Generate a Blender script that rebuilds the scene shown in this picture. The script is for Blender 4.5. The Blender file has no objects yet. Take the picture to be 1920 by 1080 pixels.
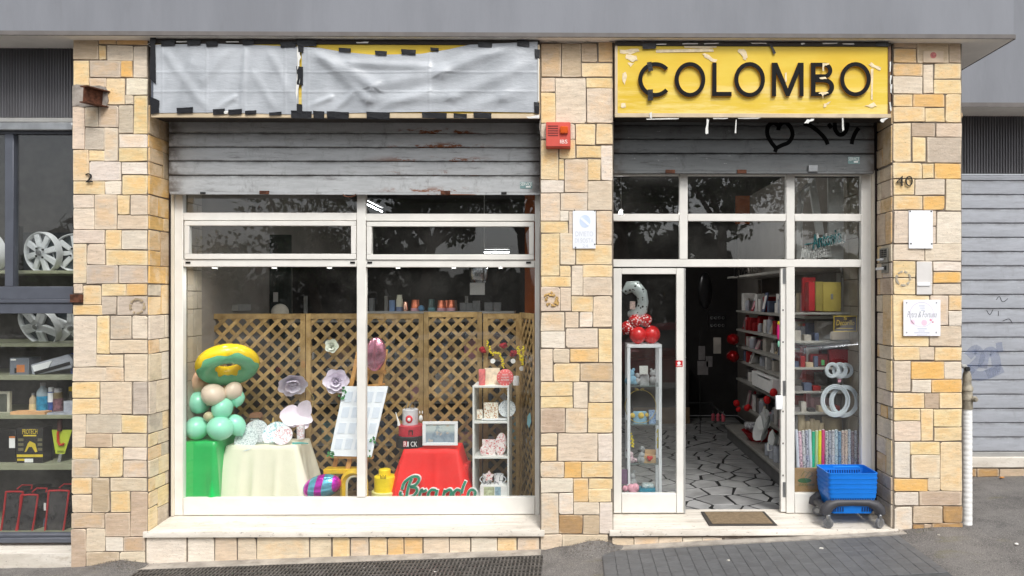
import bpy, bmesh, math, random
from mathutils import Vector, Matrix, Euler
random.seed(7)
SC = bpy.context.scene
COL = SC.collection
R = math.radians

# ------------------------------------------------------------------ camera
F, PPX, PPY, YAW = 1356.0, 1089.2, 555.0, 0.0105
CAM = Vector((0, -6, 1.9))
cd = bpy.data.cameras.new('camera'); cam = bpy.data.objects.new('camera', cd); COL.objects.link(cam)
cam.location = CAM; cam.rotation_euler = (R(90), 0, -YAW)
cd.sensor_width = 36; cd.lens = 36 * F / 1920
cd.shift_x = -(PPX - 960) / 1920; cd.shift_y = (PPY - 540) / 1920
cd.clip_end = 600; cd.clip_start = 0.05
SC.camera = cam

# ------------------------------------------------------------------ light
SUN_EL, SUN_AZ = 52, -22       # degrees; overcast, brighter part of the sky behind the camera
W = bpy.data.worlds.new('World'); SC.world = W; W.use_nodes = True
nt = W.node_tree; bg = nt.nodes['Background']; bg.inputs['Strength'].default_value = 0.145
sky = nt.nodes.new('ShaderNodeTexSky'); sky.sky_type = 'NISHITA'; sky.sun_disc = False
sky.sun_elevation = R(SUN_EL); sky.sun_rotation = R(180 + SUN_AZ)
sky.air_density = 1.0; sky.dust_density = 4.0; sky.ozone_density = 1.0
hs = nt.nodes.new('ShaderNodeHueSaturation'); hs.inputs['Saturation'].default_value = 0.2
nt.links.new(sky.outputs[0], hs.inputs['Color']); nt.links.new(hs.outputs[0], bg.inputs[0])
sd = bpy.data.lights.new('sun', 'SUN'); sd.energy = 1.5; sd.angle = R(16); sd.color = (1, .97, .92)
sun = bpy.data.objects.new('sun', sd); COL.objects.link(sun)
a = R(180 + SUN_AZ)
dirv = Vector((math.sin(a) * math.cos(R(SUN_EL)), math.cos(a) * math.cos(R(SUN_EL)), math.sin(R(SUN_EL))))
sun.rotation_euler = dirv.to_track_quat('Z', 'Y').to_euler()
SC.view_settings.view_transform = 'Standard'; SC.view_settings.look = 'None'
SC.view_settings.gamma = 1; SC.view_settings.use_curve_mapping = False
SC.view_settings.exposure = 0.45

# ------------------------------------------------------------------ where a pixel of the photograph lies on the plane y = Y
_f = Vector((math.sin(YAW), math.cos(YAW), 0)); _r = Vector((math.cos(YAW), -math.sin(YAW), 0)); _u = Vector((0, 0, 1))
def P(px, py, Y):
    d = _f + _r * ((px - PPX) / F) + _u * ((PPY - py) / F)
    return CAM + d * ((Y + 6) / d.y)
def X(px, Y=0): return P(px, 555, Y).x
def Z(py, Y=0, px=1000): return P(px, py, Y).z

# ------------------------------------------------------------------ materials
def S(r, g, b, k=1.0):
    def l(c):
        c /= 255.0
        return (c / 12.92 if c <= .04045 else ((c + .055) / 1.055) ** 2.4) * k
    return (l(r), l(g), l(b), 1)
MATS = {}
class N:                                    # short hand for node trees
    def __init__(s, name):
        s.m = bpy.data.materials.new(name); s.m.use_nodes = True
        s.t = s.m.node_tree; s.b = s.t.nodes['Principled BSDF']
        s.co = s.n('ShaderNodeTexCoord'); s.oi = s.n('ShaderNodeObjectInfo')
        mu = s.n('ShaderNodeMath', operation='MULTIPLY'); mu.inputs[1].default_value = 37.0
        s.l(s.oi.outputs['Random'], mu.inputs[0])
        va = s.n('ShaderNodeVectorMath', operation='ADD'); s.l(s.co.outputs['Object'], va.inputs[0]); s.l(mu.outputs[0], va.inputs[1])
        s.vec = va.outputs[0]
    def n(s, typ, **kw):
        x = s.t.nodes.new(typ)
        for k, v in kw.items(): setattr(x, k, v)
        return x
    def l(s, a, b): s.t.links.new(a, b)
    def noise(s, scale, stretch=(1, 1, 1), detail=4, rough=.55, vec=None):
        mp = s.n('ShaderNodeMapping'); mp.inputs['Scale'].default_value = stretch
        s.l(vec or s.vec, mp.inputs[0])
        x = s.n('ShaderNodeTexNoise'); x.inputs['Scale'].default_value = scale
        x.inputs['Detail'].default_value = detail; x.inputs['Roughness'].default_value = rough
        s.l(mp.outputs[0], x.inputs['Vector']); return x.outputs['Fac']
    def ramp(s, fac, a, b, va=0.0, vb=1.0):
        x = s.n('ShaderNodeMapRange'); x.interpolation_type = 'SMOOTHSTEP'
        s.l(fac, x.inputs[0])
        for i, v in enumerate((a, b, va, vb)): x.inputs[i + 1].default_value = v
        return x.outputs[0]
    def mix(s, fac, a, b, blend='MIX'):
        x = s.n('ShaderNodeMix', data_type='RGBA', blend_type=blend)
        for sock, v in ((x.inputs['Factor'], fac), (x.inputs['A'], a), (x.inputs['B'], b)):
            if hasattr(v, 'is_output') or hasattr(v, 'links'): s.l(v, sock)
            else: sock.default_value = v
        return x.outputs['Result']
    def math(s, op, a, b):
        x = s.n('ShaderNodeMath', operation=op)
        for i, v in enumerate((a, b)):
            if hasattr(v, 'links'): s.l(v, x.inputs[i])
            else: x.inputs[i].default_value = v
        return x.outputs[0]
    def color(s, c): 
        if hasattr(c, 'links'): s.l(c, s.b.inputs['Base Color'])
        else: s.b.inputs['Base Color'].default_value = c
    def bump(s, h, strength, dist=.01):
        x = s.n('ShaderNodeBump'); x.inputs['Strength'].default_value = strength; x.inputs['Distance'].default_value = dist
        s.l(h, x.inputs['Height']); s.l(x.outputs[0], s.b.inputs['Normal'])
    def pr(s, rough=.6, metal=0.0, spec=.5, **kw):
        s.b.inputs['Roughness'].default_value = rough; s.b.inputs['Metallic'].default_value = metal
        s.b.inputs['Specular IOR Level'].default_value = spec
        for k, v in kw.items(): s.b.inputs[k].default_value = v
def M(name, c=None, rough=.55, metal=0.0, var=.12, scale=9, bump=.0, bscale=90, spec=.4, stretch=(1, 1, 1), dirt=0.0, **kw):
    if name in MATS: return MATS[name]
    s = N(name); s.pr(rough, metal, spec, **kw)
    f = s.noise(scale, stretch)
    dark = tuple(x * (1 - var) for x in c[:3]) + (1,); lite = tuple(min(1, x * (1 + var * .6)) for x in c[:3]) + (1,)
    col = s.mix(s.ramp(f, .32, .68), dark, lite)
    if dirt:
        d = s.ramp(s.noise(scale * 2.7, stretch, 6, .7), .52, .75, 0, dirt)
        col = s.mix(d, col, S(70, 62, 54))
    s.color(col)
    if bump: s.bump(s.noise(bscale, stretch, 5, .6), bump)
    MATS[name] = s.m
    return s.m
def keep(s): MATS[s.m.name] = s.m; return s.m

def mk_stone():
    s = N('sandstone'); s.pr(.85, 0, .25)
    g = s.n('ShaderNodeSeparateXYZ'); s.l(s.co.outputs['Generated'], g.inputs[0])
    def edge(sock):
        a = s.math('SUBTRACT', sock, .5); a = s.math('ABSOLUTE', a, 0); return s.ramp(a, .28, .5, 1, 0)
    e = s.math('MULTIPLY', edge(g.outputs['X']), edge(g.outputs['Z']))
    blot = s.ramp(s.noise(5.5, (1, 1, 1.6), 6, .65), .36, .60)
    streak = s.noise(9, (1, 1, 5), 6, .7); fine = s.noise(20, (.6, 1, 7), 7, .75)
    k = s.math('MULTIPLY', s.math('MULTIPLY', blot, s.ramp(e, 0, 1, .25, 1)), s.oi.outputs['Alpha'])
    base = s.mix(s.ramp(streak, .3, .7), (.84, .83, .82, 1), (1.08, 1.08, 1.08, 1))
    base = s.mix(1.0, s.oi.outputs['Color'], base, 'MULTIPLY')
    col = s.mix(s.math('MINIMUM', s.math('MULTIPLY', k, .66), .85), base, S(236, 184, 104))
    col = s.mix(s.ramp(fine, .5, .72, 0, .35), col, S(176, 146, 116))
    col = s.mix(s.ramp(fine, .46, .3, 0, .3), col, S(244, 236, 222))
    vein = s.ramp(s.noise(3.2, (1.5, 1, 3), 8, .75), .62, .72, 0, .28)
    col = s.mix(vein, col, S(150, 118, 88))
    rim = s.math('MULTIPLY', s.ramp(e, 0, .25, .35, 0), s.ramp(s.noise(7), .4, .6))
    col = s.mix(rim, col, S(242, 228, 205))
    pits = s.ramp(s.noise(48, (1, 1, 1.6), 4, .75), .58, .70, 0, .45)
    s.color(s.mix(pits, col, S(110, 92, 74)))
    h = s.math('ADD', s.math('MULTIPLY', s.noise(7, (1, 1, 2.5), 7, .7), 2.0), s.noise(70, (1, 1, 2), 4, .7))
    s.bump(h, .5, .006)
    return keep(s)
STONE = mk_stone()
STONE_COL = {'w': (238, 226, 208, .06), 'c': (232, 216, 194, .07), 'g': (206, 192, 174, .04), 'p': (228, 209, 184, .12),
             'b': (204, 182, 156, .08), 'y': (240, 216, 172, .62), 'o': (232, 198, 150, .7), 'O': (236, 192, 124, 1.05),
             'd': (200, 172, 134, .5), 'n': (172, 140, 104, .45)}
MORTAR = M('mortar', S(126, 116, 105), .9, var=.25, scale=14, bump=.5)

def mk_galv(name, base, rust, streakc, streak=.5):
    s = N(name); s.pr(.6, .25, .4)
    f = s.noise(8, (.45, 1, 2.6), 7, .7); col = s.mix(s.ramp(f, .3, .7), tuple(x * .82 for x in base[:3]) + (1,), base)
    st = s.math('MAXIMUM', s.ramp(s.noise(13, (.22, 1, 2.2), 9, .8), .52, .70, 0, streak), s.ramp(s.noise(5, (1.2, 1, .5), 8, .8), .52, .72, 0, streak * .8)); col = s.mix(st, col, streakc)
    sc = s.ramp(s.noise(26, (.5, 1, 1.4), 6, .8), .63, .7, 0, .55); col = s.mix(sc, col, S(222, 224, 224))
    g = s.n('ShaderNodeSeparateXYZ'); s.l(s.co.outputs['Generated'], g.inputs[0])
    ed = s.math('MAXIMUM', s.ramp(g.outputs['Z'], .70, 1), s.ramp(g.outputs['Z'], .16, 0))
    ed = s.math('MULTIPLY', s.math('MULTIPLY', ed, s.ramp(s.noise(7, (.5, 1, 1), 8, .8), .38, .62)), .75); col = s.mix(ed, col, streakc)
    en = s.math('MAXIMUM', s.ramp(g.outputs['X'], .06, 0), s.ramp(g.outputs['X'], .95, 1)); col = s.mix(s.math('MULTIPLY', en, s.ramp(s.noise(9), .3, .6, 0, .8)), col, S(70, 58, 50))
    ru = s.math('MULTIPLY', s.ramp(s.noise(7, (.5, 1, 1.6), 8, .8), .50, .56), rust)
    ru = s.math('MULTIPLY', ru, s.ramp(g.outputs['X'], .5, .68)); ru = s.math('MULTIPLY', ru, s.ramp(g.outputs['X'], .9, .78))
    ru = s.math('MULTIPLY', ru, s.ramp(g.outputs['Z'], .5, .1))
    col = s.mix(ru, col, S(126, 72, 34)); s.color(col)
    s.bump(s.noise(40, (.3, 1, 2), 4), .15)
    return keep(s)
GALV = mk_galv('weathered_shutter_steel', S(188, 191, 193), 1.0, S(84, 80, 76), .7)
GALV_D = mk_galv('grimy_shutter_steel', S(112, 115, 116), .15, S(44, 43, 42), .8)
GALV_B = mk_galv('pale_shutter_steel', S(178, 182, 190), .1, S(108, 106, 108), .35)

def mk_glass():
    s = N('window_glass'); t = s.t
    out = t.nodes['Material Output']
    tr = s.n('ShaderNodeBsdfTransparent'); tr.inputs[0].default_value = (.97, .98, .975, 1)
    gl = s.n('ShaderNodeBsdfGlossy'); gl.inputs['Roughness'].default_value = .006; gl.inputs[0].default_value = (.95, .97, 1, 1)
    ge = s.n('ShaderNodeNewGeometry'); dp = s.n('ShaderNodeVectorMath', operation='DOT_PRODUCT')
    s.l(ge.outputs['Normal'], dp.inputs[0]); s.l(ge.outputs['Incoming'], dp.inputs[1])
    c1 = s.math('SUBTRACT', 1.0, s.math('ABSOLUTE', dp.outputs['Value'], 0))
    k = s.math('ADD', s.math('MULTIPLY', s.math('POWER', c1, 5), .95), .05)      # both faces of the pane
    mx = s.n('ShaderNodeMixShader'); s.l(k, mx.inputs[0]); s.l(tr.outputs[0], mx.inputs[1]); s.l(gl.outputs[0], mx.inputs[2])
    # a film of dust on the pane
    df = s.n('ShaderNodeBsdfDiffuse'); df.inputs[0].default_value = S(190, 188, 182)
    m2 = s.n('ShaderNodeMixShader'); s.l(s.ramp(s.noise(2.2, (1, 1, .7), 6, .7), .35, .8, .003, .03), m2.inputs[0])
    s.l(mx.outputs[0], m2.inputs[1]); s.l(df.outputs[0], m2.inputs[2]); s.l(m2.outputs[0], out.inputs[0])
    return keep(s)
GLASS = mk_glass()

ALU = M('white_painted_aluminium', S(228, 226, 220), .35, var=.05, scale=5, dirt=.05, spec=.5)
ALU_W = M('yellowed_frame_paint', S(222, 214, 198), .45, var=.08, scale=6, dirt=.12, stretch=(1, 1, .4))
DGREY = M('dark_grey_aluminium', S(92, 96, 106), .4, .2, var=.08)
BLACK = M('black_plastic', S(26, 26, 28), .4, var=.2)
TAPE = M('black_tape', S(20, 21, 26), .35, var=.3, scale=25, bump=.3, bscale=60)
RUST = M('rusty_iron', S(98, 62, 46), .85, .2, var=.45, scale=25, bump=.6)
WHITE = M('white_plastic', S(236, 238, 240), .35, var=.03)
PAPER = M('white_paper', S(240, 240, 238), .8, var=.04)
STEEL = M('brushed_steel', S(170, 172, 174), .3, .9, var=.15)
GREYMET = M('grey_painted_steel', S(160, 160, 158), .45, .1, var=.08)
BRASSY = M('old_brass', S(160, 152, 136), .5, .3, var=.3, scale=20, bump=.3)
BLACKIRON = M('black_iron', S(44, 44, 44), .55, .3, var=.3)

def mk_marble():
    s = N('worn_marble'); s.pr(.55, 0, .4)
    c = s.mix(s.ramp(s.noise(5, (.25, 3, 1), 7, .7), .3, .7), S(198, 190, 178), S(230, 224, 214))
    c = s.mix(s.ramp(s.noise(16, (.4, 1.5, 1), 8, .75), .52, .7, 0, .6), c, S(168, 154, 136))
    c = s.mix(s.ramp(s.noise(40, (.6, 1, 1), 6, .8), .60, .65, 0, .75), c, S(96, 90, 84))
    s.color(c); s.bump(s.noise(30, (.5, 1, 1), 5), .25); return keep(s)
MARBLE = mk_marble()
def mk_asphalt():
    s = N('asphalt'); s.pr(.9, 0, .3)
    c = s.mix(s.ramp(s.noise(2.2, (1, 1, 1), 6, .7), .3, .7), S(86, 84, 83), S(122, 119, 116))
    c = s.mix(s.ramp(s.noise(160, (1, 1, 1), 3, .7), .5, .68, 0, .75), c, S(178, 172, 166))
    c = s.mix(s.ramp(s.noise(110, (1, 1, 1), 3, .7), .52, .66, 0, .7), c, S(52, 50, 49))
    c = s.mix(s.ramp(s.noise(3.1, (1, 2, 1), 5, .6), .58, .72, 0, .45), c, S(112, 108, 84))
    s.color(c); s.bump(s.noise(130, (1, 1, 1), 4, .7), .9, .006); return keep(s)
ASPHALT = mk_asphalt()
CEMENT = M('cement', S(168, 161, 152), .9, var=.25, scale=7, bump=.6, bscale=70, dirt=.4)
RENDER = M('blue_grey_render', S(132, 135, 142), .8, var=.10, scale=1.6, bump=.2, bscale=14, dirt=.10, stretch=(1.4, 1, .35))
SOFFIT = M('white_soffit_paint', S(247, 243, 236), .8, var=.06, scale=4)

# ------------------------------------------------------------------ mesh building
class MB:
    def __init__(s): s.bm = bmesh.new()
    def box(s, x0, x1, y0, y1, z0, z1, bev=0, mat=None):
        vs = [s.bm.verts.new((x, y, z)) for x in (x0, x1) for y in (y0, y1) for z in (z0, z1)]
        fs = [s.bm.faces.new([vs[i] for i in q]) for q in ((0, 1, 3, 2), (4, 6, 7, 5), (0, 4, 5, 1), (2, 3, 7, 6), (0, 2, 6, 4), (1, 5, 7, 3))]
        if mat is not None: bmesh.ops.transform(s.bm, matrix=mat, verts=vs)
        if bev:
            es = list({e for f in fs for e in f.edges})
            bmesh.ops.bevel(s.bm, geom=es, offset=bev, segments=1, affect='EDGES')
        return s
    def hull(s, a, b):                                   # loops of equal length joined by sides and closed by ends
        va = [s.bm.verts.new(p) for p in a]; vb = [s.bm.verts.new(p) for p in b]; n = len(a)
        for i in range(n): s.bm.faces.new((va[i], va[(i + 1) % n], vb[(i + 1) % n], vb[i]))
        s.bm.faces.new(va[::-1]); s.bm.faces.new(vb); return s
    def prism(s, pts, y0, y1):                           # outline in x, z pushed along y
        return s.hull([(x, y0, z) for x, z in pts], [(x, y1, z) for x, z in pts])
    def loops(s, rings, close=True, caps=True):
        vr = [[s.bm.verts.new(p) for p in r] for r in rings]; n = len(rings[0])
        for a, b in zip(vr, vr[1:]):
            for i in range(n if close else n - 1): s.bm.faces.new((a[i], a[(i + 1) % n], b[(i + 1) % n], b[i]))
        if caps and close: s.bm.faces.new(vr[0][::-1]); s.bm.faces.new(vr[-1])
        return s
    def tube(s, pts, r, n=8, closed=False, flat=1.0):
        pts = [Vector(p) for p in pts]; rings = []; m = len(pts)
        prev = None
        for i, p in enumerate(pts):
            a = pts[(i - 1) % m] if (closed or i) else p; b = pts[(i + 1) % m] if (closed or i < m - 1) else p
            t = (b - a).normalized()
            if prev is None:
                u = t.cross(Vector((0, 1, 0)));  u = u if u.length > .1 else t.cross(Vector((1, 0, 0)))
            else: u = prev - t * prev.dot(t)
            u.normalize(); v = t.cross(u); prev = u
            rr = r[i] if isinstance(r, (list, tuple)) else r
            rings.append([p + (u * math.cos(k * 2 * math.pi / n) + v * math.sin(k * 2 * math.pi / n) * flat) * rr for k in range(n)])
        if closed: rings.append(rings[0])
        vr = [[s.bm.verts.new(p) for p in q] for q in (rings[:-1] if closed else rings)]
        if closed: vr.append(vr[0])
        for a, b in zip(vr, vr[1:]):
            for i in range(n): s.bm.faces.new((a[i], a[(i + 1) % n], b[(i + 1) % n], b[i]))
        if not closed: s.bm.faces.new(vr[0][::-1]); s.bm.faces.new(vr[-1])
        return s
    def lathe(s, c, prof, n=24, axis='Z', mat=None):     # profile of (radius, height)
        c = Vector(c); rings = []
        for r, h in prof:
            ring = []
            for k in range(n):
                q = 2 * math.pi * k / n
                v = Vector((math.cos(q) * r, math.sin(q) * r, h))
                if axis == 'Y': v = Vector((v.x, -v.z, v.y))
                if mat is not None: v = mat @ v
                ring.append(c + v)
            rings.append(ring)
        return s.loops(rings)
    def ell(s, c, rx, ry, rz, rot=None, n=16):
        mt = Matrix.Translation(Vector(c)) @ (rot.to_4x4() if rot is not None else Matrix()) @ Matrix.Diagonal((rx, ry, rz, 1))
        bmesh.ops.create_uvsphere(s.bm, u_segments=n, v_segments=max(6, n * 2 // 3), radius=1, matrix=mt); return s
    def quad(s, *p): s.bm.faces.new([s.bm.verts.new(q) for q in p]); return s
    def grid(s, f, nu, nv):                              # f(u, v) -> point
        vs = [[s.bm.verts.new(f(i / nu, j / nv)) for i in range(nu + 1)] for j in range(nv + 1)]
        for j in range(nv):
            for i in range(nu): s.bm.faces.new((vs[j][i], vs[j][i + 1], vs[j + 1][i + 1], vs[j + 1][i]))
        return s
def build(name, mb, mat, parent=None, smooth=40, origin=None):
    bm = mb.bm
    bmesh.ops.recalc_face_normals(bm, faces=bm.faces)
    xs = [v.co for v in bm.verts]
    lo = Vector([min(v[i] for v in xs) for i in range(3)]); hi = Vector([max(v[i] for v in xs) for i in range(3)])
    o0 = Vector(origin) if origin else Vector(((lo.x + hi.x) / 2, (lo.y + hi.y) / 2, lo.z))
    bmesh.ops.translate(bm, verts=bm.verts, vec=-o0)
    me = bpy.data.meshes.new(name); bm.to_mesh(me); bm.free()
    if smooth:
        me.polygons.foreach_set('use_smooth', [True] * len(me.polygons)); me.set_sharp_from_angle(angle=R(smooth))
    me.materials.append(mat)
    o = bpy.data.objects.new(name, me); COL.objects.link(o)
    if parent is not None:
        o.parent = parent; w = Vector((0, 0, 0)); q = parent
        while q is not None: w += q.location; q = q.parent
        o.location = o0 - w
    else: o.location = o0
    return o
def tag(o, label=None, cat=None, group=None, kind=None):
    if label: o['label'] = label
    if cat: o['category'] = cat
    if group: o['group'] = group
    if kind: o['kind'] = kind
    return o
def thing(name, label, cat, loc, group=None):
    o = bpy.data.objects.new(name, None); o.empty_display_size = .05; COL.objects.link(o); o.location = loc
    return tag(o, label, cat, group)
def solo(name, mb, mat, label, cat, group=None, **k): return tag(build(name, mb, mat, **k), label, cat, group)
def struct(name, mb, mat, **k): return tag(build(name, mb, mat, **k), kind='structure')
def copy_tree(o, delta, parent=None):
    c = o.copy(); COL.objects.link(c)
    if parent is not None: c.parent = parent
    else: c.location = o.location + Vector(delta)
    for ch in o.children: copy_tree(ch, delta, c)
    return c
def pbox(px0, py0, px1, py1, Y, depth, bev=0, mb=None):   # a box whose front face fills a rectangle of the photograph at distance Y
    a = P(px0, py1, Y); b = P(px1, py0, Y)
    return (mb or MB()).box(a.x, b.x, Y, Y + depth, a.z, b.z, bev)
def rect(px0, py0, px1, py1, Y):
    a = P(px0, py1, Y); b = P(px1, py0, Y); return a.x, b.x, a.z, b.z
def lettering(name, s, mat, px0, py0, px1, py1, Y, parent=None, ext=.002, shear=0.0, bold=0.0, rot=None):
    cu = bpy.data.curves.new(name, 'FONT'); cu.body = s; cu.extrude = .1; cu.shear = shear; cu.offset = bold; cu.resolution_u = 3
    t = bpy.data.objects.new(name, cu); COL.objects.link(t)
    dg = bpy.context.evaluated_depsgraph_get(); me = bpy.data.meshes.new_from_object(t.evaluated_get(dg))
    bpy.data.objects.remove(t); bpy.data.curves.remove(cu)
    vs = [v.co.copy() for v in me.vertices]
    x0 = min(v.x for v in vs); x1 = max(v.x for v in vs); y0 = min(v.y for v in vs); y1 = max(v.y for v in vs)
    a, b, c, d = rect(px0, py0, px1, py1, Y)
    for v in me.vertices:
        q = v.co.copy()
        x = (q.x - x0) / (x1 - x0) * (b - a) - (b - a) / 2; z = (q.y - y0) / (y1 - y0) * (d - c)
        v.co = (x, -ext if q.z > 0 else 0, z)
    me.materials.clear(); me.materials.append(mat)
    o = bpy.data.objects.new(name, me); COL.objects.link(o)
    loc = Vector(((a + b) / 2, Y, c))
    if rot: o.rotation_euler = rot
    if parent is not None:
        o.parent = parent; w = Vector((0, 0, 0)); q = parent
        while q is not None: w += q.location; q = q.parent
        loc -= w
    o.location = loc
    return o
# ================================================================== THE STREET
def gz(x):                                               # the street climbs along the front
    k = [(-60, -.9), (-4.2, -.336), (0, -.2), (3.2, -.035), (6, .05), (60, .5)]
    for (a, za), (b, zb) in zip(k, k[1:]):
        if x <= b: return za + (zb - za) * (x - a) / (b - a)
    return .5
xs = [-60, -20, -8] + [-6 + .12 * i for i in range(110)] + [9, 20, 60]
ys = [-80, -30, -10, -5, -2] + [-1 + .05 * i for i in range(60)] + [2.1, 2.6, 12]
rn = random.Random(3)
mb = MB()
def gpt(x, y):
    z = gz(x)
    if -6 < x < 7 and -1.1 < y < 2:
        for cx, cy, w, h in ((-3.72, -.05, .2, .05), (.17, -.03, .17, .075), (-.1, -.05, .12, .03), (2.95, -.02, .3, .02)):
            z += h * math.exp(-((x - cx) ** 2 + ((y - cy) * 1.3) ** 2) / w ** 2)
        z += rn.uniform(-.003, .003)
    return (x, y, z)
vs = [[mb.bm.verts.new(gpt(x, y)) for x in xs] for y in ys]
for j in range(len(ys) - 1):
    for i in range(len(xs) - 1): mb.bm.faces.new((vs[j][i], vs[j][i + 1], vs[j + 1][i + 1], vs[j + 1][i]))
struct('ground', mb, ASPHALT, origin=(0, 0, 0))
def strip(name, x0, x1, y0, y1, mat, dz, n=20, thick=.03):
    mb = MB()
    top = [(x0 + (x1 - x0) * i / n) for i in range(n + 1)]
    a = [mb.bm.verts.new((x, y0, gz(x) + dz + rn.uniform(-.001, .001))) for x in top]; b = [mb.bm.verts.new((x, y1, gz(x) + dz + rn.uniform(-.001, .001))) for x in top]
    c = [mb.bm.verts.new((x, y0, gz(x) + dz - thick)) for x in top]
    for i in range(n):
        mb.bm.faces.new((a[i], a[i + 1], b[i + 1], b[i])); mb.bm.faces.new((c[i], c[i + 1], a[i + 1], a[i]))
    return struct(name, mb, mat)
strip('cement_strip', X(272), X(1015), -.15, .02, CEMENT, .012)
strip('cement_strip', X(1146), X(1690), -.11, .02, CEMENT, .014)
# loose grit heaped against the pillar feet
mb = MB(); rn = random.Random(11)
for cx, cy, sx, sy, n in ((-3.75, -.08, .26, .09, 420), (.17, -.09, .26, .08, 520), (2.75, -.06, .5, .05, 260), (1.2, -.03, 1.2, .03, 150)):
    for i in range(n):
        x = rn.gauss(cx, sx * .55); y = min(-.012, rn.gauss(cy, sy * .6)); r = rn.uniform(.002, .0065)
        bump = sum(h * math.exp(-((x - bx) ** 2 + ((y - by) * 1.3) ** 2) / w ** 2) for bx, by, w, h in ((-3.72, -.05, .2, .05), (.17, -.03, .17, .075), (-.1, -.05, .12, .03), (2.95, -.02, .3, .02)))
        z = gz(x) + bump + r * .3
        p = [Vector((x + rn.uniform(-r, r), y + rn.uniform(-r, r), z + rn.uniform(0, r))) for _ in range(3)] + [Vector((x, y, z + r * 1.4)), ]
        q = [mb.bm.verts.new(v) for v in p]
        for f in ((0, 1, 2), (0, 1, 3), (1, 2, 3), (0, 2, 3)): mb.bm.faces.new([q[k] for k in f])
tag(build('gravel', mb, M('grit', S(120, 110, 100), .95, var=.6, scale=40)), kind='stuff')
# iron grating over the light well
gx0, gx1, gy0, gy1 = X(235, -.35), X(1018, -.2), -.62, -.165
pit = MB()
n = 30
for i in range(n):
    xa = gx0 + (gx1 - gx0) * i / n; xb = gx0 + (gx1 - gx0) * (i + 1) / n
    pit.quad((xa, gy0, gz(xa) + .004), (xb, gy0, gz(xb) + .004), (xb, gy1, gz(xb) + .004), (xa, gy1, gz(xa) + .004))
gr = thing('drain_grating', 'long dark iron grating over a light well below the shop window', 'grating', (gx0, gy1, gz(gx0)))
build('pit_bed', pit, M('pit_dirt', S(54, 52, 50), .95, var=.4, scale=20), gr)
bars = MB(); nb = int((gx1 - gx0) / .031)
for i in range(nb):
    x = gx0 + .01 + i * .031
    bars.box(x, x + .011, gy0, gy1, gz(x) + .006, gz(x) + .021)
o = build('grating_bar', bars, M('worn_grating_iron', S(112, 108, 104), .5, .4, var=.35, scale=12), gr, smooth=0); o['kind'] = 'stuff'
for k in range(7):
    y = gy1 - .02 - k * .07; cb = MB()
    cb.hull([(gx0, y, gz(gx0) + .008), (gx0, y + .006, gz(gx0) + .008), (gx0, y + .006, gz(gx0) + .024), (gx0, y, gz(gx0) + .024)],
            [(gx1, y, gz(gx1) + .008), (gx1, y + .006, gz(gx1) + .008), (gx1, y + .006, gz(gx1) + .024), (gx1, y, gz(gx1) + .024)])
    build('cross_bar', cb, MATS['worn_grating_iron'], gr, smooth=0)
# dark glazed paving in front of the door
tx0, tx1 = X(1128, -.15), X(1692, -.2)
pv = strip('pavement', tx0, tx1, -1.0, -.125, M('paving_joint', S(82, 83, 84), .9, var=.2, scale=20), .006, 24)
slate = M('dark_paving_tile', S(96, 97, 99), .6, var=.14, scale=7, bump=.35, bscale=40, dirt=.25)
tw, td = .098, .098; j = 0; rn = random.Random(5)
y = -.13
while y - td > -1.0:
    x = tx0 + .004
    while x < tx1 - .02:
        tw = min(.098, tx1 - x)
        z = gz(x + tw / 2) + .0075 + rn.uniform(0, .0015); s = (gz(x + tw) - gz(x)) / 2
        t = MB(); e = .001
        t.hull([(x, y - td + e, z - s), (x + tw - e, y - td + e, z + s), (x + tw - e, y, z + s), (x, y, z - s)],
               [(x + .002, y - td + e + .002, z - s + .004), (x + tw - e - .002, y - td + e + .002, z + s + .004), (x + tw - e - .002, y - .002, z + s + .004), (x + .002, y - .002, z - s + .004)])
        build('paving_tile', t, slate, pv, smooth=0); x += tw
    y -= td

rnd = random.Random(44)
for px, py, r_, lab, c in ((683, 1067, .012, 'white paper scrap on the iron grating', (236, 234, 228)), (816, 1074, .014, 'larger white paper scrap on the iron grating', (240, 238, 232)), (1366, 1052, .008, 'tiny pale scrap on the dark paving', (214, 210, 200)), (1541, 1029, .012, 'white paper scrap on the asphalt past the paving', (232, 228, 220)), (1906, 1021, .014, 'white scrap on the asphalt below the closed shutter', (226, 222, 216)), (1878, 896, .022, 'orange leaf fallen below the closed shutter sill', (206, 140, 72)), (1760, 1004, .010, 'pale pebble beside the foot of the white pipe', (190, 184, 174))):
    d = _f + _r * ((px - PPX) / F) + _u * ((PPY - py) / F)
    p = CAM.copy(); 
    for it in range(400):
        p = CAM + d * (4.5 + it * .01)
        if p.z < gz(p.x) + .012: break
    mb = MB(); pts = [(p.x + math.cos(k * 1.05) * r_ * rnd.uniform(.6, 1.3) * 1.4, p.y + math.sin(k * 1.05) * r_ * rnd.uniform(.6, 1.3)) for k in range(6)]
    mb.hull([(x, y, p.z + .002) for x, y in pts], [(x, y, p.z + .006 + rnd.uniform(0, .005)) for x, y in pts])
    solo('leaf' if 'leaf' in lab else 'pebble' if 'pebble' in lab else 'paper_scrap', mb, M('litter_%d' % px, S(*c), .8), lab, 'litter', smooth=0)
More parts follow.
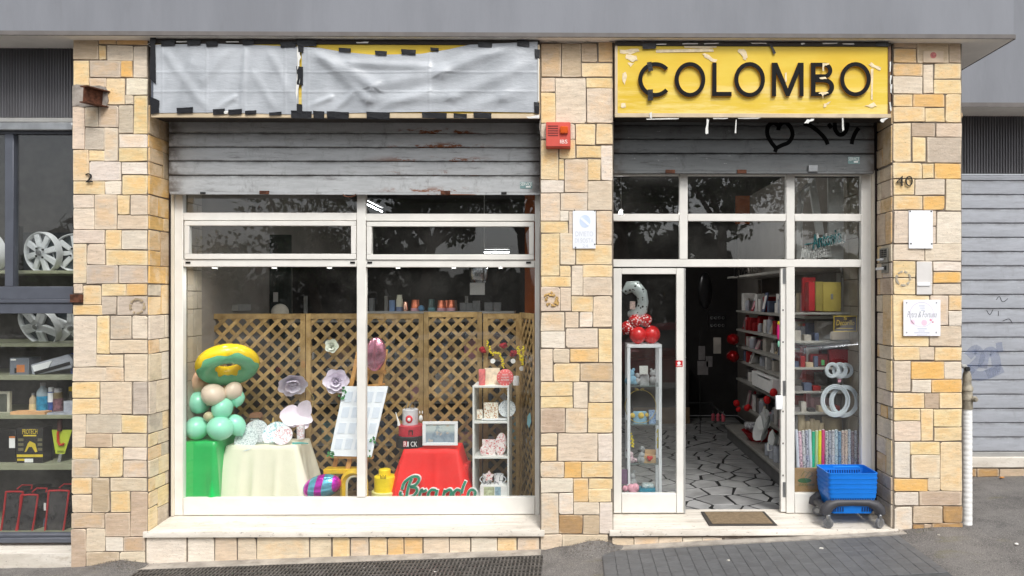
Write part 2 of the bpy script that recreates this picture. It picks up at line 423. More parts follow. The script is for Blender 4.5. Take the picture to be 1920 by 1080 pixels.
# ================================================================== THE BUILDING ABOVE
SOF = 4.017                                              # underside of the overhang
OX1 = 3.61
bd = thing('building_overhang', 'blue grey rendered upper storey jutting out over the shopfronts', 'building', (0, .3, SOF))
build('wall', MB().box(-9, OX1, -.11, 1.14, SOF, 8.5), RENDER, bd)
dm = M('drip_edge_paint', S(112, 108, 106), .8, var=.1)
build('drip_edge', MB().box(-9, OX1 + .004, -.125, -.112, SOF - .012, SOF + .022).box(OX1 + .001, OX1 + .016, -.112, 1.14, SOF - .012, SOF + .022), dm, bd)
build('soffit', MB().box(-9, OX1, -.108, 1.2, SOF - .012, SOF - .002), SOFFIT, bd)
bk = thing('set_back_building', 'grey rendered wall set back above the closed shutter', 'building', (5, 1.2, 3.8))
zb = Z(195, 1.14, 1860)
build('wall', MB().box(2.8, 12, 1.142, 2.2, zb, 8.5), RENDER, bk)
build('drip_edge', MB().box(2.8, 12, 1.13, 1.141, zb - .03, zb + .012), dm, bk)
build('soffit', MB().box(2.8, 12, 1.142, 1.65, zb - .012, zb - .002), SOFFIT, bk)

# ================================================================== STONE PILLARS
def stones(root, data, ox, oy, sc, Y=0.0, face='front', xe=0.0, y0=0.0, y1=.31, sgn=1, mirror=False, rnd=random.Random(21)):
    """each stone is its own block: a slightly uneven quadrilateral with a broken edge, bedded in mortar"""
    for row in data.split(';'):
        row = row.strip()
        if not row: continue
        *v, c = row.split(','); v = [float(q) for q in v]
        if face == 'front':
            p0 = P(ox + v[0] / sc, oy + v[3] / sc, Y); p1 = P(ox + v[2] / sc, oy + v[1] / sc, Y)
            u0, u1, z0, z1 = p0.x, p1.x, p0.z, p1.z
        else:                                            # a reveal: v = depth fraction, and heights at its outer edge
            u0, u1 = y0 + (y1 - y0) * v[0], y0 + (y1 - y0) * v[1]
            z0, z1 = Z(oy + v[3] / sc, Y), Z(oy + v[2] / sc, Y)
        j = lambda k=.0035: rnd.uniform(-k, k)
        m = -.0008
        q = [(u0 + m + j(), z0 + m + j()), (u1 - m + j(), z0 + m + j()), (u1 - m + j(), z1 - m + j()), (u0 + m + j(), z1 - m + j())]
        # extra points along the edges so that the outline is not ruled
        pts = []
        for i in range(4):
            a, b = q[i], q[(i + 1) % 4]
            t = rnd.uniform(.03, .09)
            cut = min(.022, .16 * min(abs(u1 - u0), abs(z1 - z0))) * rnd.choice((.12, .15, .25, .7))
            L = math.hypot(b[0] - a[0], b[1] - a[1]); s = cut / L
            pts.append((a[0] + (b[0] - a[0]) * s, a[1] + (b[1] - a[1]) * s))
            pts.append((a[0] + (b[0] - a[0]) * .5 + j(.002), a[1] + (b[1] - a[1]) * .5 + j(.002)))
            pts.append((b[0] + (a[0] - b[0]) * s, b[1] + (a[1] - b[1]) * s))
        cu = sum(p[0] for p in pts) / 12; cz = sum(p[1] for p in pts) / 12
        d = rnd.uniform(.006, .012); b1 = .0034
        def ring(k, dep):
            out = []
            for (u, z) in pts:
                L = math.hypot(u - cu, z - cz); f = max(0, 1 - k / L)
                u2, z2 = cu + (u - cu) * f, cz + (z - cz) * f
                out.append((u2, Y - dep + rnd.uniform(-.0006, .0006) * (k > 0), z2) if face == 'front' else (xe + sgn * dep, u2, z2))
            return out
        mb = MB(); mb.loops([ring(0, 0), ring(0, d - b1), ring(b1, d)])
        o = build('stone', mb, STONE, root, smooth=0)
        r, g, b, al = STONE_COL[c]; k = rnd.uniform(.92, 1.05); al = max(0, al * rnd.uniform(.75, 1.2))
        if c in 'wcgpb' and rnd.random() < .25: al += .3
        l = S(r, g, b)
        o.color = (l[0] * .93 * k, l[1] * .945 * k * rnd.uniform(.98, 1.02), l[2] * .95 * k * rnd.uniform(.97, 1.07), al)
LA = """36,40,238,222,b;246,42,380,98,o;390,50,636,103,o;246,112,300,226,y;310,112,518,232,c;524,118,636,370,c;36,236,164,432,y;172,238,418,366,g;426,238,514,366,O;168,378,300,446,p;304,378,452,586,y;466,382,634,508,w;458,516,518,584,c;526,518,634,824,y;36,604,126,950,p;132,612,238,768,g;244,600,398,770,g;408,598,520,820,g;132,776,284,952,g;292,780,396,1046,c;408,832,634,934,w;404,942,634,1046,y;36,960,158,1204,y;164,962,286,1044,y;164,1052,420,1204,w;428,1056,634,1154,w"""
LB = """36,132,288,234,y;296,132,422,236,w;430,84,634,236,y;36,244,202,342,c;36,350,202,520,c;210,240,386,520,p;396,246,490,400,y;506,246,634,400,p;394,406,634,518,p;36,528,290,630,c;298,528,424,682,y;430,528,632,682,w;36,638,142,952,p;154,638,292,802,p;302,690,632,810,y;146,810,398,956,g;404,816,632,956,g;40,962,110,1040,p;118,978,260,1130,y;270,964,460,1058,y;468,964,632,1054,o;270,1066,382,1210,g;392,1064,632,1210,g"""
LC = """36,54,268,132,y;36,140,222,550,c;230,142,328,444,y;340,140,506,326,g;518,140,632,326,c;336,336,632,444,p;222,452,440,550,p;450,452,632,670,p;30,558,300,670,p;304,558,442,670,p;30,678,246,804,y;30,814,246,934,y;258,678,508,934,p;524,678,632,934,g;28,940,134,1201,p;144,940,424,1088,g;428,946,632,1084,y"""
LD = """132,14,324,110,b;330,14,582,108,p;24,118,216,200,y;24,206,224,340,g;234,118,400,336,y;412,116,582,206,c;412,212,582,338,p;24,346,168,464,y;24,470,168,602,p;178,346,302,600,b;312,346,580,440,p;314,448,456,600,y;464,448,584,784,b;20,608,264,718,b;274,610,458,784,b;20,726,126,1040,b;132,724,270,896,c;276,790,404,890,w;410,788,572,890,b;132,900,372,1030,b;378,898,568,1012,c"""
RVA = """0,.45,600,832,d;.47,1,600,835,d;0,1,842,936,O;0,.64,944,1050,o;.66,1,944,1155,d"""
RVB = """0,.64,-22,76,o;0,1,84,236,O;0,.4,246,404,o;.43,1,246,404,O;0,.65,412,518,O;.67,1,412,518,o;0,.5,528,684,o;.53,1,528,808,d;0,.5,692,808,O;0,.75,818,956,O;.77,1,818,956,O;0,.55,966,1054,g;.57,1,966,1208,o;0,.55,1066,1210,o"""
RVC = """0,.7,140,326,c;.74,1,140,326,c;0,.45,336,442,o;.48,1,336,440,c;0,.57,450,668,p;.6,1,450,668,w;0,.32,678,934,c;.34,1,678,934,p;0,.63,942,1084,g;.65,1,942,1084,y"""
RVD = """0,.4,14,106,y;.42,1,14,106,p;0,.58,116,206,o;.6,1,116,206,g;0,.42,214,338,p;.44,1,214,338,y;0,.25,346,440,o;.27,.75,346,440,y;.78,1,346,440,p;0,.4,448,560,y;.42,1,448,590,y;0,.38,568,740,y;.4,1,598,745,g"""
MA = """66,98,222,364,b;232,98,382,366,b;390,96,514,246,b;526,84,640,242,o;390,254,642,366,y;66,376,174,486,p;66,496,178,740,y;182,376,424,740,c;432,376,642,454,y;434,460,642,738,c;66,748,335,868,c;344,748,500,914,y;512,748,640,912,y;62,876,200,1196,y;210,876,338,1024,y;350,924,546,1020,y;550,924,640,1202,w;210,1034,248,1196,y;258,1034,438,1300,p;444,1034,544,1202,y"""
MBB = """64,124,244,220,w;446,128,638,364,p;64,228,214,450,p;220,228,436,362,c;220,370,282,450,w;64,458,278,546,y;290,374,504,546,c;346,552,506,638,c;512,374,636,640,p;64,556,212,896,y;218,552,340,806,c;346,644,636,802,y;218,814,302,898,y;64,904,304,980,y;312,814,398,1054,c;404,812,636,904,y;404,910,636,1054,p;62,988,214,1180,p;220,990,304,1180,p;312,1062,480,1184,y;486,1062,636,1310,p"""
MC = """64,112,250,260,p;260,112,366,232,p;378,112,480,228,w;64,268,256,398,w;264,240,522,398,c;532,244,636,516,y;60,410,156,668,p;162,408,288,518,p;298,408,524,514,o;166,528,374,668,y;382,526,638,668,b;62,678,318,786,y;62,792,318,884,y;330,678,438,884,c;454,678,638,838,p;446,846,638,966,y;58,890,254,1082,b;262,892,434,1084,c;444,974,638,1080,y"""
MD = """62,14,194,110,p;62,120,188,232,y;200,14,518,234,p;526,14,640,232,w;62,242,246,368,p;252,242,388,368,O;394,242,640,366,y;62,376,320,486,w;328,380,440,562,o;450,378,638,456,y;448,462,626,562,y;62,496,202,820,c;210,494,320,664,w;330,566,532,668,c;538,570,642,816,w;208,674,396,822,n;404,674,532,822,b;62,830,232,950,p;236,830,604,950,p"""
RA = """196,60,378,126,b;196,136,376,250,o;384,70,640,250,b;646,80,736,250,b;192,262,426,356,o;192,364,426,498,c;436,266,514,498,c;526,262,738,378,y;524,388,738,498,y;192,510,346,602,y;352,510,604,604,O;614,508,738,732,y;192,612,444,728,y;454,618,606,728,y;192,742,334,1052,y;344,742,528,846,b;540,742,744,850,p;346,858,452,1052,y;464,858,740,1056,g"""
RB = """192,-16,420,104,y;426,-10,516,104,y;530,-12,740,108,O;192,114,360,240,y;372,116,606,240,c;616,116,740,366,c;194,250,424,360,y;434,250,604,358,O;198,372,322,630,c;330,372,534,488,c;330,496,534,632,c;544,378,738,634,w;194,640,440,770,c;452,640,740,772,c;194,780,368,904,y;194,914,368,1044,y;380,780,506,1044,w;518,782,738,856,w;518,864,738,952,O;518,962,738,1048,c"""
RC = """194,-24,480,386,y;488,-24,632,216,c;640,-24,742,94,y;640,102,742,222,w;486,226,742,384,p;196,394,402,496,y;406,394,520,496,p;528,396,742,498,y;196,506,330,752,c;338,512,602,652,O;606,510,744,652,c;342,660,498,758,w;504,658,744,756,O;196,766,440,884,y;448,770,560,888,b;566,766,744,886,y;200,896,408,986,y;416,896,510,1150,y;520,898,744,1036,y;200,994,410,1148,p;524,1044,744,1148,y"""
RD = """202,168,326,456,w;332,168,566,268,y;336,276,568,456,c;574,168,746,562,y;200,468,466,564,O;472,462,570,562,p;202,574,396,680,w;404,570,746,676,b;202,696,344,930,w;350,690,588,826,b;594,688,748,818,n;350,834,440,910,n;444,834,502,910,b;506,826,752,905,n"""
QA = """0,1,600,736,d;0,.5,750,1052,d;.53,1,750,900,d;.53,1,908,1052,d"""
QB = """0,.7,-5,104,b;.73,1,-5,104,c;0,.6,112,245,b;.63,1,112,245,c;0,.68,253,365,o;.7,1,253,365,c;0,.35,373,630,o;.38,1,373,630,b;0,.65,640,775,c;.68,1,640,775,y;0,.55,785,905,c;.58,1,785,905,c;0,.72,915,1045,b;.75,1,915,1045,o"""
QC = """0,.53,-25,384,o;.55,1,-25,110,c;.55,1,120,384,c;0,.75,394,496,c;.78,1,394,496,o;0,.3,506,752,y;.32,1,506,610,c;.32,1,618,752,c;0,.5,762,880,c;.52,1,762,880,c;.25,.66,890,985,O;.7,1,890,985,g;0,.22,890,985,g;0,.5,995,1150,c;.52,1,995,1150,c"""
QD = """0,.33,165,455,y;.35,1,165,300,c;.35,1,308,455,o;0,.5,465,565,b;.53,1,465,565,b;0,.55,573,680,b;.57,1,573,680,b;0,1,690,880,g"""
def pillar(label, x0, x1, deep, zb):
    t = thing('stone_pillar', label, 'pillar', ((x0 + x1) / 2, 0, zb), 'sandstone clad pillars of the shopfront')
    build('mortar_bed', MB().box(x0, x1, .0, deep, zb - .1, SOF - .014), MORTAR, t)
    return t
lp = pillar('tan stone pillar between the wheel cover shop and the window', X(138), X(278), .32, -.36)
for d, oy in ((LA, 60), (LB, 310), (LC, 560)): stones(lp, d, 130, oy, 4.32)
stones(lp, LD, 130, 810, 4.0)
for d, oy, sc in ((RVA, 60, 4.32), (RVB, 310, 4.32), (RVC, 560, 4.32), (RVD, 810, 4.0)): stones(lp, d, 0, oy, sc, face='side', xe=X(278), sgn=1)
mp = pillar('tan stone pillar in the middle carrying the red alarm box', X(1013), X(1150), .32, -.26)
for d, oy in ((MA, 60), (MBB, 310), (MC, 560), (MD, 810)): stones(mp, d, 1000, oy, 4.32)
rp = pillar('tan stone pillar bearing the number 40 beside the white pipe', X(1673), X(1803), 1.58, -.12)
for d, oy in ((RA, 60), (RB, 310), (RC, 560), (RD, 790)): stones(rp, d, 1630, oy, 4.32)
for d, oy in ((QA, 60), (QB, 310), (QC, 560), (QD, 790)): stones(rp, d, 0, oy, 4.32, face='side', xe=X(1673), sgn=-1)
# rough concrete patch with a sawn off steel joist
pts = [(36, 440), (70, 428), (120, 436), (160, 446), (215, 440), (260, 438), (300, 452), (322, 480), (318, 520), (326, 560), (312, 600), (250, 606), (180, 604), (120, 612), (80, 600), (36, 606)]
mbp = MB(); mbp.prism([(P(130 + x / 4.32, 60 + y / 4.32, 0).x, P(130 + x / 4.32, 60 + y / 4.32, 0).z) for x, y in pts], -.018, .004)
build('concrete_patch', mbp, M('patch_concrete', S(158, 150, 142), .95, var=.3, scale=15, bump=.9, bscale=35), lp)
j = MB(); rot = Matrix.Rotation(R(-24), 4, 'Z') @ Matrix.Rotation(R(4), 4, 'Y')
def jb(x0, x1, y0, y1, z0, z1):
    j.box(x0, x1, y0, y1, z0, z1, mat=Matrix.Translation(P(196, 186, 0)) @ rot)
jb(-.045, .045, -.17, .03, .058, .067); jb(-.045, .045, -.17, .03, -.067, -.058); jb(-.0035, .0035, -.17, .03, -.058, .058)
solo('steel_joist', j, RUST, 'rusty sawn off steel joist sticking out of the pillar', 'joist')
solo('iron_bracket', pbox(131, 552, 153, 567, -.03, .035), RUST, 'small rusty iron bracket on the pillar edge below the joist', 'bracket')
# ring marks left on the stones
def ringmark(px, py, r, c, name, nseg=26, gap=0.0, rough=.004):
    mb = MB(); q = P(px, py, -.0155); rr = r * 6 / F; rnd = random.Random(px)
    seg = [k for k in range(nseg)]
    for k in seg:
        if rnd.random() < gap: continue
        a0, a1 = 2 * math.pi * k / nseg, 2 * math.pi * (k + .9) / nseg
        w = rr * rnd.uniform(.08, .2)
        f = lambda a, d: (q.x + math.cos(a) * (rr + d), q.y, q.z + math.sin(a) * (rr + d))
        g = lambda a, d: (q.x + math.cos(a) * (rr + d), q.y + .003, q.z + math.sin(a) * (rr + d))
        mb.hull([f(a0, -w), f(a1, -w), f(a1, w), f(a0, w)], [g(a0, -w), g(a1, -w), g(a1, w), g(a0, w)])
    return mb
build('glue_ring', ringmark(257, 574, 13, 0, '', gap=.25), M('old_glue', S(176, 158, 130), .9, var=.2), lp)
build('glue_ring', ringmark(1665 + 29, 522, 13, 0, '', gap=.2), M('grey_glue', S(176, 168, 154), .9, var=.2), rp)
fo = MB(); rnd = random.Random(4)
for k in range(46):
    a = rnd.uniform(0, 6.28); rr = rnd.uniform(.035, .066); q = P(1034, 562, -.016)
    fo.ell((q.x + math.cos(a) * rr, q.y, q.z + math.sin(a) * rr * .95), rnd.uniform(.006, .012), .004, rnd.uniform(.006, .012), n=6)
build('foam_ring', fo, M('yellowed_foam', S(196, 160, 100), .9, var=.35, scale=40), mp)

# base walls and sills
def base(label, x0, x1, px, ytop, zlo):
    t = thing('base_wall', label, 'wall', ((x0 + x1) / 2, 0, zlo), 'low stone base walls')
    build('mortar_bed', MB().box(x0, x1, .001, .30, zlo - .05, Z(ytop, 0) - .002), MORTAR, t)
    return t
bl = base('low stone base wall under the display window sill', X(278) + .001, X(1013) - .001, 0, 1006, -.36)
bx = [274, 351, 403, 445, 481, 580, 622, 656, 692, 726, 757, 793, 842, 882, 932, 969, 1011]
cs = 'wwppppypyoopcwypy'
stones(bl, ';'.join(f'{a + 2},{1008},{b - 1},{gz_y},{c}' for a, b, c, gz_y in [(bx[i], bx[i + 1], cs[i], 1066 - (bx[i] - 274) / 737 * 28) for i in range(16)]), 0, 0, 1)
br = base('low broken stone base wall under the door sill', X(1150) + .001, X(1673) - .001, 0, 1006, -.28)
bx = [1147, 1189, 1235, 1280, 1316, 1354]
stones(br, ';'.join(f'{bx[i] + 1},1008,{bx[i + 1] - 1},{1032 - i * 2},{"pppww"[i]}' for i in range(5)), 0, 0, 1)
rr_ = random.Random(9); x = 1357
while x < 1660:
    w = rr_.uniform(22, 44); cb = MB(); q0, q1, z0, z1 = rect(x, 1007 + rr_.uniform(0, 3), x + w, 1028, -.004)
    cb.hull([(q0, -.012 + rr_.uniform(0, .012), z0), (q1, -.01, z0), (q1 - .01, -.004, z1 - .01), (q0 + .012, -.004, z1)], [(q0, .02, z0), (q1, .02, z0), (q1, .02, z1), (q0, .02, z1)])
    build('rubble', cb, M('grey_rubble', S(160, 150, 140), .95, var=.35, scale=20, bump=.7, bscale=40), br); x += w + 2
def sill(label, px0, px1, yf0, yf1, cut0, cut1):
    x0, x1 = X(px0, -.035), X(px1, -.035); zt = Z(995, -.035); zbk = Z(964, .31) ; th = .047
    t = thing('marble_sill', label, 'sill', ((x0 + x1) / 2, -.03, zt - th), 'worn white marble sills')
    mb = MB(); prof = [(-.035, zt - th), (-.035, zt - .005), (-.031, zt), (-.0162, zt + .0006), (-.0162, zt - th)]
    mb.hull([(x0, y, z) for y, z in prof], [(x1, y, z) for y, z in prof])
    prof = [(-.0160, zt - th), (-.0160, zt + .0006), (.42, zbk + .004), (.42, zt - th)]
    mb.hull([(cut0, y, z) for y, z in prof], [(cut1, y, z) for y, z in prof])
    build('slab', mb, MARBLE, t)
    return t
sill('long worn white marble sill below the display window', 268, 1021, 997, 991, X(278) + .016, X(1013) - .001)
sill('worn white marble door sill carrying the doormat', 1143, 1684, 993, 1003, X(1150) + .001, X(1673) - .016)

# ================================================================== FRAMES AND GLASS
YF = .31
def bar(name, px0, py0, px1, py1, parent, Y=YF, d=.055, mat=ALU, bev=.003): return build(name, pbox(px0, py0, px1, py1, Y, d, bev), mat, parent)
def pane(px0, py0, px1, py1, parent, Y=YF + .03, name='pane'): return build(name, pbox(px0 - 3, py0 - 3, px1 + 3, py1 + 3, Y, .006), GLASS, parent, smooth=0)
w = thing('display_window', 'large white framed display window full of party goods', 'shop window', tuple(P(670, 965, YF)))
bar('jamb', 326, 340, 343, 966, w); bar('jamb', 1003, 340, 1012, 966, w)
build('side_cover', pbox(319.5, 340, 325.6, 968, YF - .02, .05), ALU_W, w)
bar('mullion', 669, 340, 685.5, 932, w, Y=YF - .004)
bar('transom', 343.5, 399, 668.5, 413, w); bar('transom', 686, 401, 1002.5, 414, w)
bar('transom', 343.5, 487, 668.5, 500, w); bar('transom', 686, 488, 1002.5, 501, w)
bar('bottom_rail', 343.4, 932.5, 1002.6, 966, w, Y=YF - .006)
bar('head', 343.5, 335, 668.5, 352, w); bar('head', 686, 335, 1002.5, 352, w)
pane(343, 352, 669, 399, w); pane(686, 352, 1003, 401, w); pane(343, 500, 669, 932, w); pane(686, 501, 1003, 932, w)
for a, b, c, d in ((345.5, 414.5, 667, 486), (687.5, 416, 1001, 487)):
    h = build('hopper_frame', pbox(a, b, c, b + 8.5, YF - .012, .05, .003), ALU, w)
    for q in ((a, d - 10, c, d), (a, b + 8.6, a + 9, d - 10.2), (c - 9, b + 8.6, c, d - 10.2)): build('hopper_bar', pbox(*q, YF - .012, .05, .003), ALU, h)
    pane(a + 9, b + 8, c - 9, d - 9, h, Y=YF + .01)
for px in (352, 661, 693, 991): build('latch', pbox(px - 4.5, 490.5, px + 4.5, 494, YF - .006, .006), BLACK, w)
e = thing('shop_entrance', 'white framed glazed shop entrance with its doorway open', 'entrance', tuple(P(1400, 962, YF)))
bar('mullion', 1274, 320, 1289.5, 486, e, Y=YF - .004); bar('mullion', 1474.5, 320, 1490, 486, e, Y=YF - .004)
bar('mullion', 1474.5, 501, 1490, 962, e, Y=YF - .004); bar('jamb', 1615, 320, 1634, 962, e)
build('side_cover', pbox(1634.5, 320, 1641, 964, YF - .02, .05), ALU_W, e)
for a, b in ((1150, 1273.5), (1290, 1474), (1490.5, 1614.5)):
    bar('transom', a, 401, b, 414.5, e)
    bar('head', a, 318, b, 329, e)
bar('transom', 1150, 486.5, 1614.5, 500.5, e, Y=YF - .002)
for a, b in ((1152, 1274), (1290, 1475), (1490, 1615)): pane(a, 329, b, 401, e); pane(a, 415, b, 486, e)
pane(1490, 501, 1615, 925, e); bar('bottom_rail', 1490.5, 925, 1614.5, 962, e)
dl = build('door_leaf', pbox(1150.5, 503, 1165.5, 962, YF - .008, .05, .003), ALU, e)
for q in ((1268.5, 503, 1282, 962), (1166, 503, 1268, 514), (1166, 925.5, 1268, 962)): build('leaf_rail', pbox(*q, YF - .008, .05, .003), ALU, dl)
pane(1166, 514, 1268, 925, dl, Y=YF + .02)
build('leaf_edge', pbox(1282.4, 503, 1285.4, 962, YF, .05, .001), GREYMET, dl)
bar('strike_jamb', 1464, 503, 1474, 960, e, Y=YF + .012, d=.04)
for y in (518, 728, 918): build('strike_plate', pbox(1468, y - 14, 1473, y + 14, YF + .008, .004), STEEL, e)
for y in (580, 640, 770, 830, 890): build('screw', pbox(1467.2, y, 1469.4, y + 3, YF + .0095, .003), BLACK, e)
build('door_handle', pbox(1455, 742, 1468, 768, YF - .02, .03, .004), WHITE, e)
# dark rusty guide channels of the shutters
ch = M('black_guide_channel', S(44, 32, 32), .8, .2, var=.7, scale=14, bump=.5, stretch=(1, 1, .5))
for i, (a, b, y0, y1, lab) in enumerate(((316.5, 319.3, 222, 968, 'by the display window'), (1641.2, 1646, 222, 962, 'by the entrance'))):
    solo('shutter_guide', pbox(a, y0, b, y1, YF - .03, .05), ch, f'flaking black shutter guide channel {lab}', 'guide channel', 'black shutter guide channels')
# rolling shutters, half raised
def shutter(label, px0, px1, edges, mat, Y, last=None, ext=0):
    t = thing('roller_shutter', label, 'shutter', tuple(P((px0 + px1) / 2, edges[-1], Y)), 'steel roller shutters')
    x0, x1 = X(px0, Y), X(px1, Y)
    for a, b in zip(edges, edges[1:]):
        z1, z0 = Z(a, Y), Z(b, Y); h = z1 - z0
        k = h * .06
        prof = [(0.0, z0), (-.008, z0 + k * .4), (-.0118, z0 + k * .9), (-.0125, z0 + h * .3), (-.0127, z0 + h * .55), (-.0122, z0 + h * .8), (-.0105, z1 - k * 1.0), (-.006, z1 - k * .6), (.006, z1 - k * .45), (.006, z1), (.012, z1), (.012, z0)]
        mb = MB(); mb.hull([(x0, Y + y, z) for y, z in prof], [(x1, Y + y, z) for y, z in prof])
        build('slat', mb, mat, t, smooth=25)
    build('backing', MB().box(x0 + .01, x1 - .01, Y + .014, Y + .018, Z(edges[-1], Y) + .02, Z(edges[0], Y)), M('shutter_backing', S(40, 40, 42), .8), t)
    return t
YS = .235
sh = shutter('half raised grey steel shutter streaked with rust over the display window', 318.5, 1012, [222, 251, 277.5, 303.5, 330, 364], GALV, YS)
build('bottom_lip', pbox(318.5, 360.5, 1012, 364.6, YS - .02, .02, .002), GALV, sh)
for px in (495, 835): build('lock_bracket', pbox(px - 9, 357.5, px + 9, 364, YS - .028, .014, .002), RUST, sh)
hp = MB(); hp.tube([P(655 + 12 * math.cos(a), 364 + 5 * math.sin(a), YS - .02) for a in [k * math.pi / 8 for k in range(9)]], .005, 6); build('pull_handle', hp, RUST, sh)
for px in (380, 945): build('catch', pbox(px - 5, 360, px + 5, 364, YS - .026, .01), BLACK, sh)
def sticker(px0, py0, px1, py1, Y, parent):
    s = build('sticker', pbox(px0, py0, px1, py1, Y, .0015), M('sticker_teal', S(120, 150, 150), .6, var=.2, scale=60), parent)
    lettering('sticker_print', 'SERVICE', PAPER, px0 + 1, py0 + 1, px1 - 1, py0 + 7, Y - .0003, s, .0006)
    build('sticker_print', pbox(px0 + 11, py0 + 8, px1 - 3, py1 - 2, Y - .001, .0008), PAPER, s)
sticker(975, 341, 998, 353.5, YS - .0155, sh)
sh2 = shutter('half raised grimy steel shutter with a black sprayed heart over the door', 1151, 1638, [215, 235, 261, 287.5, 324], GALV_D, YS)
build('bottom_lip', pbox(1151, 321, 1638, 325, YS - .02, .02, .002), GALV_D, sh2)
for px in (1257, 1391): build('lock_bracket', pbox(px - 9, 318, px + 9, 325, YS - .028, .014, .002), RUST, sh2)
build('padlock', pbox(1516, 309, 1534, 322, YS - .035, .02, .004), STEEL, sh2)
sticker(1590, 294, 1612, 307, YS - .0155, sh2)
SPRAY = M('black_spray_paint', S(9, 9, 10), .8, var=.3, spec=.1)
def spray(pts, w, Y, parent, name="graffiti", sc=3.556, ox=1140, oy=60, mat=SPRAY, th=.0008):
    mb = MB(); q = [P(ox + x / sc, oy + y / sc, Y) for x, y in pts]
    # smooth the stroke
    sm = []
    for i in range(len(q) - 1):
        p0, p1, p2, p3 = q[max(0, i - 1)], q[i], q[i + 1], q[min(len(q) - 1, i + 2)]
        for k in range(5):
            t = k / 5; sm.append(.5 * ((2 * p1) + (p2 - p0) * t + (2 * p0 - 5 * p1 + 4 * p2 - p3) * t * t + (3 * p1 - p0 - 3 * p2 + p3) * t ** 3))
    sm.append(q[-1])
    L = []; Rr = []
    for i, p in enumerate(sm):
        d = (sm[min(i + 1, len(sm) - 1)] - sm[max(i - 1, 0)]); d.y = 0; d.normalize(); nn = Vector((-d.z, 0, d.x)) * w
        L.append(p + nn); Rr.append(p - nn)
    rings = [[a, b, b + Vector((0, th, 0)), a + Vector((0, th, 0))] for a, b in zip(L, Rr)]
    mb.loops(rings); return build(name, mb, mat, parent, smooth=0)
YG = YS - .0142
spray([(1135, 655), (1135, 625), (1100, 605), (1068, 630), (1062, 680), (1085, 730), (1118, 775), (1112, 800)], .0175, YG, sh2)
spray([(1135, 650), (1150, 615), (1185, 605), (1220, 640), (1230, 690), (1205, 735), (1160, 755), (1120, 775)], .0175, YG, sh2)
spray([(1305, 610), (1350, 625), (1410, 670), (1450, 715), (1465, 750)], .0175, YG, sh2)
spray([(1512, 600), (1515, 650), (1545, 685), (1580, 670), (1597, 620), (1590, 595)], .0175, YG, sh2)
spray([(1672, 640), (1648, 675), (1632, 715), (1625, 748)], .0175, YG, sh2)
spray([(1470, 612), (1490, 640)], .0175, YG, sh2); spray([(1395, 592), (1408, 600)], .0175, YG, sh2)
# closed shutter of the neighbour
YR = 1.6
ed = [325 + i * (847 - 325) / 20.0 for i in range(21)]
ed = [326, 337] + [337 + (848 - 337) * i / 19.0 for i in range(1, 20)]
sh3 = shutter('closed pale grey steel shutter with faded blue spray paint', 1770, 2080, ed, GALV_B, YR)
build('bottom_lip', pbox(1770, 847.5, 2080, 857, YR - .02, .02, .003), GREYMET, sh3)
bs = M('faded_blue_spray', S(96, 122, 176), .7, var=.3, scale=20, Alpha=.10)
for st in ([(1815, 668), (1830, 655), (1838, 672), (1822, 690), (1812, 700)], [(1842, 690), (1848, 665), (1862, 660), (1868, 690), (1850, 702)], [(1810, 690), (1835, 705), (1862, 698), (1880, 690)], [(1868, 652), (1880, 650)]):
    spray(st, .05, YR - .0142, sh3, sc=1, ox=0, oy=0, mat=bs)
for st in ([(1868, 562), (1874, 556), (1880, 566), (1890, 560)], [(1850, 582), (1856, 590), (1862, 580)], [(1872, 583), (1872, 592)], [(1880, 602), (1892, 598), (1898, 606)]):
    spray(st, .0028, YR - .0142, sh3, sc=1, ox=0, oy=0)
rbx = X(1770, YR), X(2080, YR)
cp = M('dark_ribbed_sheet', S(104, 104, 108), .55, .2, var=.12, scale=3, stretch=(2, 1, .4), dirt=.2)
def ribbed(name, label, px0, py0, px1, py1, Y, nrib, parent=None):
    x0, x1, z0, z1 = rect(px0, py0, px1, py1, Y); mb = MB(); n = nrib * 4
    prof = [(x0 + (x1 - x0) * i / n, Y - (.014 if i % 4 in (1, 2) else 0)) for i in range(n + 1)]
    fr = [(x, y) for x, y in prof] + [(x1, Y + .03), (x0, Y + .03)]
    mb.hull([(x, y, z0) for x, y in fr], [(x, y, z1) for x, y in fr])
    return solo(name, mb, cp, label, 'cladding', 'dark ribbed cladding sheets', smooth=0)
ribbed('ribbed_cladding', 'dark ribbed metal cladding above the closed pale shutter', 1770, 212, 2080, 325, YR - .02, 60)
nb = thing('marble_sill', 'white marble sill below the closed pale shutter', 'sill', tuple(P(1880, 878, YR)), 'worn white marble sills')
build('slab', pbox(1780, 857.4, 2080, 877, YR - .06, .3, .004), MARBLE, nb)
nbw = base('brown stone base strip below the closed pale shutter', X(1780, YR), X(2080, YR), 0, 900, -.05)
for o in list(nbw.children): bpy.data.objects.remove(o)
stones(nbw, '1782,879,1830,893,n;1832,879,1872,893,n;1874,879,1925,893,b;1927,879,1980,892,n;1982,879,2060,891,b', 0, 0, 1, Y=YR - .04)
build('mortar_bed', MB().box(X(1780, YR), X(2080, YR), YR - .04, YR + .2, -.1, Z(877.4, YR - .04)), MORTAR, nbw)
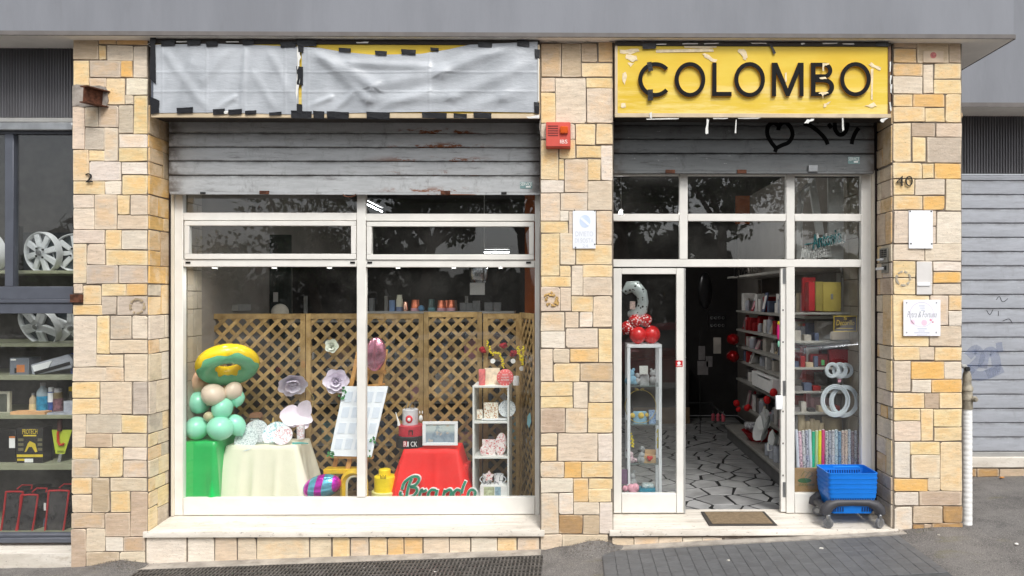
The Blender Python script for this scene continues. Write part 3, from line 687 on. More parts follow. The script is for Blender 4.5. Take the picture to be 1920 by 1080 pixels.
# ================================================================== SIGNS
YSG = -.06
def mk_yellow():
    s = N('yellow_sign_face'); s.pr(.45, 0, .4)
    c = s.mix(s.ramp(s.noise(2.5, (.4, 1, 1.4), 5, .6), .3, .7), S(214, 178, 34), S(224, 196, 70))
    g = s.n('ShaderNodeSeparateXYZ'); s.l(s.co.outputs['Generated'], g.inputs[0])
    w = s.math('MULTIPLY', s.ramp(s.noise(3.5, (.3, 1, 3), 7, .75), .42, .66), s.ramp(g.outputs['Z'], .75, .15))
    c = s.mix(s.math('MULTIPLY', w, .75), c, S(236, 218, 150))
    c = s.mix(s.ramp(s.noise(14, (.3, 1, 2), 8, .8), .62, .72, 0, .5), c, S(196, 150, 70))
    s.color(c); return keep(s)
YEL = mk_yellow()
BEIGE = M('beige_sign_frame', S(206, 188, 158), .5, var=.12, scale=6, dirt=.1)
t = thing('shop_sign', 'yellow shop sign with raised black COLOMBO letters', 'sign', tuple(P(1411, 218, YSG)))
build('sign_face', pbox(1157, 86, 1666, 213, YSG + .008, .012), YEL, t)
build('frame_bar', pbox(1153, 213.2, 1671, 219.5, YSG, .02, .002), BEIGE, t); build('sign_body', pbox(1154, 86, 1670, 218, YSG + .021, .2), MATS['dark_sign_edge'] if 'dark_sign_edge' in MATS else M('dark_sign_edge', S(46, 40, 36), .6), t); build('frame_bar', pbox(1153, 80, 1671, 85.5, YSG, .22, .002), M('dark_sign_edge', S(46, 40, 36), .6), t)
build('frame_bar', pbox(1153, 85.8, 1158, 213, YSG, .22, .002), BEIGE, t); build('frame_bar', pbox(1665.5, 85.8, 1671, 213, YSG, .22, .002), M('brown_sign_edge', S(112, 84, 60), .6), t)
LET = M('black_sign_letter', S(12, 12, 14), .5, var=.15, spec=.15); LETE = M('letter_edge_gold', S(206, 150, 66), .45)
def letter(ch, polys, holes=()):
    """face in black, side walls in gold, standing 18 mm off the sign; polys and holes in crop pixels"""
    conv = lambda pts, k, dy: [(P(1140 + x / 3.556, 60 + y / 3.556, YSG).x, YSG + dy, P(1140 + x / 3.556, 60 + y / 3.556, YSG).z) for x, y in pts]
    root = None
    for nm, m, d0, d1, grow in (('letter_side', LETE, .006, -.010, 0), ('letter', LET, -.0102, -.0142, 0)):
        mb = MB()
        for poly in polys:
            if len(poly) == 2:                           # ring: outer, inner
                o, i = poly; a = conv(o, 0, d0); b = conv(o, 0, d1); c = conv(i, 0, d1); e = conv(i, 0, d0); n = len(a)
                A = [[mb.bm.verts.new(p) for p in q] for q in (a, b, c, e)]
                closed = poly is not None and len(o) > 40 and abs(o[0][0] - o[-1][0]) + abs(o[0][1] - o[-1][1]) < 40
                for k in range(n if closed else n - 1):
                    k2 = (k + 1) % n
                    for u, v in ((0, 1), (1, 2), (2, 3), (3, 0)): mb.bm.faces.new((A[u][k], A[u][k2], A[v][k2], A[v][k]))
                if not closed:
                    for k in (0, n - 1): mb.bm.faces.new([A[u][k] for u in range(4)])
            else: mb.hull(conv(poly, 0, d0), conv(poly, 0, d1))
        if nm == 'letter_side': side = mb
        else: root = build('letter', mb, m, t, smooth=30)
    build('letter_side', side, LETE, root, smooth=30)
def arc(cx, cy, rx, ry, a0, a1, n=48): return [(cx + rx * math.cos(R(a0 + (a1 - a0) * k / n)), cy + ry * math.sin(R(a0 + (a1 - a0) * k / n))) for k in range(n + 1)]
def ring(cx, cy, rx, ry, w=27): return (arc(cx, cy, rx, ry, 0, 352), arc(cx, cy, rx - w, ry - w, 0, 352))
letter('C', [(arc(315, 320, 114, 116, 42, 318), arc(315, 320, 87, 89, 42, 318))])
letter('O', [ring(545, 320, 102, 116)])
letter('L', [[(694, 208), (722, 208), (722, 402), (822, 402), (822, 430), (692, 430)]])
letter('O', [ring(942, 320, 102, 116)])
letter('M', [[(1090, 430), (1090, 208), (1118, 208), (1118, 430)], [(1118.5, 208), (1126, 208), (1196, 380), (1196, 430), (1184, 430), (1118.5, 274)], [(1272.5, 208), (1265, 208), (1196.5, 380), (1196.5, 430), (1208, 430), (1272.5, 274)], [(1273, 430), (1273, 208), (1301, 208), (1301, 430)]])
letter('B', [[(1350, 430), (1350, 208), (1380, 208), (1380, 430)], (([(1380.5, 208)] + arc(1440, 260, 52, 52, -90, 90, 20) + [(1380.5, 312)]), ([(1380.5, 235)] + arc(1438, 260, 27, 25, -90, 90, 20) + [(1380.5, 285)])),
            (([(1380.5, 312.5)] + arc(1444, 371, 60, 58.5, -90, 90, 20) + [(1380.5, 430)]), ([(1380.5, 339)] + arc(1440, 371, 34, 32, -90, 90, 20) + [(1380.5, 403)]))])
letter('O', [ring(1646, 318, 102, 114)])
WT = M('white_torn_tape', S(222, 222, 218), .6, var=.06)
SCR = M('torn_tape_residue', S(232, 214, 178), .75, var=.15, scale=20)
def scrap(pts, Y, parent, mat=SCR, name='tape_residue', sc=3.556, ox=1140, oy=60, curl=.004, th=.0012):
    mb = MB(); a = []; b = []
    rnd = random.Random(int(pts[0][0]))
    xs_ = [p[0] for p in pts]; ys_ = [p[1] for p in pts]; am = min(max(xs_) - min(xs_), max(ys_) - min(ys_)) * (.03 if mat is TAPE else .13)
    cxx, cyy = sum(xs_) / len(pts), sum(ys_) / len(pts); shr = 1 if mat is TAPE else .8
    rag = []
    for (x, y), (x2, y2) in zip(pts, pts[1:] + pts[:1]):
        rag.append((x, y)); nn_ = 3 if math.hypot(x2 - x, y2 - y) > 20 else 2
        for q_ in range(1, nn_): rag.append((x + (x2 - x) * q_ / nn_ + rnd.uniform(-am, am), y + (y2 - y) * q_ / nn_ + rnd.uniform(-am, am)))
    if mat is WT:                                        # torn strips are thin
        wid, hei = max(xs_) - min(xs_), max(ys_) - min(ys_)
        rag = [(cxx + (x - cxx) * (.65 if hei > wid else 1), cyy + (y - cyy) * (.65 if wid >= hei else 1)) for x, y in rag]
    for x, y in rag:
        q = P(ox + x / sc, oy + y / sc, Y); d = rnd.uniform(0, curl)
        a.append((q.x, Y - d - th, q.z)); b.append((q.x, Y - d, q.z))
    mb.hull(a, b); return build(name, mb, mat, parent, smooth=0)
for pts in ([(76, 118), (200, 112), (215, 130), (150, 150), (80, 142)], [(120, 150), (190, 160), (200, 190), (160, 200), (118, 178)], [(98, 275), (120, 268), (126, 300), (112, 355), (98, 330)], [(630, 148), (650, 145), (728, 185), (715, 203), (640, 168)],
            [(870, 116), (905, 114), (930, 172), (915, 188), (885, 150), (870, 138)], [(320, 118), (700, 112), (705, 132), (322, 138)], [(500, 92), (725, 90), (722, 104), (640, 112), (510, 106)], [(1735, 215), (1760, 205), (1822, 240), (1808, 258)], [(1750, 250), (1768, 246), (1764, 455), (1752, 450)],
            [(1710, 492), (1770, 468), (1795, 495), (1750, 505)], [(1435, 480), (1488, 460), (1470, 482), (1440, 505)], [(1178, 275), (1192, 270), (1190, 340), (1180, 330)], [(130, 205), (175, 208), (150, 235)], [(86, 478), (118, 474), (120, 500), (90, 505)]):
    scrap(pts, YSG + .0075, t)
for pts in ([(1430, 208), (1476, 206), (1472, 218), (1446, 224), (1438, 262), (1430, 256)], [(1408, 306), (1450, 300), (1458, 314), (1414, 315)], [(1402, 408), (1464, 400), (1472, 409), (1442, 418), (1434, 446), (1426, 420)]): scrap(pts, YSG - .0146, t)
for pts in ([(655, 582), (680, 582), (672, 680), (642, 678)], [(852, 585), (860, 585), (856, 676), (840, 674)], [(1325, 575), (1375, 572), (1335, 620), (1305, 615)], [(1555, 575), (1568, 575), (1578, 650), (1562, 664)], [(1822, 575), (1870, 566), (1835, 612), (1812, 596)], [(272, 540), (296, 535), (298, 575), (275, 575)],
            [(255, 578), (470, 572), (470, 582), (258, 588)], [(700, 572), (800, 570), (798, 580), (702, 584)], [(865, 572), (1018, 570), (1000, 582), (868, 580)], [(1875, 200), (1890, 198), (1886, 260), (1874, 270)], [(1878, 290), (1896, 292), (1884, 350), (1876, 345)], [(1880, 350), (1898, 348), (1892, 410), (1878, 404)], [(1868, 470), (1882, 465), (1896, 525), (1884, 530)],
            [(320, 78), (390, 76), (388, 86), (322, 88)], [(495, 76), (600, 72), (600, 82), (498, 86)], [(640, 76), (735, 70), (738, 80), (642, 84)], [(950, 70), (1050, 70), (1060, 82), (960, 82)], [(1285, 74), (1310, 70), (1312, 84), (1288, 88)], [(1430, 72), (1530, 70), (1528, 80), (1432, 84)], [(1560, 76), (1640, 74), (1642, 86), (1566, 84)]):
    scrap(pts, YSG - .002, t, WT, 'tape_strip')
for pts in ([(228, 78), (322, 76), (318, 112), (232, 114)], [(1785, 70), (1870, 66), (1872, 96), (1790, 96)], [(1072, 78), (1090, 80), (1120, 140), (1105, 152), (1088, 110)]): scrap(pts, YSG - .003, t, TAPE, 'tape_strip', curl=.002)
for pts in ([(258, 204), (290, 198), (300, 258), (270, 264)], [(264, 384), (300, 382), (300, 456), (266, 460)]): scrap(pts, YSG - .015, t, TAPE, 'tape_strip', curl=.002)
# the covered sign over the window
def mk_tarp():
    s = N('grey_plastic_sheet'); s.pr(.34, 0, .5)
    c = s.mix(s.ramp(s.noise(3, (1, 1, 1), 4), .3, .7), S(158, 163, 169), S(184, 189, 195)); s.color(c)
    v = s.noise(26, (.5, 1, 1.6), 6, .7); s.bump(v, .6, .006)
    return keep(s)
TARP = mk_tarp()
cs = thing('covered_sign', 'long sign hidden under taped grey plastic sheeting', 'sign', tuple(P(648, 220, YSG)))
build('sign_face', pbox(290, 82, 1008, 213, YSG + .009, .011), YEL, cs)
build('frame_bar', pbox(283, 213.2, 1012, 220, YSG, .02, .002), BEIGE, cs); build('sign_body', pbox(284, 82, 1011, 218, YSG + .021, .2), MATS['dark_sign_edge'], cs); build('frame_bar', pbox(283, 76, 1012, 81.7, YSG, .22, .002), MATS['dark_sign_edge'], cs)
build('frame_bar', pbox(283, 82, 289.5, 213, YSG, .22, .002), DGREY, cs); build('frame_bar', pbox(1008.4, 82, 1012, 213, YSG, .22, .002), BEIGE, cs)
def sheet(label, top, bot, nx, seed, folds, creases, vcre):
    rnd = random.Random(seed)
    def li(pts, u):
        for (a, ya), (b, yb) in zip(pts, pts[1:]):
            if u <= b: return ya + (yb - ya) * (u - a) / (b - a)
        return pts[-1][1]
    L, Rr = top[0][0], top[-1][0]
    def f(u, v):
        px = L + (Rr - L) * u; py = li(bot, px) * (1 - v) + li(top, px) * v
        q = P(px, py, YSG - .002); edge = min(1, 6 * min(v, 1 - v)) * min(1, 8 * min(u, 1 - u) + .1)
        d = 0
        for (x0, y0, x1, y1, w, h) in folds:             # a soft fold from one point to another
            dx, dy = x1 - x0, y1 - y0; l2 = dx * dx + dy * dy
            tt = max(0, min(1, ((px - x0) * dx + (py - y0) * dy) / l2)); e = math.hypot(px - x0 - tt * dx, py - y0 - tt * dy)
            sd = math.copysign(1, (px - x0) * dy - (py - y0) * dx)
            d += h * math.exp(-(e / w) ** 2) * (1 + .5 * sd * min(1, e / w))
        c = 0
        for y in creases: c += .0035 * math.exp(-((py - y) / 1.3) ** 2)
        for x in vcre: c += .003 * math.exp(-((px - x) / 1.5) ** 2)
        d = d * edge + c + .0016 * math.sin(px * .05 + py * .09 + seed) * edge
        return (q.x, q.y - max(0, d + .002), q.z)
    mb = MB().grid(f, nx, 64)
    return solo('plastic_sheet', mb, TARP, label, 'plastic sheet', 'grey plastic sheets taped over the sign', smooth=180)
s1 = sheet('shorter grey plastic sheet taped over the covered sign by the old joist', [(288, 84), (400, 82), (470, 84), (560, 88)], [(288, 212), (420, 211), (560, 215)], 130, 3,
      [(300, 90, 380, 200, 10, .010), (455, 205, 462, 95, 6, .011), (430, 90, 380, 150, 9, .007), (340, 210, 360, 120, 8, .007), (500, 90, 555, 200, 9, .008), (520, 210, 480, 140, 9, .007), (400, 212, 440, 185, 6, .012)], (135.5, 172), (305, 388, 460, 535))
s2 = sheet('longer sagging grey plastic sheet taped over the covered sign by the alarm box', [(566, 88), (600, 90), (640, 97), (700, 103), (790, 101), (840, 93), (880, 84), (1008, 78)], [(566, 214), (700, 211), (860, 209), (1008, 211)], 190, 8,
      [(575, 92, 700, 165, 14, .022), (700, 165, 830, 140, 15, .016), (830, 140, 960, 84, 14, .022), (600, 110, 690, 190, 10, .012), (690, 190, 850, 185, 12, .010), (850, 185, 1000, 120, 13, .014), (570, 205, 620, 185, 6, .014), (630, 210, 660, 180, 7, .013), (660, 120, 800, 128, 9, .014), (720, 205, 800, 175, 10, .010), (900, 205, 1000, 165, 12, .010), (980, 90, 940, 180, 10, .008), (690, 205, 700, 170, 6, .009)], (136, 172.5), (806, 578))
def tape(x0, y0, x1, y1, parent, ox=300, oy=40, sc=2.667, tilt=0):
    scrap([(x0, y0 + tilt), (x1, y0 - tilt), (x1 - 1, y1 - tilt), (x0 + 2, y1 + tilt)], YSG - .009, parent, TAPE, 'tape_strip', sc, ox, oy, .003)
for q in ((5, 92, 76, 124), (136, 92, 204, 121), (230, 99, 290, 126), (412, 92, 472, 118), (602, 103, 680, 130), (83, 431, 166, 460), (264, 438, 325, 466), (342, 440, 410, 466), (425, 446, 482, 466), (545, 454, 608, 470)): tape(*q, s1, tilt=2)
for q in ((682, 92, 784, 124), (690, 122, 718, 156), (682, 226, 716, 318), (684, 414, 712, 466), (655, 448, 760, 486), (766, 449, 822, 486), (834, 452, 945, 488), (1032, 454, 1150, 490), (1310, 457, 1434, 486), (1468, 461, 1535, 486), (1568, 457, 1658, 486), (893, 134, 955, 154), (1075, 148, 1135, 170), (1206, 141, 1280, 167), (1352, 132, 1394, 150), (1590, 105, 1660, 130), (1785, 95, 1848, 126), (1873, 140, 1900, 186), (1870, 405, 1897, 462)): tape(*q, s2, tilt=-2)
for pts in ([(-52, 60), (-22, 60), (-20, 120), (-48, 124)], [(-48, 124), (-24, 122), (-20, 330), (-50, 300)], [(-50, 390), (-2, 410), (-4, 470), (-46, 478)]): scrap([(x, y + 40) for x, y in pts], YSG - .0095, cs, TAPE, 'tape_strip', 2.667, 300, 20, .002)
for pts in ([(685, 124), (700, 124), (712, 180), (700, 200), (705, 300), (678, 420), (674, 330), (686, 220)], [(1888, 186), (1896, 186), (1898, 400), (1888, 400)], [(1830, 476), (1898, 462), (1894, 490), (1840, 488)], [(320, 446), (342, 446), (340, 464), (322, 466)]): scrap(pts, YSG - .008, s2, WT, 'torn_tape', 2.667, 300, 40, .004)
for pts in ([(330, 100), (395, 99), (395, 106), (332, 107)], [(80, 98), (135, 98), (133, 106), (82, 107)], [(980, 103), (1045, 100), (1040, 112), (985, 112)]): scrap(pts, YSG - .0085, cs, WT, 'torn_tape', 2.667, 300, 40, .003)

# ================================================================== THINGS FIXED TO THE PILLARS
def cable(name, pts, r, mat, label): solo(name, MB().tube(pts, r, 6), mat, label, 'cable')
GC = M('grey_cable', S(176, 170, 162), .6)
cable('cable', [P(x, y, -.03) for x, y in ((1000, 82), (1012, 78), (1026, 76), (1045, 79), (1070, 81), (1092, 80), (1110, 76), (1120, 74), (1140, 76), (1152, 80))], .004, GC, 'thin grey cable running along the top of the middle pillar')
cable('cable', [P(x, y, -.03) for x, y in ((276, 84), (282, 80), (290, 77), (291, 86), (283, 88), (279, 85))], .0025, WT, 'loop of thin white wire at the covered sign corner')
cable('cable', [P(x, y, -.016) for x, y in ((1013, 225), (1012, 240), (1014, 254), (1020, 260), (1026, 259))], .003, GC, 'short grey cable curling into the red alarm box')
RED = M('faded_red_steel', S(206, 84, 72), .45, var=.1, scale=6)
al = thing('alarm_box', 'faded red steel alarm siren box with orange lamp and louvres', 'alarm', tuple(P(1046, 278, 0)))
x0, x1, z0, z1 = rect(1023, 228.5, 1070, 277.5, -.08)
b = MB(); b.hull([(x0, -.014, z0 + .004), (x1, -.014, z0 + .004), (x1, -.014, z1), (x0, -.014, z1)], [(x0 + .004, -.085, z0 + .012), (x1 - .004, -.085, z0 + .012), (x1 - .004, -.085, z1 - .003), (x0 + .004, -.085, z1 - .003)])
bmesh.ops.bevel(b.bm, geom=list(b.bm.edges), offset=.003, segments=2, affect='EDGES')
build('housing', b, RED, al)
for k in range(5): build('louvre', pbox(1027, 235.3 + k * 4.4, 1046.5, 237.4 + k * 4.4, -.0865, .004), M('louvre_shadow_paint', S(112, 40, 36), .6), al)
x0, x1, z0, z1 = rect(1050, 238, 1065, 251.5, -.08); b = MB(); b.box(x0, x1, -.108, -.0855, z0, z1, .006)
build('lamp', b, M('orange_lens', S(222, 92, 20), .15, spec=.6, **{'Transmission Weight': .2}), al)
lettering('lettering', 'IBS', M('white_print', S(236, 226, 220), .6), 1050, 262, 1064, 269, -.0856, al, .0008)
# faded parking notice
fp = thing('parking_notice', 'sun bleached white no parking notice on the middle pillar', 'sign', tuple(P(1096, 466, 0)))
build('plate', pbox(1074, 395, 1117, 466, -.020, .0035, .001), M('bleached_plate', S(232, 236, 242), .5, var=.03), fp)
FB = M('faded_blue_print', S(196, 210, 232), .6); FG = M('faded_grey_print', S(204, 210, 220), .6)
mbr = MB(); q = P(1097, 415, -.0205)
pr_ = [(q.x + math.cos(a) * .045, q.z + math.sin(a) * .052) for a in [k * math.pi / 16 for k in range(32)]]
mbr.prism(pr_, -.0212, -.0203); build('no_parking_disc', mbr, FB, fp)
mbr = MB(); mbr.prism([(q.x - .040, q.z + .020), (q.x - .028, q.z + .036), (q.x + .040, q.z - .024), (q.x + .028, q.z - .038)], -.0222, -.0214); build('slash', mbr, MATS['bleached_plate'], fp)
lettering('lettering', 'DIVIETO', FG, 1079, 434, 1112, 443, -.0204, fp, .0006); lettering('lettering', 'DI SOSTA', FG, 1078, 447, 1113, 455, -.0204, fp, .0006)
lettering('lettering', '24', FG, 1092, 458, 1103, 464, -.0204, fp, .0006)
for x, y in ((1077, 394), (1115, 395), (1079, 464), (1115, 458)): build('screw', pbox(x - 1, y - 1, x + 1.2, y + 1.2, -.0225, .003), BLACKIRON, fp)
# house numbers
o = lettering('house_number', '2', BLACKIRON, 161, 325, 174, 342, -.018, None, .008, bold=-.01); tag(o, 'small black metal house number 2 on the pillar', 'house number')
o = lettering('house_number', '40', BLACKIRON, 1680, 330, 1711, 349, -.018, None, .008, bold=-.015); tag(o, 'black metal house number 40 on the pillar', 'house number')
# plates of the right pillar
st = thing('stone_plaque', 'engraved stone plaque with a round red stamp high on the pillar', 'plaque', tuple(P(1750, 117, 0)))
build('plaque', pbox(1731, 96, 1769, 117, -.0165, .004, .0015), M('plaque_stone', S(206, 186, 162), .85, var=.1), st)
mbr = MB(); q = P(1750, 103.5, -.0168); mbr.prism([(q.x + math.cos(a) * .026, q.z + math.sin(a) * .026) for a in [k * math.pi / 12 for k in range(24)]], -.0175, -.0165); build('stamp', mbr, M('red_stamp', S(196, 120, 116), .8, var=.25, scale=60), st)
pl = thing('blank_plate', 'blank white enamel plate screwed to the pillar under the number 40', 'plate', tuple(P(1727, 466, 0)))
build('plate', pbox(1704, 394.5, 1749, 466, -.021, .004, .001), M('white_enamel', S(238, 241, 246), .35, var=.02), pl)
for x, y in ((1706.5, 396), (1746, 396), (1708, 456.5), (1747, 457)): build('screw', pbox(x - 1, y - 1, x + 1.4, y + 1.4, -.0235, .003), BLACKIRON, pl)
pl = thing('letter_slot', 'narrow pale grey plate with a white slot on the pillar', 'plate', tuple(P(1733, 552, 0)))
build('plate', pbox(1719, 491, 1747, 552, -.0185, .004, .001), M('pale_grey_plate', S(216, 213, 210), .6, var=.04), pl)
build('slot_cover', pbox(1720, 530, 1744, 536, -.026, .0075, .001), WHITE, pl)
pn = thing('shop_plaque', 'square white acrylic shop plaque with thin script and pink flowers', 'plaque', tuple(P(1729, 630, 0)))
build('plate', pbox(1694, 562, 1763.5, 630, -.026, .005, .0008), M('white_acrylic', S(240, 241, 247), .25, var=.02), pn)
SCP = M('slate_print', S(86, 92, 112), .6); PKP = M('pink_print', S(240, 208, 226), .6); LIL = M('lilac_print', S(216, 210, 226), .6)
def flat_ring(px, py, rx, ry, w, Y, mat, parent, a0=0, a1=360, name='printed_ring'):
    n = 40; q = P(px, py, Y); k = 6 / F; mb = MB(); A = []
    for i in range(n + 1):
        a = R(a0 + (a1 - a0) * i / n); A.append((math.cos(a), math.sin(a)))
    for (c0, s0), (c1, s1_) in zip(A, A[1:]):
        p = lambda c, s, d: (q.x + c * (rx + d) * k, Y, q.z + s * (ry + d) * k)
        mb.quad(p(c0, s0, 0), p(c1, s1_, 0), p(c1, s1_, w), p(c0, s0, w))
    return build(name, mb, mat, parent, smooth=0)
flat_ring(1728, 590, 22, 22.5, 1.2, -.0262, LIL, pn, -60, 300)
flat_ring(1711, 604, 0, 0, 4.5, -.0262, PKP, pn); flat_ring(1733, 605, 0, 0, 5.5, -.02625, PKP, pn)
flat_ring(1745, 600, 0, 0, 2.2, -.0264, M('rose_print', S(222, 140, 162), .6), pn); flat_ring(1749, 604, 0, 0, 1.6, -.0264, MATS['rose_print'], pn)
lettering('lettering', 'Petra & Fortuna', SCP, 1701, 584, 1756, 595, -.0263, pn, .0006, shear=.35, bold=-.02)
for y, x0, x1 in ((616, 1720, 1738), (620, 1722, 1734), (623.5, 1714, 1743), (627.5, 1719, 1739)): build('print_line', pbox(x0, y, x1, y + 1.3, -.0262, .0006), M('grey_print', S(176, 184, 206), .6), pn)
for y0 in (573, 577, 581): build('print_line', pbox(1723 + (y0 - 573) * .5, y0, 1734, y0 + 1.2, -.0262, .0006), M('grey_print', None), pn)
for x, y in ((1700, 567.5), (1756, 567.5), (1700, 623), (1755.5, 623)): build('screw', pbox(x - .8, y - .8, x + 1.2, y + 1.2, -.029, .0032), STEEL, pn)
# intercoms on the reveal
def reveal_box(u0, u1, py0, py1, dep, mb=None, bev=.002):
    return (mb or MB()).box(X(1673) - .0125 - dep, X(1673) - .011, .31 * u0, .31 * u1, Z(py1), Z(py0), bev)
ic = thing('intercom', 'steel door intercom panel with call buttons in the door reveal', 'intercom', (X(1673) - .02, .12, Z(490)))
build('panel', reveal_box(.12, .66, 463, 491, .010), M('intercom_steel', S(150, 148, 140), .4, .5, var=.2), ic)
for k in range(4):
    for u in (.2, .42): build('button', reveal_box(u, u + .16, 466 + k * 4, 469 + k * 4, .014, bev=0), BLACK, ic)
build('label_strip', reveal_box(.38, .68, 482.5, 486.5, .03), WHITE, ic)
ic = thing('intercom', 'small square door bell with a white tab below the intercom panel', 'doorbell', (X(1673) - .02, .12, Z(512)))
build('panel', reveal_box(.14, .52, 493, 511, .010), MATS['intercom_steel'], ic); build('button', reveal_box(.22, .4, 497, 505, .016), BLACK, ic); build('label_strip', reveal_box(.32, .75, 499.5, 504.5, .03), WHITE, ic)
# gas pipe
gp = thing('gas_pipe', 'white ribbed pipe with an old brass valve standing against the pillar', 'pipe', tuple(P(1813, 985, .08)))
q = P(1813, 985, .08); zt = Z(768, .08); zb = gz(q.x) - .01
prof = []; z = zb; rnd = random.Random(2)
while z < zt:
    prof += [(.0408, z), (.0414, z + .002), (.0414, z + .026), (.0408, z + .028)]; z += rnd.uniform(.028, .05)
build('pipe_sleeve', MB().lathe((q.x, .08, 0), prof, 20), M('white_pipe_plastic', S(238, 238, 236), .5, var=.04, dirt=.12), gp)
vz = lambda py: Z(py, .08)
build('valve_body', MB().lathe((q.x, .08, 0), [(.046, vz(768)), (.046, vz(752)), (.050, vz(751)), (.050, vz(744)), (.043, vz(742)), (.043, vz(734)), (.048, vz(733)), (.048, vz(727)), (.038, vz(724)), (.034, vz(716)), (.036, vz(708)), (.030, vz(700)), (.016, vz(694))], 20), BRASSY, gp)
build('valve_nut', MB().lathe((q.x + .035, .028, vz(748)), [(.026, -.02), (.026, .01), (.018, .012), (.018, .03), (.012, .032)], 6, 'Y'), BRASSY, gp)
build('pipe_elbow', MB().tube([(q.x - .005, .08, vz(706)), (q.x - .006, .08, vz(694)), (q.x - .016, .08, vz(688)), (q.x - .05, .08, vz(687))], .02, 12), GREYMET, gp)
build('bolt', MB().lathe((q.x - .012, .05, vz(692)), [(.02, -.012), (.02, .012)], 6, 'Y'), BLACKIRON, gp)
hk = MB(); q = P(1801, 216, .02); hk.ell((q.x + .004, .04, q.z), .018, .03, .034, n=10); solo('wall_bracket', hk, M('sandy_mortar_lump', S(214, 180, 136), .9, var=.2), 'lump of sandy mortar sticking out from the pillar edge', 'mortar lump')
# ================================================================== WHEEL COVER SHOP (left)
YL = .2
ribbed('ribbed_cladding', 'dark ribbed metal cladding above the wheel cover shop', -260, 84, 137, 220, YL, 75)
ls = thing('side_window', 'dark grey framed window of the wheel cover shop', 'shop window', tuple(P(60, 1018, YL)))
build('rail', pbox(-260, 221, 136, 228, YL - .02, .07, .004), GREYMET, ls); build('rail', pbox(-260, 229, 136, 243, YL - .05, .1, .006), STEEL, ls)
bm_ = lambda n, *q, Y=YL, d=.06: build(n, pbox(*q, Y, d, .003), DGREY, ls)
bm_('head', -260, 244, 136, 250, ); bm_('mullion', 8.5, 250.3, 25, 537); bm_('mullion', -175, 250.3, -158, 537)
bm_('transom', -260, 537.3, 136, 561, Y=YL - .006); bm_('transom', -260, 561.3, 136, 568, Y=YL - .016); bm_('transom', -260, 568.3, 136, 588, Y=YL - .004)
bm_('bottom_rail', -260, 1001, 136, 1008, Y=YL - .004); bm_('bottom_rail', -260, 1008.3, 136, 1019, Y=YL - .016)
build('pane', pbox(25, 250, 140, 538, YL + .03, .006), GLASS, ls, smooth=0); build('pane', pbox(-158, 250, 8.6, 538, YL + .03, .006), GLASS, ls, smooth=0); build('pane', pbox(-260, 587, 140, 1002, YL + .03, .006), GLASS, ls, smooth=0)
q = rect(-260, 1036, 137, 1075, -.0); sl = thing('marble_sill', 'low pale marble step below the wheel cover shop window', 'sill', tuple(P(60, 1075, 0)), 'worn white marble sills')
mbq = MB(); zt = Z(1020, YL); mbq.hull([(q[0], .004, zt - .4), (q[0], .004, Z(1036, 0)), (q[0], YL + .06, zt), (q[0], YL + .06, zt - .4)], [(X(137), .004, zt - .4), (X(137), .004, Z(1036, 0)), (X(137), YL + .06, zt), (X(137), YL + .06, zt - .4)])
build('slab', mbq, MARBLE, sl)
DW = M('dark_shop_wall', S(96, 92, 90), .9, var=.2)
struct('wall', MB().box(-6.6, X(139), 1.1, 1.15, -.5, 4.0), DW)
struct('wall', MB().box(X(139), X(139) + .04, .325, 1.15, -.5, 4.0), DW)
struct('shop_floor', MB().box(-6.6, X(139), YL + .07, 1.1, -.45, -.3), DW)
OLIVE = M('olive_grey_shelf', S(150, 152, 128), .5, var=.08)
YK = .42
def lshelf(y0, y1, lab, px0=-260):
    a, b, c, d = rect(px0, y0, 139, y1, YK)
    return solo('shelf', MB().box(a, b - .004, YK, 1.06, c, d, .002), OLIVE, lab, 'shelf', 'olive shelves in the wheel cover shop')
lshelf(507, 513, 'olive shelf carrying the upper wheel cover'); lshelf(643, 650.5, 'olive shelf under the tilted lower wheel covers'); lshelf(704, 713, 'olive shelf carrying the clear plastic lamp')
lshelf(778, 786, 'olive shelf with the spray cans'); lshelf(870, 882, 'olive shelf with the black boxed tool'); lshelf(997, 1004, 'lowest olive shelf with the bagged car mats')
solo('back_panel', pbox(20, 436, 139, 508, .92, .03), M('charcoal_panel', S(52, 55, 62), .5), 'low charcoal back panel behind the upper wheel cover', 'panel')
solo('shelf_post', pbox(27, 424, 36, 508, .6, .05), BLACK, 'slim black post beside the upper wheel cover', 'post')
RIM = M('silver_wheel_paint', S(232, 235, 238), .35, .08, var=.06, scale=5); RIMD = M('wheel_shadow_plastic', S(96, 104, 110), .4, .3)
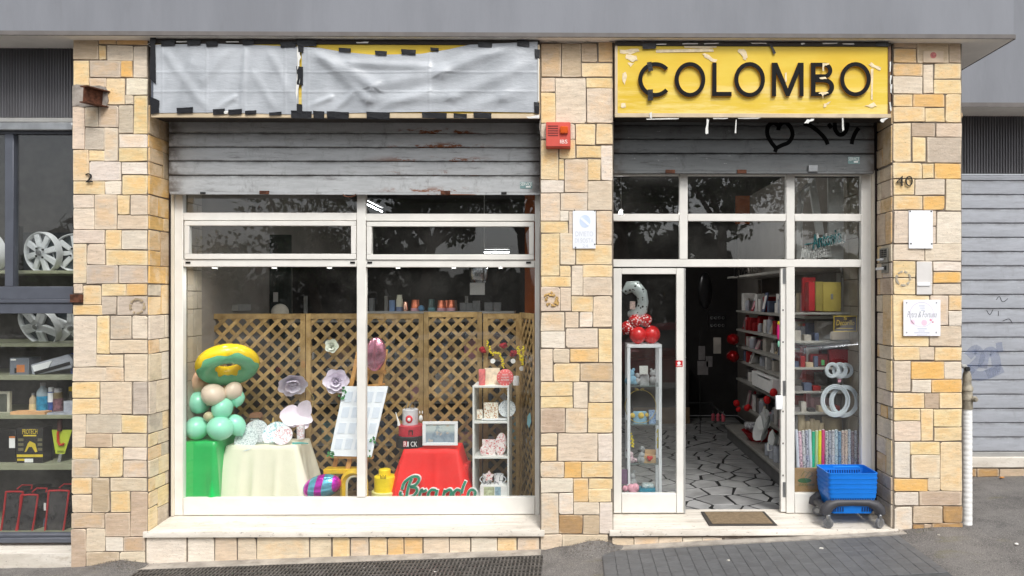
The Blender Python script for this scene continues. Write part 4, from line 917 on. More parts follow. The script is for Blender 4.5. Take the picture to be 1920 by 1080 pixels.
def wheel_cover(label, px, py, r, Y, nsp, tiltx, tiltz, wsp, pairs=False, phase=0, bar=.9):
    c = P(px, py, Y); r = r * (6 + Y) / F
    mt = Matrix.Translation(c) @ Matrix.Rotation(R(tiltz), 4, 'Z') @ Matrix.Rotation(R(tiltx), 4, 'X')
    t = thing('wheel_cover', label, 'wheel cover', tuple(c), 'silver wheel covers on the shelves')
    def fin(nm, mb, m): bmesh.ops.transform(mb.bm, matrix=mt, verts=mb.bm.verts); return build(nm, mb, m, t)
    Y3 = lambda prof: MB().loops([[(math.cos(a) * rr, y, math.sin(a) * rr) for a in [k * 2 * math.pi / 48 for k in range(48)]] for rr, y in prof], caps=False)
    fin('rim', Y3([(r * .9, .012), (r * .93, -.006), (r * .97, -.010), (r, .004), (r * .99, .05), (r * .88, .06), (r * .9, .012)]), RIM)
    fin('back_disc', MB().lathe((0, .028, 0), [(r * .9, 0), (r * .9, -.006)], 40, 'Y'), RIMD)
    hub = fin('hub', MB().lathe((0, 0, 0), [(r * .3, .004), (r * .28, -.02), (r * .2, -.028), (r * .18, -.022)], 28, 'Y'), RIM)
    fin('hub_cap', MB().lathe((0, 0, 0), [(r * .13, .02), (r * .12, .034), (r * .02, .036)], 20, 'Y'), STEEL)
    sp = 1
    for k in range(nsp):
        for off in ((-.5, .5) if pairs else (0,)):
            a = 2 * math.pi * k / nsp + R(phase)
            ca, sa = math.cos(a), math.sin(a)
            def pt(rad, wd, y): 
                lat = wd + off * wsp * r * 1.9 * (1.0 if pairs else 0)
                return (ca * rad - sa * lat, y, sa * rad + ca * lat)
            mb = MB(); w0, w1 = wsp * r * .9, wsp * r * 1.15
            mb.hull([pt(r * .26, -w0, .02), pt(r * .26, w0, .02), pt(r * .26, w0, -.012), pt(r * .26, -w0, -.012)], [pt(r * bar, -w1, .02), pt(r * bar, w1, .02), pt(r * bar, w1, -.004), pt(r * bar, -w1, -.004)])
            bmesh.ops.bevel(mb.bm, geom=list(mb.bm.edges), offset=.004, segments=2, affect='EDGES')
            fin('spoke', mb, RIM)
    for k in range(4 if not pairs else 0):
        a = 2 * math.pi * k / 4 + .6
        fin('nut', MB().lathe((math.cos(a) * r * .26, -.012, math.sin(a) * r * .26), [(r * .05, 0), (r * .05, .008)], 10, 'Y'), BLACK)
    return t
wheel_cover('eight spoked silver wheel cover standing on the upper shelf', 77, 474, 39, .55, 8, 6, -14, .13, phase=12)
wheel_cover('silver wheel cover half hidden by the pillar on the upper shelf', 142, 474, 36, .62, 8, 6, 25, .12, phase=5)
wheel_cover('silver wheel cover cut by the window mullion on the upper shelf', -24, 474, 38, .58, 8, 6, -20, .12, phase=20)
wheel_cover('double spoked silver wheel cover leaning on the lower shelf', 71, 611, 42, .58, 5, 22, -14, .10, True, phase=-22)
wheel_cover('dull wheel cover tucked behind the double spoked one', 134, 614, 40, .70, 5, 22, 15, .10, True, phase=8)
def boxed(name, label, cat, px0, py0, px1, py1, Y, dep, m, group=None, bev=.002):
    return solo(name, pbox(px0, py0, px1, py1, Y, dep, bev), m, label, cat, group)
t = thing('product_box', 'small grey carton printed with an orange compressor', 'box', tuple(P(36, 704, .5)))
build('carton', pbox(18, 671, 54, 703.6, .5, .15, .002), M('grey_carton', S(116, 122, 132), .5), t)
build('print', pbox(31, 684, 46, 698, .4985, .001), M('orange_print', S(206, 128, 72), .6), t); build('print', pbox(27, 690, 31, 700, .4985, .001), BLACK, t); build('print', pbox(20, 673, 30, 676, .4985, .001), PAPER, t)
CLR = M('clear_grey_plastic', S(178, 182, 192), .2, var=.2, scale=14, spec=.7)
t = thing('lamp_unit', 'clear plastic vehicle lamp in a blister pack lying on the shelf', 'lamp', tuple(P(95, 704, .5)))
a = [P(x, y, .5) for x, y in ((57, 684), (128, 664), (136, 676), (134, 690), (64, 704), (60, 702))]
mbq = MB(); mbq.prism([(p.x, p.z) for p in a], .5, .62); bmesh.ops.bevel(mbq.bm, geom=list(mbq.bm.edges), offset=.006, segments=2, affect='EDGES'); build('housing', mbq, CLR, t)
a = [P(x, y, .495) for x, y in ((64, 697), (130, 678), (132, 684), (66, 703))]; mbq = MB(); mbq.prism([(p.x, p.z) for p in a], .493, .4985); build('reflector', mbq, BLACK, t)
a = [P(x, y, .495) for x, y in ((60, 686), (98, 676), (90, 690), (64, 697))]; mbq = MB(); mbq.prism([(p.x, p.z) for p in a], .493, .4985); build('lens', mbq, WHITE, t)
boxed('product_box', 'narrow blue carton beside the clear lamp', 'box', 132, 662, 146, 704, .55, .1, M('blue_carton', S(40, 72, 148), .5))
def bottle(name, label, cat, px, py0, py1, w, Y, body, cap, prof, labelmat=None, ly=(.25, .65), group=None):
    b = P(px, py1, Y); h = (py1 - py0) * (6 + Y) / F; r = w / 2 * (6 + Y) / F
    t = thing(name, label, cat, tuple(b), group); n = 20
    build('body', MB().lathe((b.x, b.y + r, b.z), [(r * a, h * z) for a, z in prof], n), body, t)
    build('cap', MB().lathe((b.x, b.y + r, b.z), [(r * prof[-1][0] * 1.05, h * prof[-1][1]), (r * prof[-1][0] * 1.05, h * .995), (r * prof[-1][0] * .8, h)], n), cap, t)
    if labelmat: build('label', MB().lathe((b.x, b.y + r, b.z), [(r * 1.015, h * ly[0]), (r * 1.015, h * ly[1])], n), labelmat, t)
    return t
CAN = [(.9, 0), (1, .02), (1, .8), (.8, .84)]
BOT = [(.9, 0), (1, .03), (1, .66), (.85, .76), (.42, .86), (.4, .9)]
bottle('plastic_bottle', 'small amber bottle beside the big blue bottle', 'bottle', 57.5, 738, 778, 12, .52, M('pale_amber', S(190, 170, 140), .3), M('grey_cap', S(150, 150, 150), .5), BOT, M('cream_label', S(216, 196, 150), .6), (.1, .5))
bottle('plastic_bottle', 'large bottle with a bright blue label on the spray can shelf', 'bottle', 73, 719, 778, 20, .5, M('frosted_plastic', S(150, 164, 172), .25), M('grey_cap', None), BOT, M('cyan_label', S(44, 138, 178), .5, var=.3, scale=40), (.04, .58))
bottle('spray_can', 'white and blue spray can beside the blue bottle', 'spray can', 92, 727, 777, 10, .52, M('blue_can', S(58, 88, 158), .35, var=.3, scale=30), WHITE, CAN, WHITE, (.45, .8))
bottle('spray_can', 'spray can with a gold and red band on the shelf', 'spray can', 103.5, 729, 776, 16, .5, M('brown_can', S(136, 120, 90), .35, .4), M('clear_cap', S(170, 168, 170), .3), CAN, M('band_label', S(122, 84, 92), .5, var=.5, scale=40), (.1, .6))
bottle('spray_can', 'yellow capped can by the pillar on the spray can shelf', 'spray can', 131, 726, 776, 14, .55, M('dark_can', S(60, 58, 48), .35), M('yellow_cap', S(226, 190, 40), .5), CAN)
boxed('mirror', 'pale framed mirror at the edge of the spray can shelf', 'mirror', -10, 734, 18, 778, .55, .03, M('pale_frame', S(206, 202, 184), .5))
boxed('mirror_glass', 'dark mirror glass inside the pale frame on the shelf', 'mirror', -6, 739, 12.5, 772, .545, .004, M('dark_mirror', S(90, 92, 84), .15))
boxed('leaflet', 'orange leaflet lying on the shelf before the spray cans', 'leaflet', 19, 772, 84, 778, .44, .1, M('orange_paper', S(226, 176, 128), .8), bev=.001)
boxed('plastic_pack', 'clear plastic pack by the pillar on the spray can shelf', 'pack', 119, 752, 150, 775, .5, .1, CLR)
boxed('plastic_tray', 'flat pale tray lying on the shelf before the cans', 'tray', 88, 774, 140, 778, .43, .12, CLR, bev=.001)
t = thing('product_box', 'black boxed grease gun with yellow print on the shelf', 'box', tuple(P(55, 870, .46)))
build('carton', pbox(31, 802, 80.5, 869.5, .46, .12, .002), M('black_carton', S(36, 34, 34), .4), t)
YP_ = M('yellow_print', S(222, 196, 52), .5)
lettering('print', 'PROTECH', YP_, 42, 804.5, 70, 814, .4595, t, .0008); build('print', pbox(44, 815.5, 68, 818, .459, .0008), YP_, t)
build('print', pbox(31.3, 852, 80.2, 857, .459, .0008), YP_, t); build('print', pbox(32, 860, 50, 864, .459, .0008), YP_, t); build('print', pbox(46, 860, 62, 867, .4588, .0008), PAPER, t)
g_ = [P(x, y, .458) for x, y in ((46, 848), (52, 832), (56, 827), (66, 832), (70, 847), (66, 848), (60, 838), (54, 838), (49, 847))]; mbq = MB(); mbq.prism([(p.x, p.z) for p in g_], .4572, .459); build('print', mbq, YP_, t)
for y in (822, 831, 840): build('print', pbox(34, y, 44, y + 5, .459, .0006), M('dim_print', S(110, 106, 80), .6), t); build('print', pbox(70.5, y, 79, y + 5, .459, .0006), M('dim_print', None), t)
t = thing('tool_card', 'lime green tool card holding a red handled hook tool', 'tool', tuple(P(117, 852, .5)))
g_ = [P(x, y, .5) for x, y in ((97, 806), (135, 806), (121, 851), (104, 851))]; mbq = MB(); mbq.prism([(p.x, p.z) for p in g_], .5, .505); build('card', mbq, M('lime_card', S(190, 206, 62), .5), t)
mbq = MB(); mbq.tube([P(x, y, .49) for x, y in ((110, 808), (108.5, 812), (109, 828), (112, 834), (118, 834), (119, 831))], .011, 8); build('handle', mbq, M('red_handle', S(196, 66, 34), .4), t)
mbq = MB(); mbq.tube([P(113, 786, .5), P(112, 808, .495)], .02, 8); build('hook', mbq, M('dark_red_strap', S(84, 44, 40), .6), t)
lettering('print', 'SPEED', BLACK, 107, 845, 121, 849, .499, t, .0008)
mbq = MB(); mbq.tube([P(114, 851, .5), P(111, 864, .5), P(112, 868, .5)], .014, 8); build('clip', mbq, GREYMET, t)
t = thing('blister_pack', 'black blister pack with a white price label on the shelf', 'pack', tuple(P(18, 870, .5))); build('card', pbox(-8, 806, 29, 869, .5, .06, .004), M('black_carton', None), t); build('price_label', pbox(17, 818, 28, 840, .498, .0015), PAPER, t); build('price_label', pbox(17, 818, 28, 821.5, .4968, .001), M('orange_print', None), t)
CVR = M('clear_bag_film', S(60, 58, 60), .15, var=.5, scale=16, spec=.9, bump=.3, bscale=30); REDP = M('red_piping', S(178, 40, 44), .45)
for i, (px0, px1, lean, lab) in enumerate(((6, 38, 10, 'first'), (36, 68, 8, 'second'), (88, 126, 8, 'third'))):
    txt = ('red piped clear bag of car mats at the outer end of its shelf', 'red piped clear bag of car mats leaning against the first', 'red piped clear bag of car mats standing nearest the pillar')[i]
    t = thing('mat_bag', txt, 'bag', tuple(P((px0 + px1) / 2, 1000, .47)), 'bagged car mats')
    ya, yb = 922 + (i == 1) * 6 - (i == 2) * 2, 999 + (i > 0) * 3
    y0, y1 = .46, .74
    A = [P(px0 - 4, yb, y0), P(px1 - 8, yb, y0), P(px1 + lean - 4, ya, y0), P(px0 + lean - 4, ya, y0)]
    sh_ = Vector((.06, y1 - y0, 0)); mbq = MB(); mbq.hull(A, [p + sh_ for p in A]); bmesh.ops.bevel(mbq.bm, geom=list(mbq.bm.edges), offset=.008, segments=2, affect='EDGES'); build('bag', mbq, CVR, t)
    for a, b in ((0, 3), (1, 2), (3, 2)):
        off = Vector((0, -.004, 0)); build('piping', MB().tube([A[a] + off, (A[a] + A[b]) / 2 + off + Vector((.004, 0, .003)), A[b] + off], .008, 8), REDP, t)
    build('handle', MB().tube([A[3] + sh_ * .3 + Vector((.01, 0, 0)), A[3] + sh_ * .4 + Vector((.03, 0, .03)), A[2] + sh_ * .4 + Vector((-.03, 0, .03)), A[2] + sh_ * .3 - Vector((.01, 0, 0))], .007, 8), REDP, t)
    build('mat_stack', MB().loops([[A[0] + sh_ * .5 + Vector((dx, .005, dz)) for dx, dz in ((.004, .004), (.1, .004), (.13, .2), (.03, .2))], [A[0] + sh_ * .9 + Vector((dx, .005, dz)) for dx, dz in ((.004, .004), (.1, .004), (.13, .2), (.03, .2))]]), M('grey_mat', S(70, 74, 86), .9), t)
t = thing('mat_roll', 'grey blue rolled car mat tucked beside the bags', 'mat', tuple(P(84, 1000, .6)))
mbq = MB(); mbq.ell(P(85, 965, .62), .05, .1, .16, n=14); build('roll', mbq, M('blue_grey_mat', S(104, 116, 140), .7), t)
build('label', pbox(82, 943, 86, 957, .515, .002), PAPER, t)
# ================================================================== INSIDE THE SHOP
FZ = -.02
XL, XR = -3.43, 2.64
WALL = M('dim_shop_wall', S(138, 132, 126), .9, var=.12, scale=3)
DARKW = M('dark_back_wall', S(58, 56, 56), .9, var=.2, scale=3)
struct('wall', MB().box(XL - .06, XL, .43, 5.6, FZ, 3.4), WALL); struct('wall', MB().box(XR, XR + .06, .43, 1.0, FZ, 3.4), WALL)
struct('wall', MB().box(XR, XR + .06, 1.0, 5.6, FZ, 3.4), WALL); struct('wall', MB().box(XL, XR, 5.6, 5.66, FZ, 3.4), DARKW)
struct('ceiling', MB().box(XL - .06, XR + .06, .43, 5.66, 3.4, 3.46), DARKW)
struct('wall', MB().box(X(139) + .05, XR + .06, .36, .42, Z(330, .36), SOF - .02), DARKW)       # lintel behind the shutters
fl = struct('shop_floor', MB().box(XL, XR, .43, 5.6, FZ - .06, FZ - .005), M('dark_floor_joint', S(34, 34, 34), .6, var=.3))
# crazy paving of broken marble
def clip(poly, nx, ny, c):                               # keep nx*x + ny*y <= c
    out = []
    for i in range(len(poly)):
        a, b = poly[i], poly[(i + 1) % len(poly)]; da, db = nx * a[0] + ny * a[1] - c, nx * b[0] + ny * b[1] - c
        if da <= 0: out.append(a)
        if da * db < 0: t = da / (da - db); out.append((a[0] + (b[0] - a[0]) * t, a[1] + (b[1] - a[1]) * t))
    return out
rnd = random.Random(12); sites = []
tries = 0
while len(sites) < 190 and tries < 20000:
    tries += 1; p = (rnd.uniform(.15, 2.5), rnd.uniform(.36, 5.3)); dmin = rnd.choice((.12, .17, .22, .25))
    if all(math.hypot((p[0] - q[0]) * .8, (p[1] - q[1]) * 1.15) > dmin for q in sites): sites.append(p)
TILE = M('broken_marble_tile', S(160, 160, 160), .38, var=.32, scale=4, spec=.5, dirt=.12)
for i, s_ in enumerate(sites):
    poly = [(.1, .432), (2.54, .432), (2.54, 5.4), (.1, 5.4)]
    for k, q in enumerate(sites):
        if k == i: continue
        dx, dy = q[0] - s_[0], q[1] - s_[1]; d = math.hypot(dx, dy)
        if d > .9: continue
        poly = clip(poly, dx / d, dy / d, (dx * (s_[0] + q[0]) / 2 + dy * (s_[1] + q[1]) / 2) / d - rnd.uniform(.011, .019))
    if len(poly) < 3: continue
    cx = sum(p[0] for p in poly) / len(poly); cy = sum(p[1] for p in poly) / len(poly)
    poly = [(x + rnd.uniform(-.008, .008), y + rnd.uniform(-.006, .006)) for x, y in poly]
    mb = MB(); h = rnd.uniform(0, .0015)
    mb.hull([(x, y, FZ - .005) for x, y in poly], [(cx + (x - cx) * .985, cy + (y - cy) * .985, FZ + h) for x, y in poly])
    o = build('floor_stone', mb, TILE, fl, smooth=0)
TILEW = M('beige_wall_tile', S(166, 158, 144), .5, var=.12, scale=6)
def tiled(xw, sgn, ya, yb, label):
    t = thing('tiled_pier', label, 'pier', (xw, ya, FZ), 'tiled piers inside the windows')
    build('mortar_bed', MB().box(min(xw, xw - sgn * .05), max(xw, xw - sgn * .05), ya, yb, FZ, 3.3), MORTAR, t)
    rnd = random.Random(int(abs(xw) * 100)); z = FZ
    while z < 3.2:
        h = rnd.uniform(.16, .26); u = ya; sp = ya + (yb - ya) * rnd.uniform(.35, .7)
        for a, b in ((ya, sp), (sp, yb)):
            m = MB(); x0, x1 = sorted((xw + sgn * .001, xw + sgn * .009)); m.box(x0, x1, a + .004, b - .004, z + .004, z + h - .004, .002); build('tile', m, TILEW, t, smooth=0)
        z += h
tiled(XL + .001, 1, .45, .70, 'beige tiled pier just inside the display window by the green table')
tiled(2.555, -1, .45, .80, 'beige tiled pier behind the wire coils')
# light fittings
EM = N('fluorescent_tube'); EM.pr(.4); EM.b.inputs['Base Color'].default_value = (.9, .9, .9, 1); EM.b.inputs['Emission Color'].default_value = (.95, .98, 1, 1); EM.b.inputs['Emission Strength'].default_value = 26; EM = keep(EM)
EMB = N('bright_fluorescent_tube'); EMB.pr(.4); EMB.b.inputs['Emission Color'].default_value = (1, .98, .95, 1); EMB.b.inputs['Emission Strength'].default_value = 190; EMB = keep(EMB)
def tubelamp(label, a, b, em=None):
    t = thing('ceiling_lamp', label, 'ceiling lamp', tuple(a), 'fluorescent ceiling lamps')
    a, b = Vector(a), Vector(b); up = Vector((0, 0, .05))
    build('tube', MB().tube([a, b], .007 if em is None else .012, 10), em or EM, t); build('fitting', MB().tube([a + up, b + up], .016, 6), GREYMET, t)
    build('hanger', MB().tube([a + up, Vector((a.x, a.y, 3.4))], .006, 6), GREYMET, t)
tubelamp('lit fluorescent tube seen through the upper window pane', (-2.14, 1.5, 2.85), (-2.15, 2.15, 2.85))
q0, q1 = P(908, 473, 4.2), P(955, 473, 4.2); tubelamp('lit fluorescent tube deep in the shop behind the hinged window', q0, q1)
q0, q1 = P(1162, 404, 2.2), P(1220, 385, 1.2); tubelamp('lit fluorescent tube over the entrance cabinet', (.55, 2.3, 2.85), (.56, 2.9, 2.85), EMB)
EMS = N('added_glow_lens'); EMS.pr(.4); EMS.b.inputs['Emission Color'].default_value = (1, .97, .92, 1); EMS.b.inputs['Emission Strength'].default_value = 2.5; EMS = keep(EMS)  # lens glow is added; the real fittings look unlit
def spotlight(px, Y, lab, e=1.7, py=502):
    p = P(px, py, Y); t = thing('spotlight', lab, 'spotlight', tuple(p), 'small spotlights under the window heads')
    build('housing', MB().box(p.x - .02, p.x + .02, Y, Y + .05, p.z, p.z + .025, .004), WHITE, t); build('lens', MB().box(p.x - .016, p.x + .016, Y + .005, Y + .045, p.z - .004, p.z - .0005), EMS, t)
    ld = bpy.data.lights.new('added_display_light', 'AREA'); ld.size = .05; ld.energy = e; ld.color = (1, .97, .93); lo = bpy.data.objects.new('added_display_light', ld); COL.objects.link(lo); lo.parent = t  # added light below each fitting, there to brighten the window display
    lo.location = (0, .025, -.012); lo.rotation_euler = (R(-8), 0, 0)
for px, w_ in ((400, 'over the donut float'), (512, 'over the taper candle'), (616, 'over the lilac flowers'), (745, 'over the rock cake'), (850, 'over the picture frame'), (938, 'over the cube shelf')): spotlight(px, .40, f'small white spotlight under the window head {w_}')
# partitions and dark goods behind the trellis
boxed('curtain', 'dark green curtain panel behind the trellis top', 'curtain', 415, 440, 545, 760, 2.2, .03, M('dark_green_cloth', S(24, 40, 36), .9, var=.3, stretch=(6, 1, .3)))
boxed('wall_panel', 'dark brown wall panel behind the lilac flowers', 'panel', 548, 500, 680, 900, 2.6, .03, M('dark_panel', S(44, 38, 40), .8, var=.5, scale=4))
ORG = M('orange_wall_paint', S(176, 92, 44), .9, var=.1)
boxed('wall_panel', 'orange painted strip of wall near the window edge', 'panel', 984, 330, 1060, 600, 1.6, .05, ORG); boxed('wall_panel', 'orange painted wall high behind the entrance panes', 'panel', 1380, 325, 1448, 420, 4.8, .05, ORG)
for a, lab in (((427, 518, 444, 547), 'larger white wall calendar on the dark green curtain'), ((464, 552, 475, 570), 'small grey price card nearer the white calendar on the curtain'), ((512, 548, 521, 566), 'small grey price card nearer the paper lantern on the curtain')):
    boxed('calendar' if a[0] == 427 else 'price_card', lab, 'calendar' if a[0] == 427 else 'card', *a, 2.19, .006, PAPER, None if a[0] == 427 else 'price cards on the curtain')
boxed('shelf', 'pale shelf high behind the window beside the tiled pier', 'shelf', 372, 571, 446, 583, 1.3, .3, GREYMET)
boxed('pink_bag', 'pink patterned gift bag on the pale shelf', 'bag', 376, 528, 414, 571, 1.35, .12, M('dusty_pink', S(176, 116, 132), .6, var=.4, scale=10))
boxed('red_pot', 'dark red pot on the pale shelf', 'pot', 416, 556, 432, 571, 1.35, .08, M('dark_red', S(126, 30, 36), .5))
mb = MB(); mb.ell(P(525, 585, 1.5), .085, .085, .085, n=20); solo('paper_lantern', mb, M('cream_lantern', S(214, 208, 194), .7), 'round cream paper lantern peeping over the trellis', 'lantern')
GOODS = [M('goods_%s' % n, S(*c), .6, var=.15, scale=12) for n, c in (('white', (206, 204, 200)), ('grey', (140, 140, 142)), ('cream', (196, 184, 160)), ('slate', (92, 104, 124)), ('brown', (120, 92, 72)), ('teal', (92, 140, 140)), ('pink', (196, 140, 150)), ('black', (46, 46, 50)))]
GN = ['white', 'grey', 'cream', 'slate blue', 'brown', 'teal', 'pink', 'black']
rnd = random.Random(33)
rc = {}
bs_ = thing('display_rack', 'dim grey rack of goods standing behind the wooden trellis', 'rack', (-1.7, 2.0, FZ))
for z in (.3, .75, 1.2, 1.62): build('shelf', MB().box(-3.0, -.35, 1.75, 2.15, z, z + .02), GREYMET, bs_)
for x in (-3.0, -2.1, -1.2, -.36): build('upright', MB().box(x - .015, x + .015, 2.12, 2.16, FZ, 1.9), GREYMET, bs_)
for lv, z in enumerate((.32, .77, 1.22)):
    x = -2.95
    while x < -.5:
        w_ = rnd.uniform(.07, .2); h = rnd.uniform(.1, .32); k = rnd.randrange(8)
        m = MB(); m.box(x, x + w_, 1.78, 1.78 + rnd.uniform(.08, .25), z, z + h, .004)
        rc[lv, k] = rc.get((lv, k), 0) + 1; solo('stored_goods', m, GOODS[k], f'{["", "first", "second", "third", "fourth", "fifth", "sixth"][rc[lv, k]]} {GN[k]} packet from the balloons on the {["low", "middle", "high"][lv]} board behind the trellis', 'packet', 'packets on the rack behind the trellis')
        x += w_ + rnd.uniform(.01, .12)

# ------------------------------------------------------------------ trellis
def mk_wood(name, a, b):
    s = N(name); s.pr(.75, 0, .3)
    c = s.mix(s.ramp(s.noise(10, (1, 1, 1), 5, .65), .3, .7), a, b); c = s.mix(s.ramp(s.noise(40, (1, 1, 1), 4, .7), .55, .72, 0, .4), c, S(96, 74, 44)); v_ = s.n('ShaderNodeMapRange'); s.l(s.oi.outputs['Random'], v_.inputs[0]); v_.inputs[3].default_value = .72; v_.inputs[4].default_value = 1.2
    vm = s.n('ShaderNodeVectorMath', operation='SCALE'); s.l(c, vm.inputs[0]); s.l(v_.outputs[0], vm.inputs['Scale']); s.color(vm.outputs[0]); return keep(s)
TREL = mk_wood('weathered_trellis_wood', S(136, 110, 68), S(176, 148, 100)); TRELF = mk_wood('trellis_frame_wood', S(142, 114, 70), S(178, 150, 102))
def trellis(label, xa, ya, xb, yb, z0, z1, post=.045):
    d = Vector((xb - xa, yb - ya, 0)); L = d.length; d.normalize(); nrm = Vector((-d.y, d.x, 0))
    if nrm.y < 0: nrm = -nrm
    t = thing('trellis_panel', label, 'trellis', ((xa + xb) / 2, (ya + yb) / 2, z0), 'wooden trellis screen panels')
    to = lambda u, w, z: Vector((xa, ya, 0)) + d * u + nrm * w + Vector((0, 0, z))
    def piece(nm, poly, w0, w1, m): 
        build(nm, MB().hull([to(u, w0, z) for u, z in poly], [to(u, w1, z) for u, z in poly]), m, t, smooth=0)
    for a, b in ((0, post), (L - post, L)): piece('post', [(a, z0), (b, z0), (b, z1), (a, z1)], -.014, .022, TRELF)
    for a, b in ((z0, z0 + .05), (z1 - .05, z1)): piece('rail', [(post, a), (L - post, a), (L - post, b), (post, b)], -.013, .021, TRELF)
    s2 = math.sqrt(.5); hw = .0168; sp = .131
    lo = [(post, z0 + .05), (L - post, z0 + .05), (L - post, z1 - .05), (post, z1 - .05)]
    for sg, w0, w1 in ((1, -.007, -.0005), (-1, .0, .0065)):
        c = -3.0
        while c < 4:
            # strip around u*sg... : z - sg*u = c
            poly = clip(lo, -sg * s2, s2, c * s2 + hw); poly = clip(poly, sg * s2, -s2, -c * s2 + hw) if len(poly) > 2 else poly
            if len(poly) > 2 and max(p[0] for p in poly) - min(p[0] for p in poly) > .02: piece('slat', poly, w0, w1, TREL)
            c += sp
YT = .95; zt = Z(588, YT)
trellis('trellis panel behind the balloons and the cream table', X(352, YT), YT, X(573, YT), YT, FZ, zt)
trellis('trellis panel behind the white board on its easel', X(574, YT), YT + .01, X(794, YT), YT + .01, FZ, zt)
trellis('trellis panel behind the rock cake and picture frame', X(795, YT), YT, X(904, YT), YT, FZ, Z(585, YT))
trellis('narrow trellis panel behind the white cube shelf', X(906, YT), YT + .01, X(976, YT), YT + .01, FZ, zt)
trellis('trellis panel folded forward at the window edge', X(977, YT), YT - .01, X(1004, .44), .44, FZ, Z(587, .7))
# cups on the board above the trellis
solo('shelf', MB().box(X(690, 1.2), X(965, 1.2), 1.15, 1.35, Z(583.5, 1.2) - .02, Z(583.5, 1.2)), GREYMET, 'board behind the trellis top carrying a row of cups', 'shelf')
CUPF = [(.78, 0), (1, 1)]
def cup(label, px, py0, py1, w, mat, prof=None, Y=1.2, band=None, grp='cups in a row above the trellis', name='cup'):
    b = P(px, py1, Y); h = (py1 - py0) * (6 + Y) / F; r = w / 2 * (6 + Y) / F
    t = thing(name, label, name.replace('_', ' '), tuple(b), grp)
    pr_ = prof or [(1, 0), (.8, .97), (.76, 1)]
    build('body', MB().lathe((b.x, b.y + r, b.z), [(r * a, h * z) for a, z in pr_], 20), mat, t)
    if band: build('band', MB().lathe((b.x, b.y + r, b.z), [(r * 1.03, h * .0), (r * 1.0, h * .28)], 20), band, t)
CORAL = M('coral_foil', S(206, 116, 84), .25, .5, var=.15); PINKB = M('pink_band', S(206, 160, 172), .5); ROSEG = M('rose_gold', S(206, 160, 140), .2, .8)
cup('pale blue tumbler standing at the end of the cup row', 734, 563, 584, 11, M('pale_blue', S(112, 142, 186), .4), [(1, 0), (1, 1)])
cup('tall cream and blue jar in the cup row', 747.5, 553, 584, 12, M('cream_jar', S(206, 206, 186), .4), [(1, 0), (1, .7), (.85, .8), (.8, 1)], band=M('slate_blue_band', S(112, 126, 160), .5))
cup('shiny rose gold tumbler between jar and coral cups', 759.5, 566, 584, 10, ROSEG)
cup('wide coral cup with a pink base nearest the blue ball', 777, 562, 584, 17, CORAL, band=PINKB)
cup('dark green patterned cup in the cup row', 808, 561, 583, 14, M('dark_green_gloss', S(50, 84, 84), .3, var=.4, scale=40), band=M('teal_band', S(90, 140, 150), .4))
cup('coral cup just past the dark green one', 826, 563, 583, 16, CORAL, band=PINKB); cup('middle coral cup of the close trio', 836, 563, 584, 13, CORAL, Y=1.26, band=PINKB)
cup('last coral cup with a pale stripe in the row', 845, 562.5, 583, 15, CORAL, band=PINKB); cup('brown cup behind the last coral cup', 852, 563, 583, 10, M('brown_gloss', S(120, 86, 70), .4), Y=1.27)
mb = MB(); mb.ell(P(790, 578, 1.2), .032, .032, .032); solo('blue_ball', mb, M('blue_ball', S(84, 130, 168), .4), 'small blue ball lying in the cup row', 'ball')
for i, (px, py0, w_) in enumerate(((696, 559, 8), (868, 568, 12), (880, 568, 12), (893, 564, 14), (916, 567, 16), (932, 567, 14))):
    boxed('glass_box', ['dim glass holder at the far end of the cup board', 'thin wire box after the last cup', 'second thin wire box on the cup board', 'wire box holding a ring on the cup board', 'wide wire box near the window edge', 'last wire box on the cup board'][i], 'wire box', px - w_ / 2, py0, px + w_ / 2, 583, 1.25, .06, M('dim_wire_grey', S(104, 106, 108), .4), 'wire boxes on the cup board')
boxed('name_card', 'white card with handwriting hanging above the cup row', 'card', 881, 530, 909, 553, 1.4, .004, PAPER)
mb = MB(); mb.ell(P(898, 512, 1.5), .10, .05, .14, n=18); 
FOILS = M('silver_foil', S(196, 198, 202), .12, 1.0, var=.3, scale=20, bump=.6, bscale=18); solo('foil_balloon', mb, FOILS, 'crumpled silver foil balloon hanging high in the window', 'balloon')

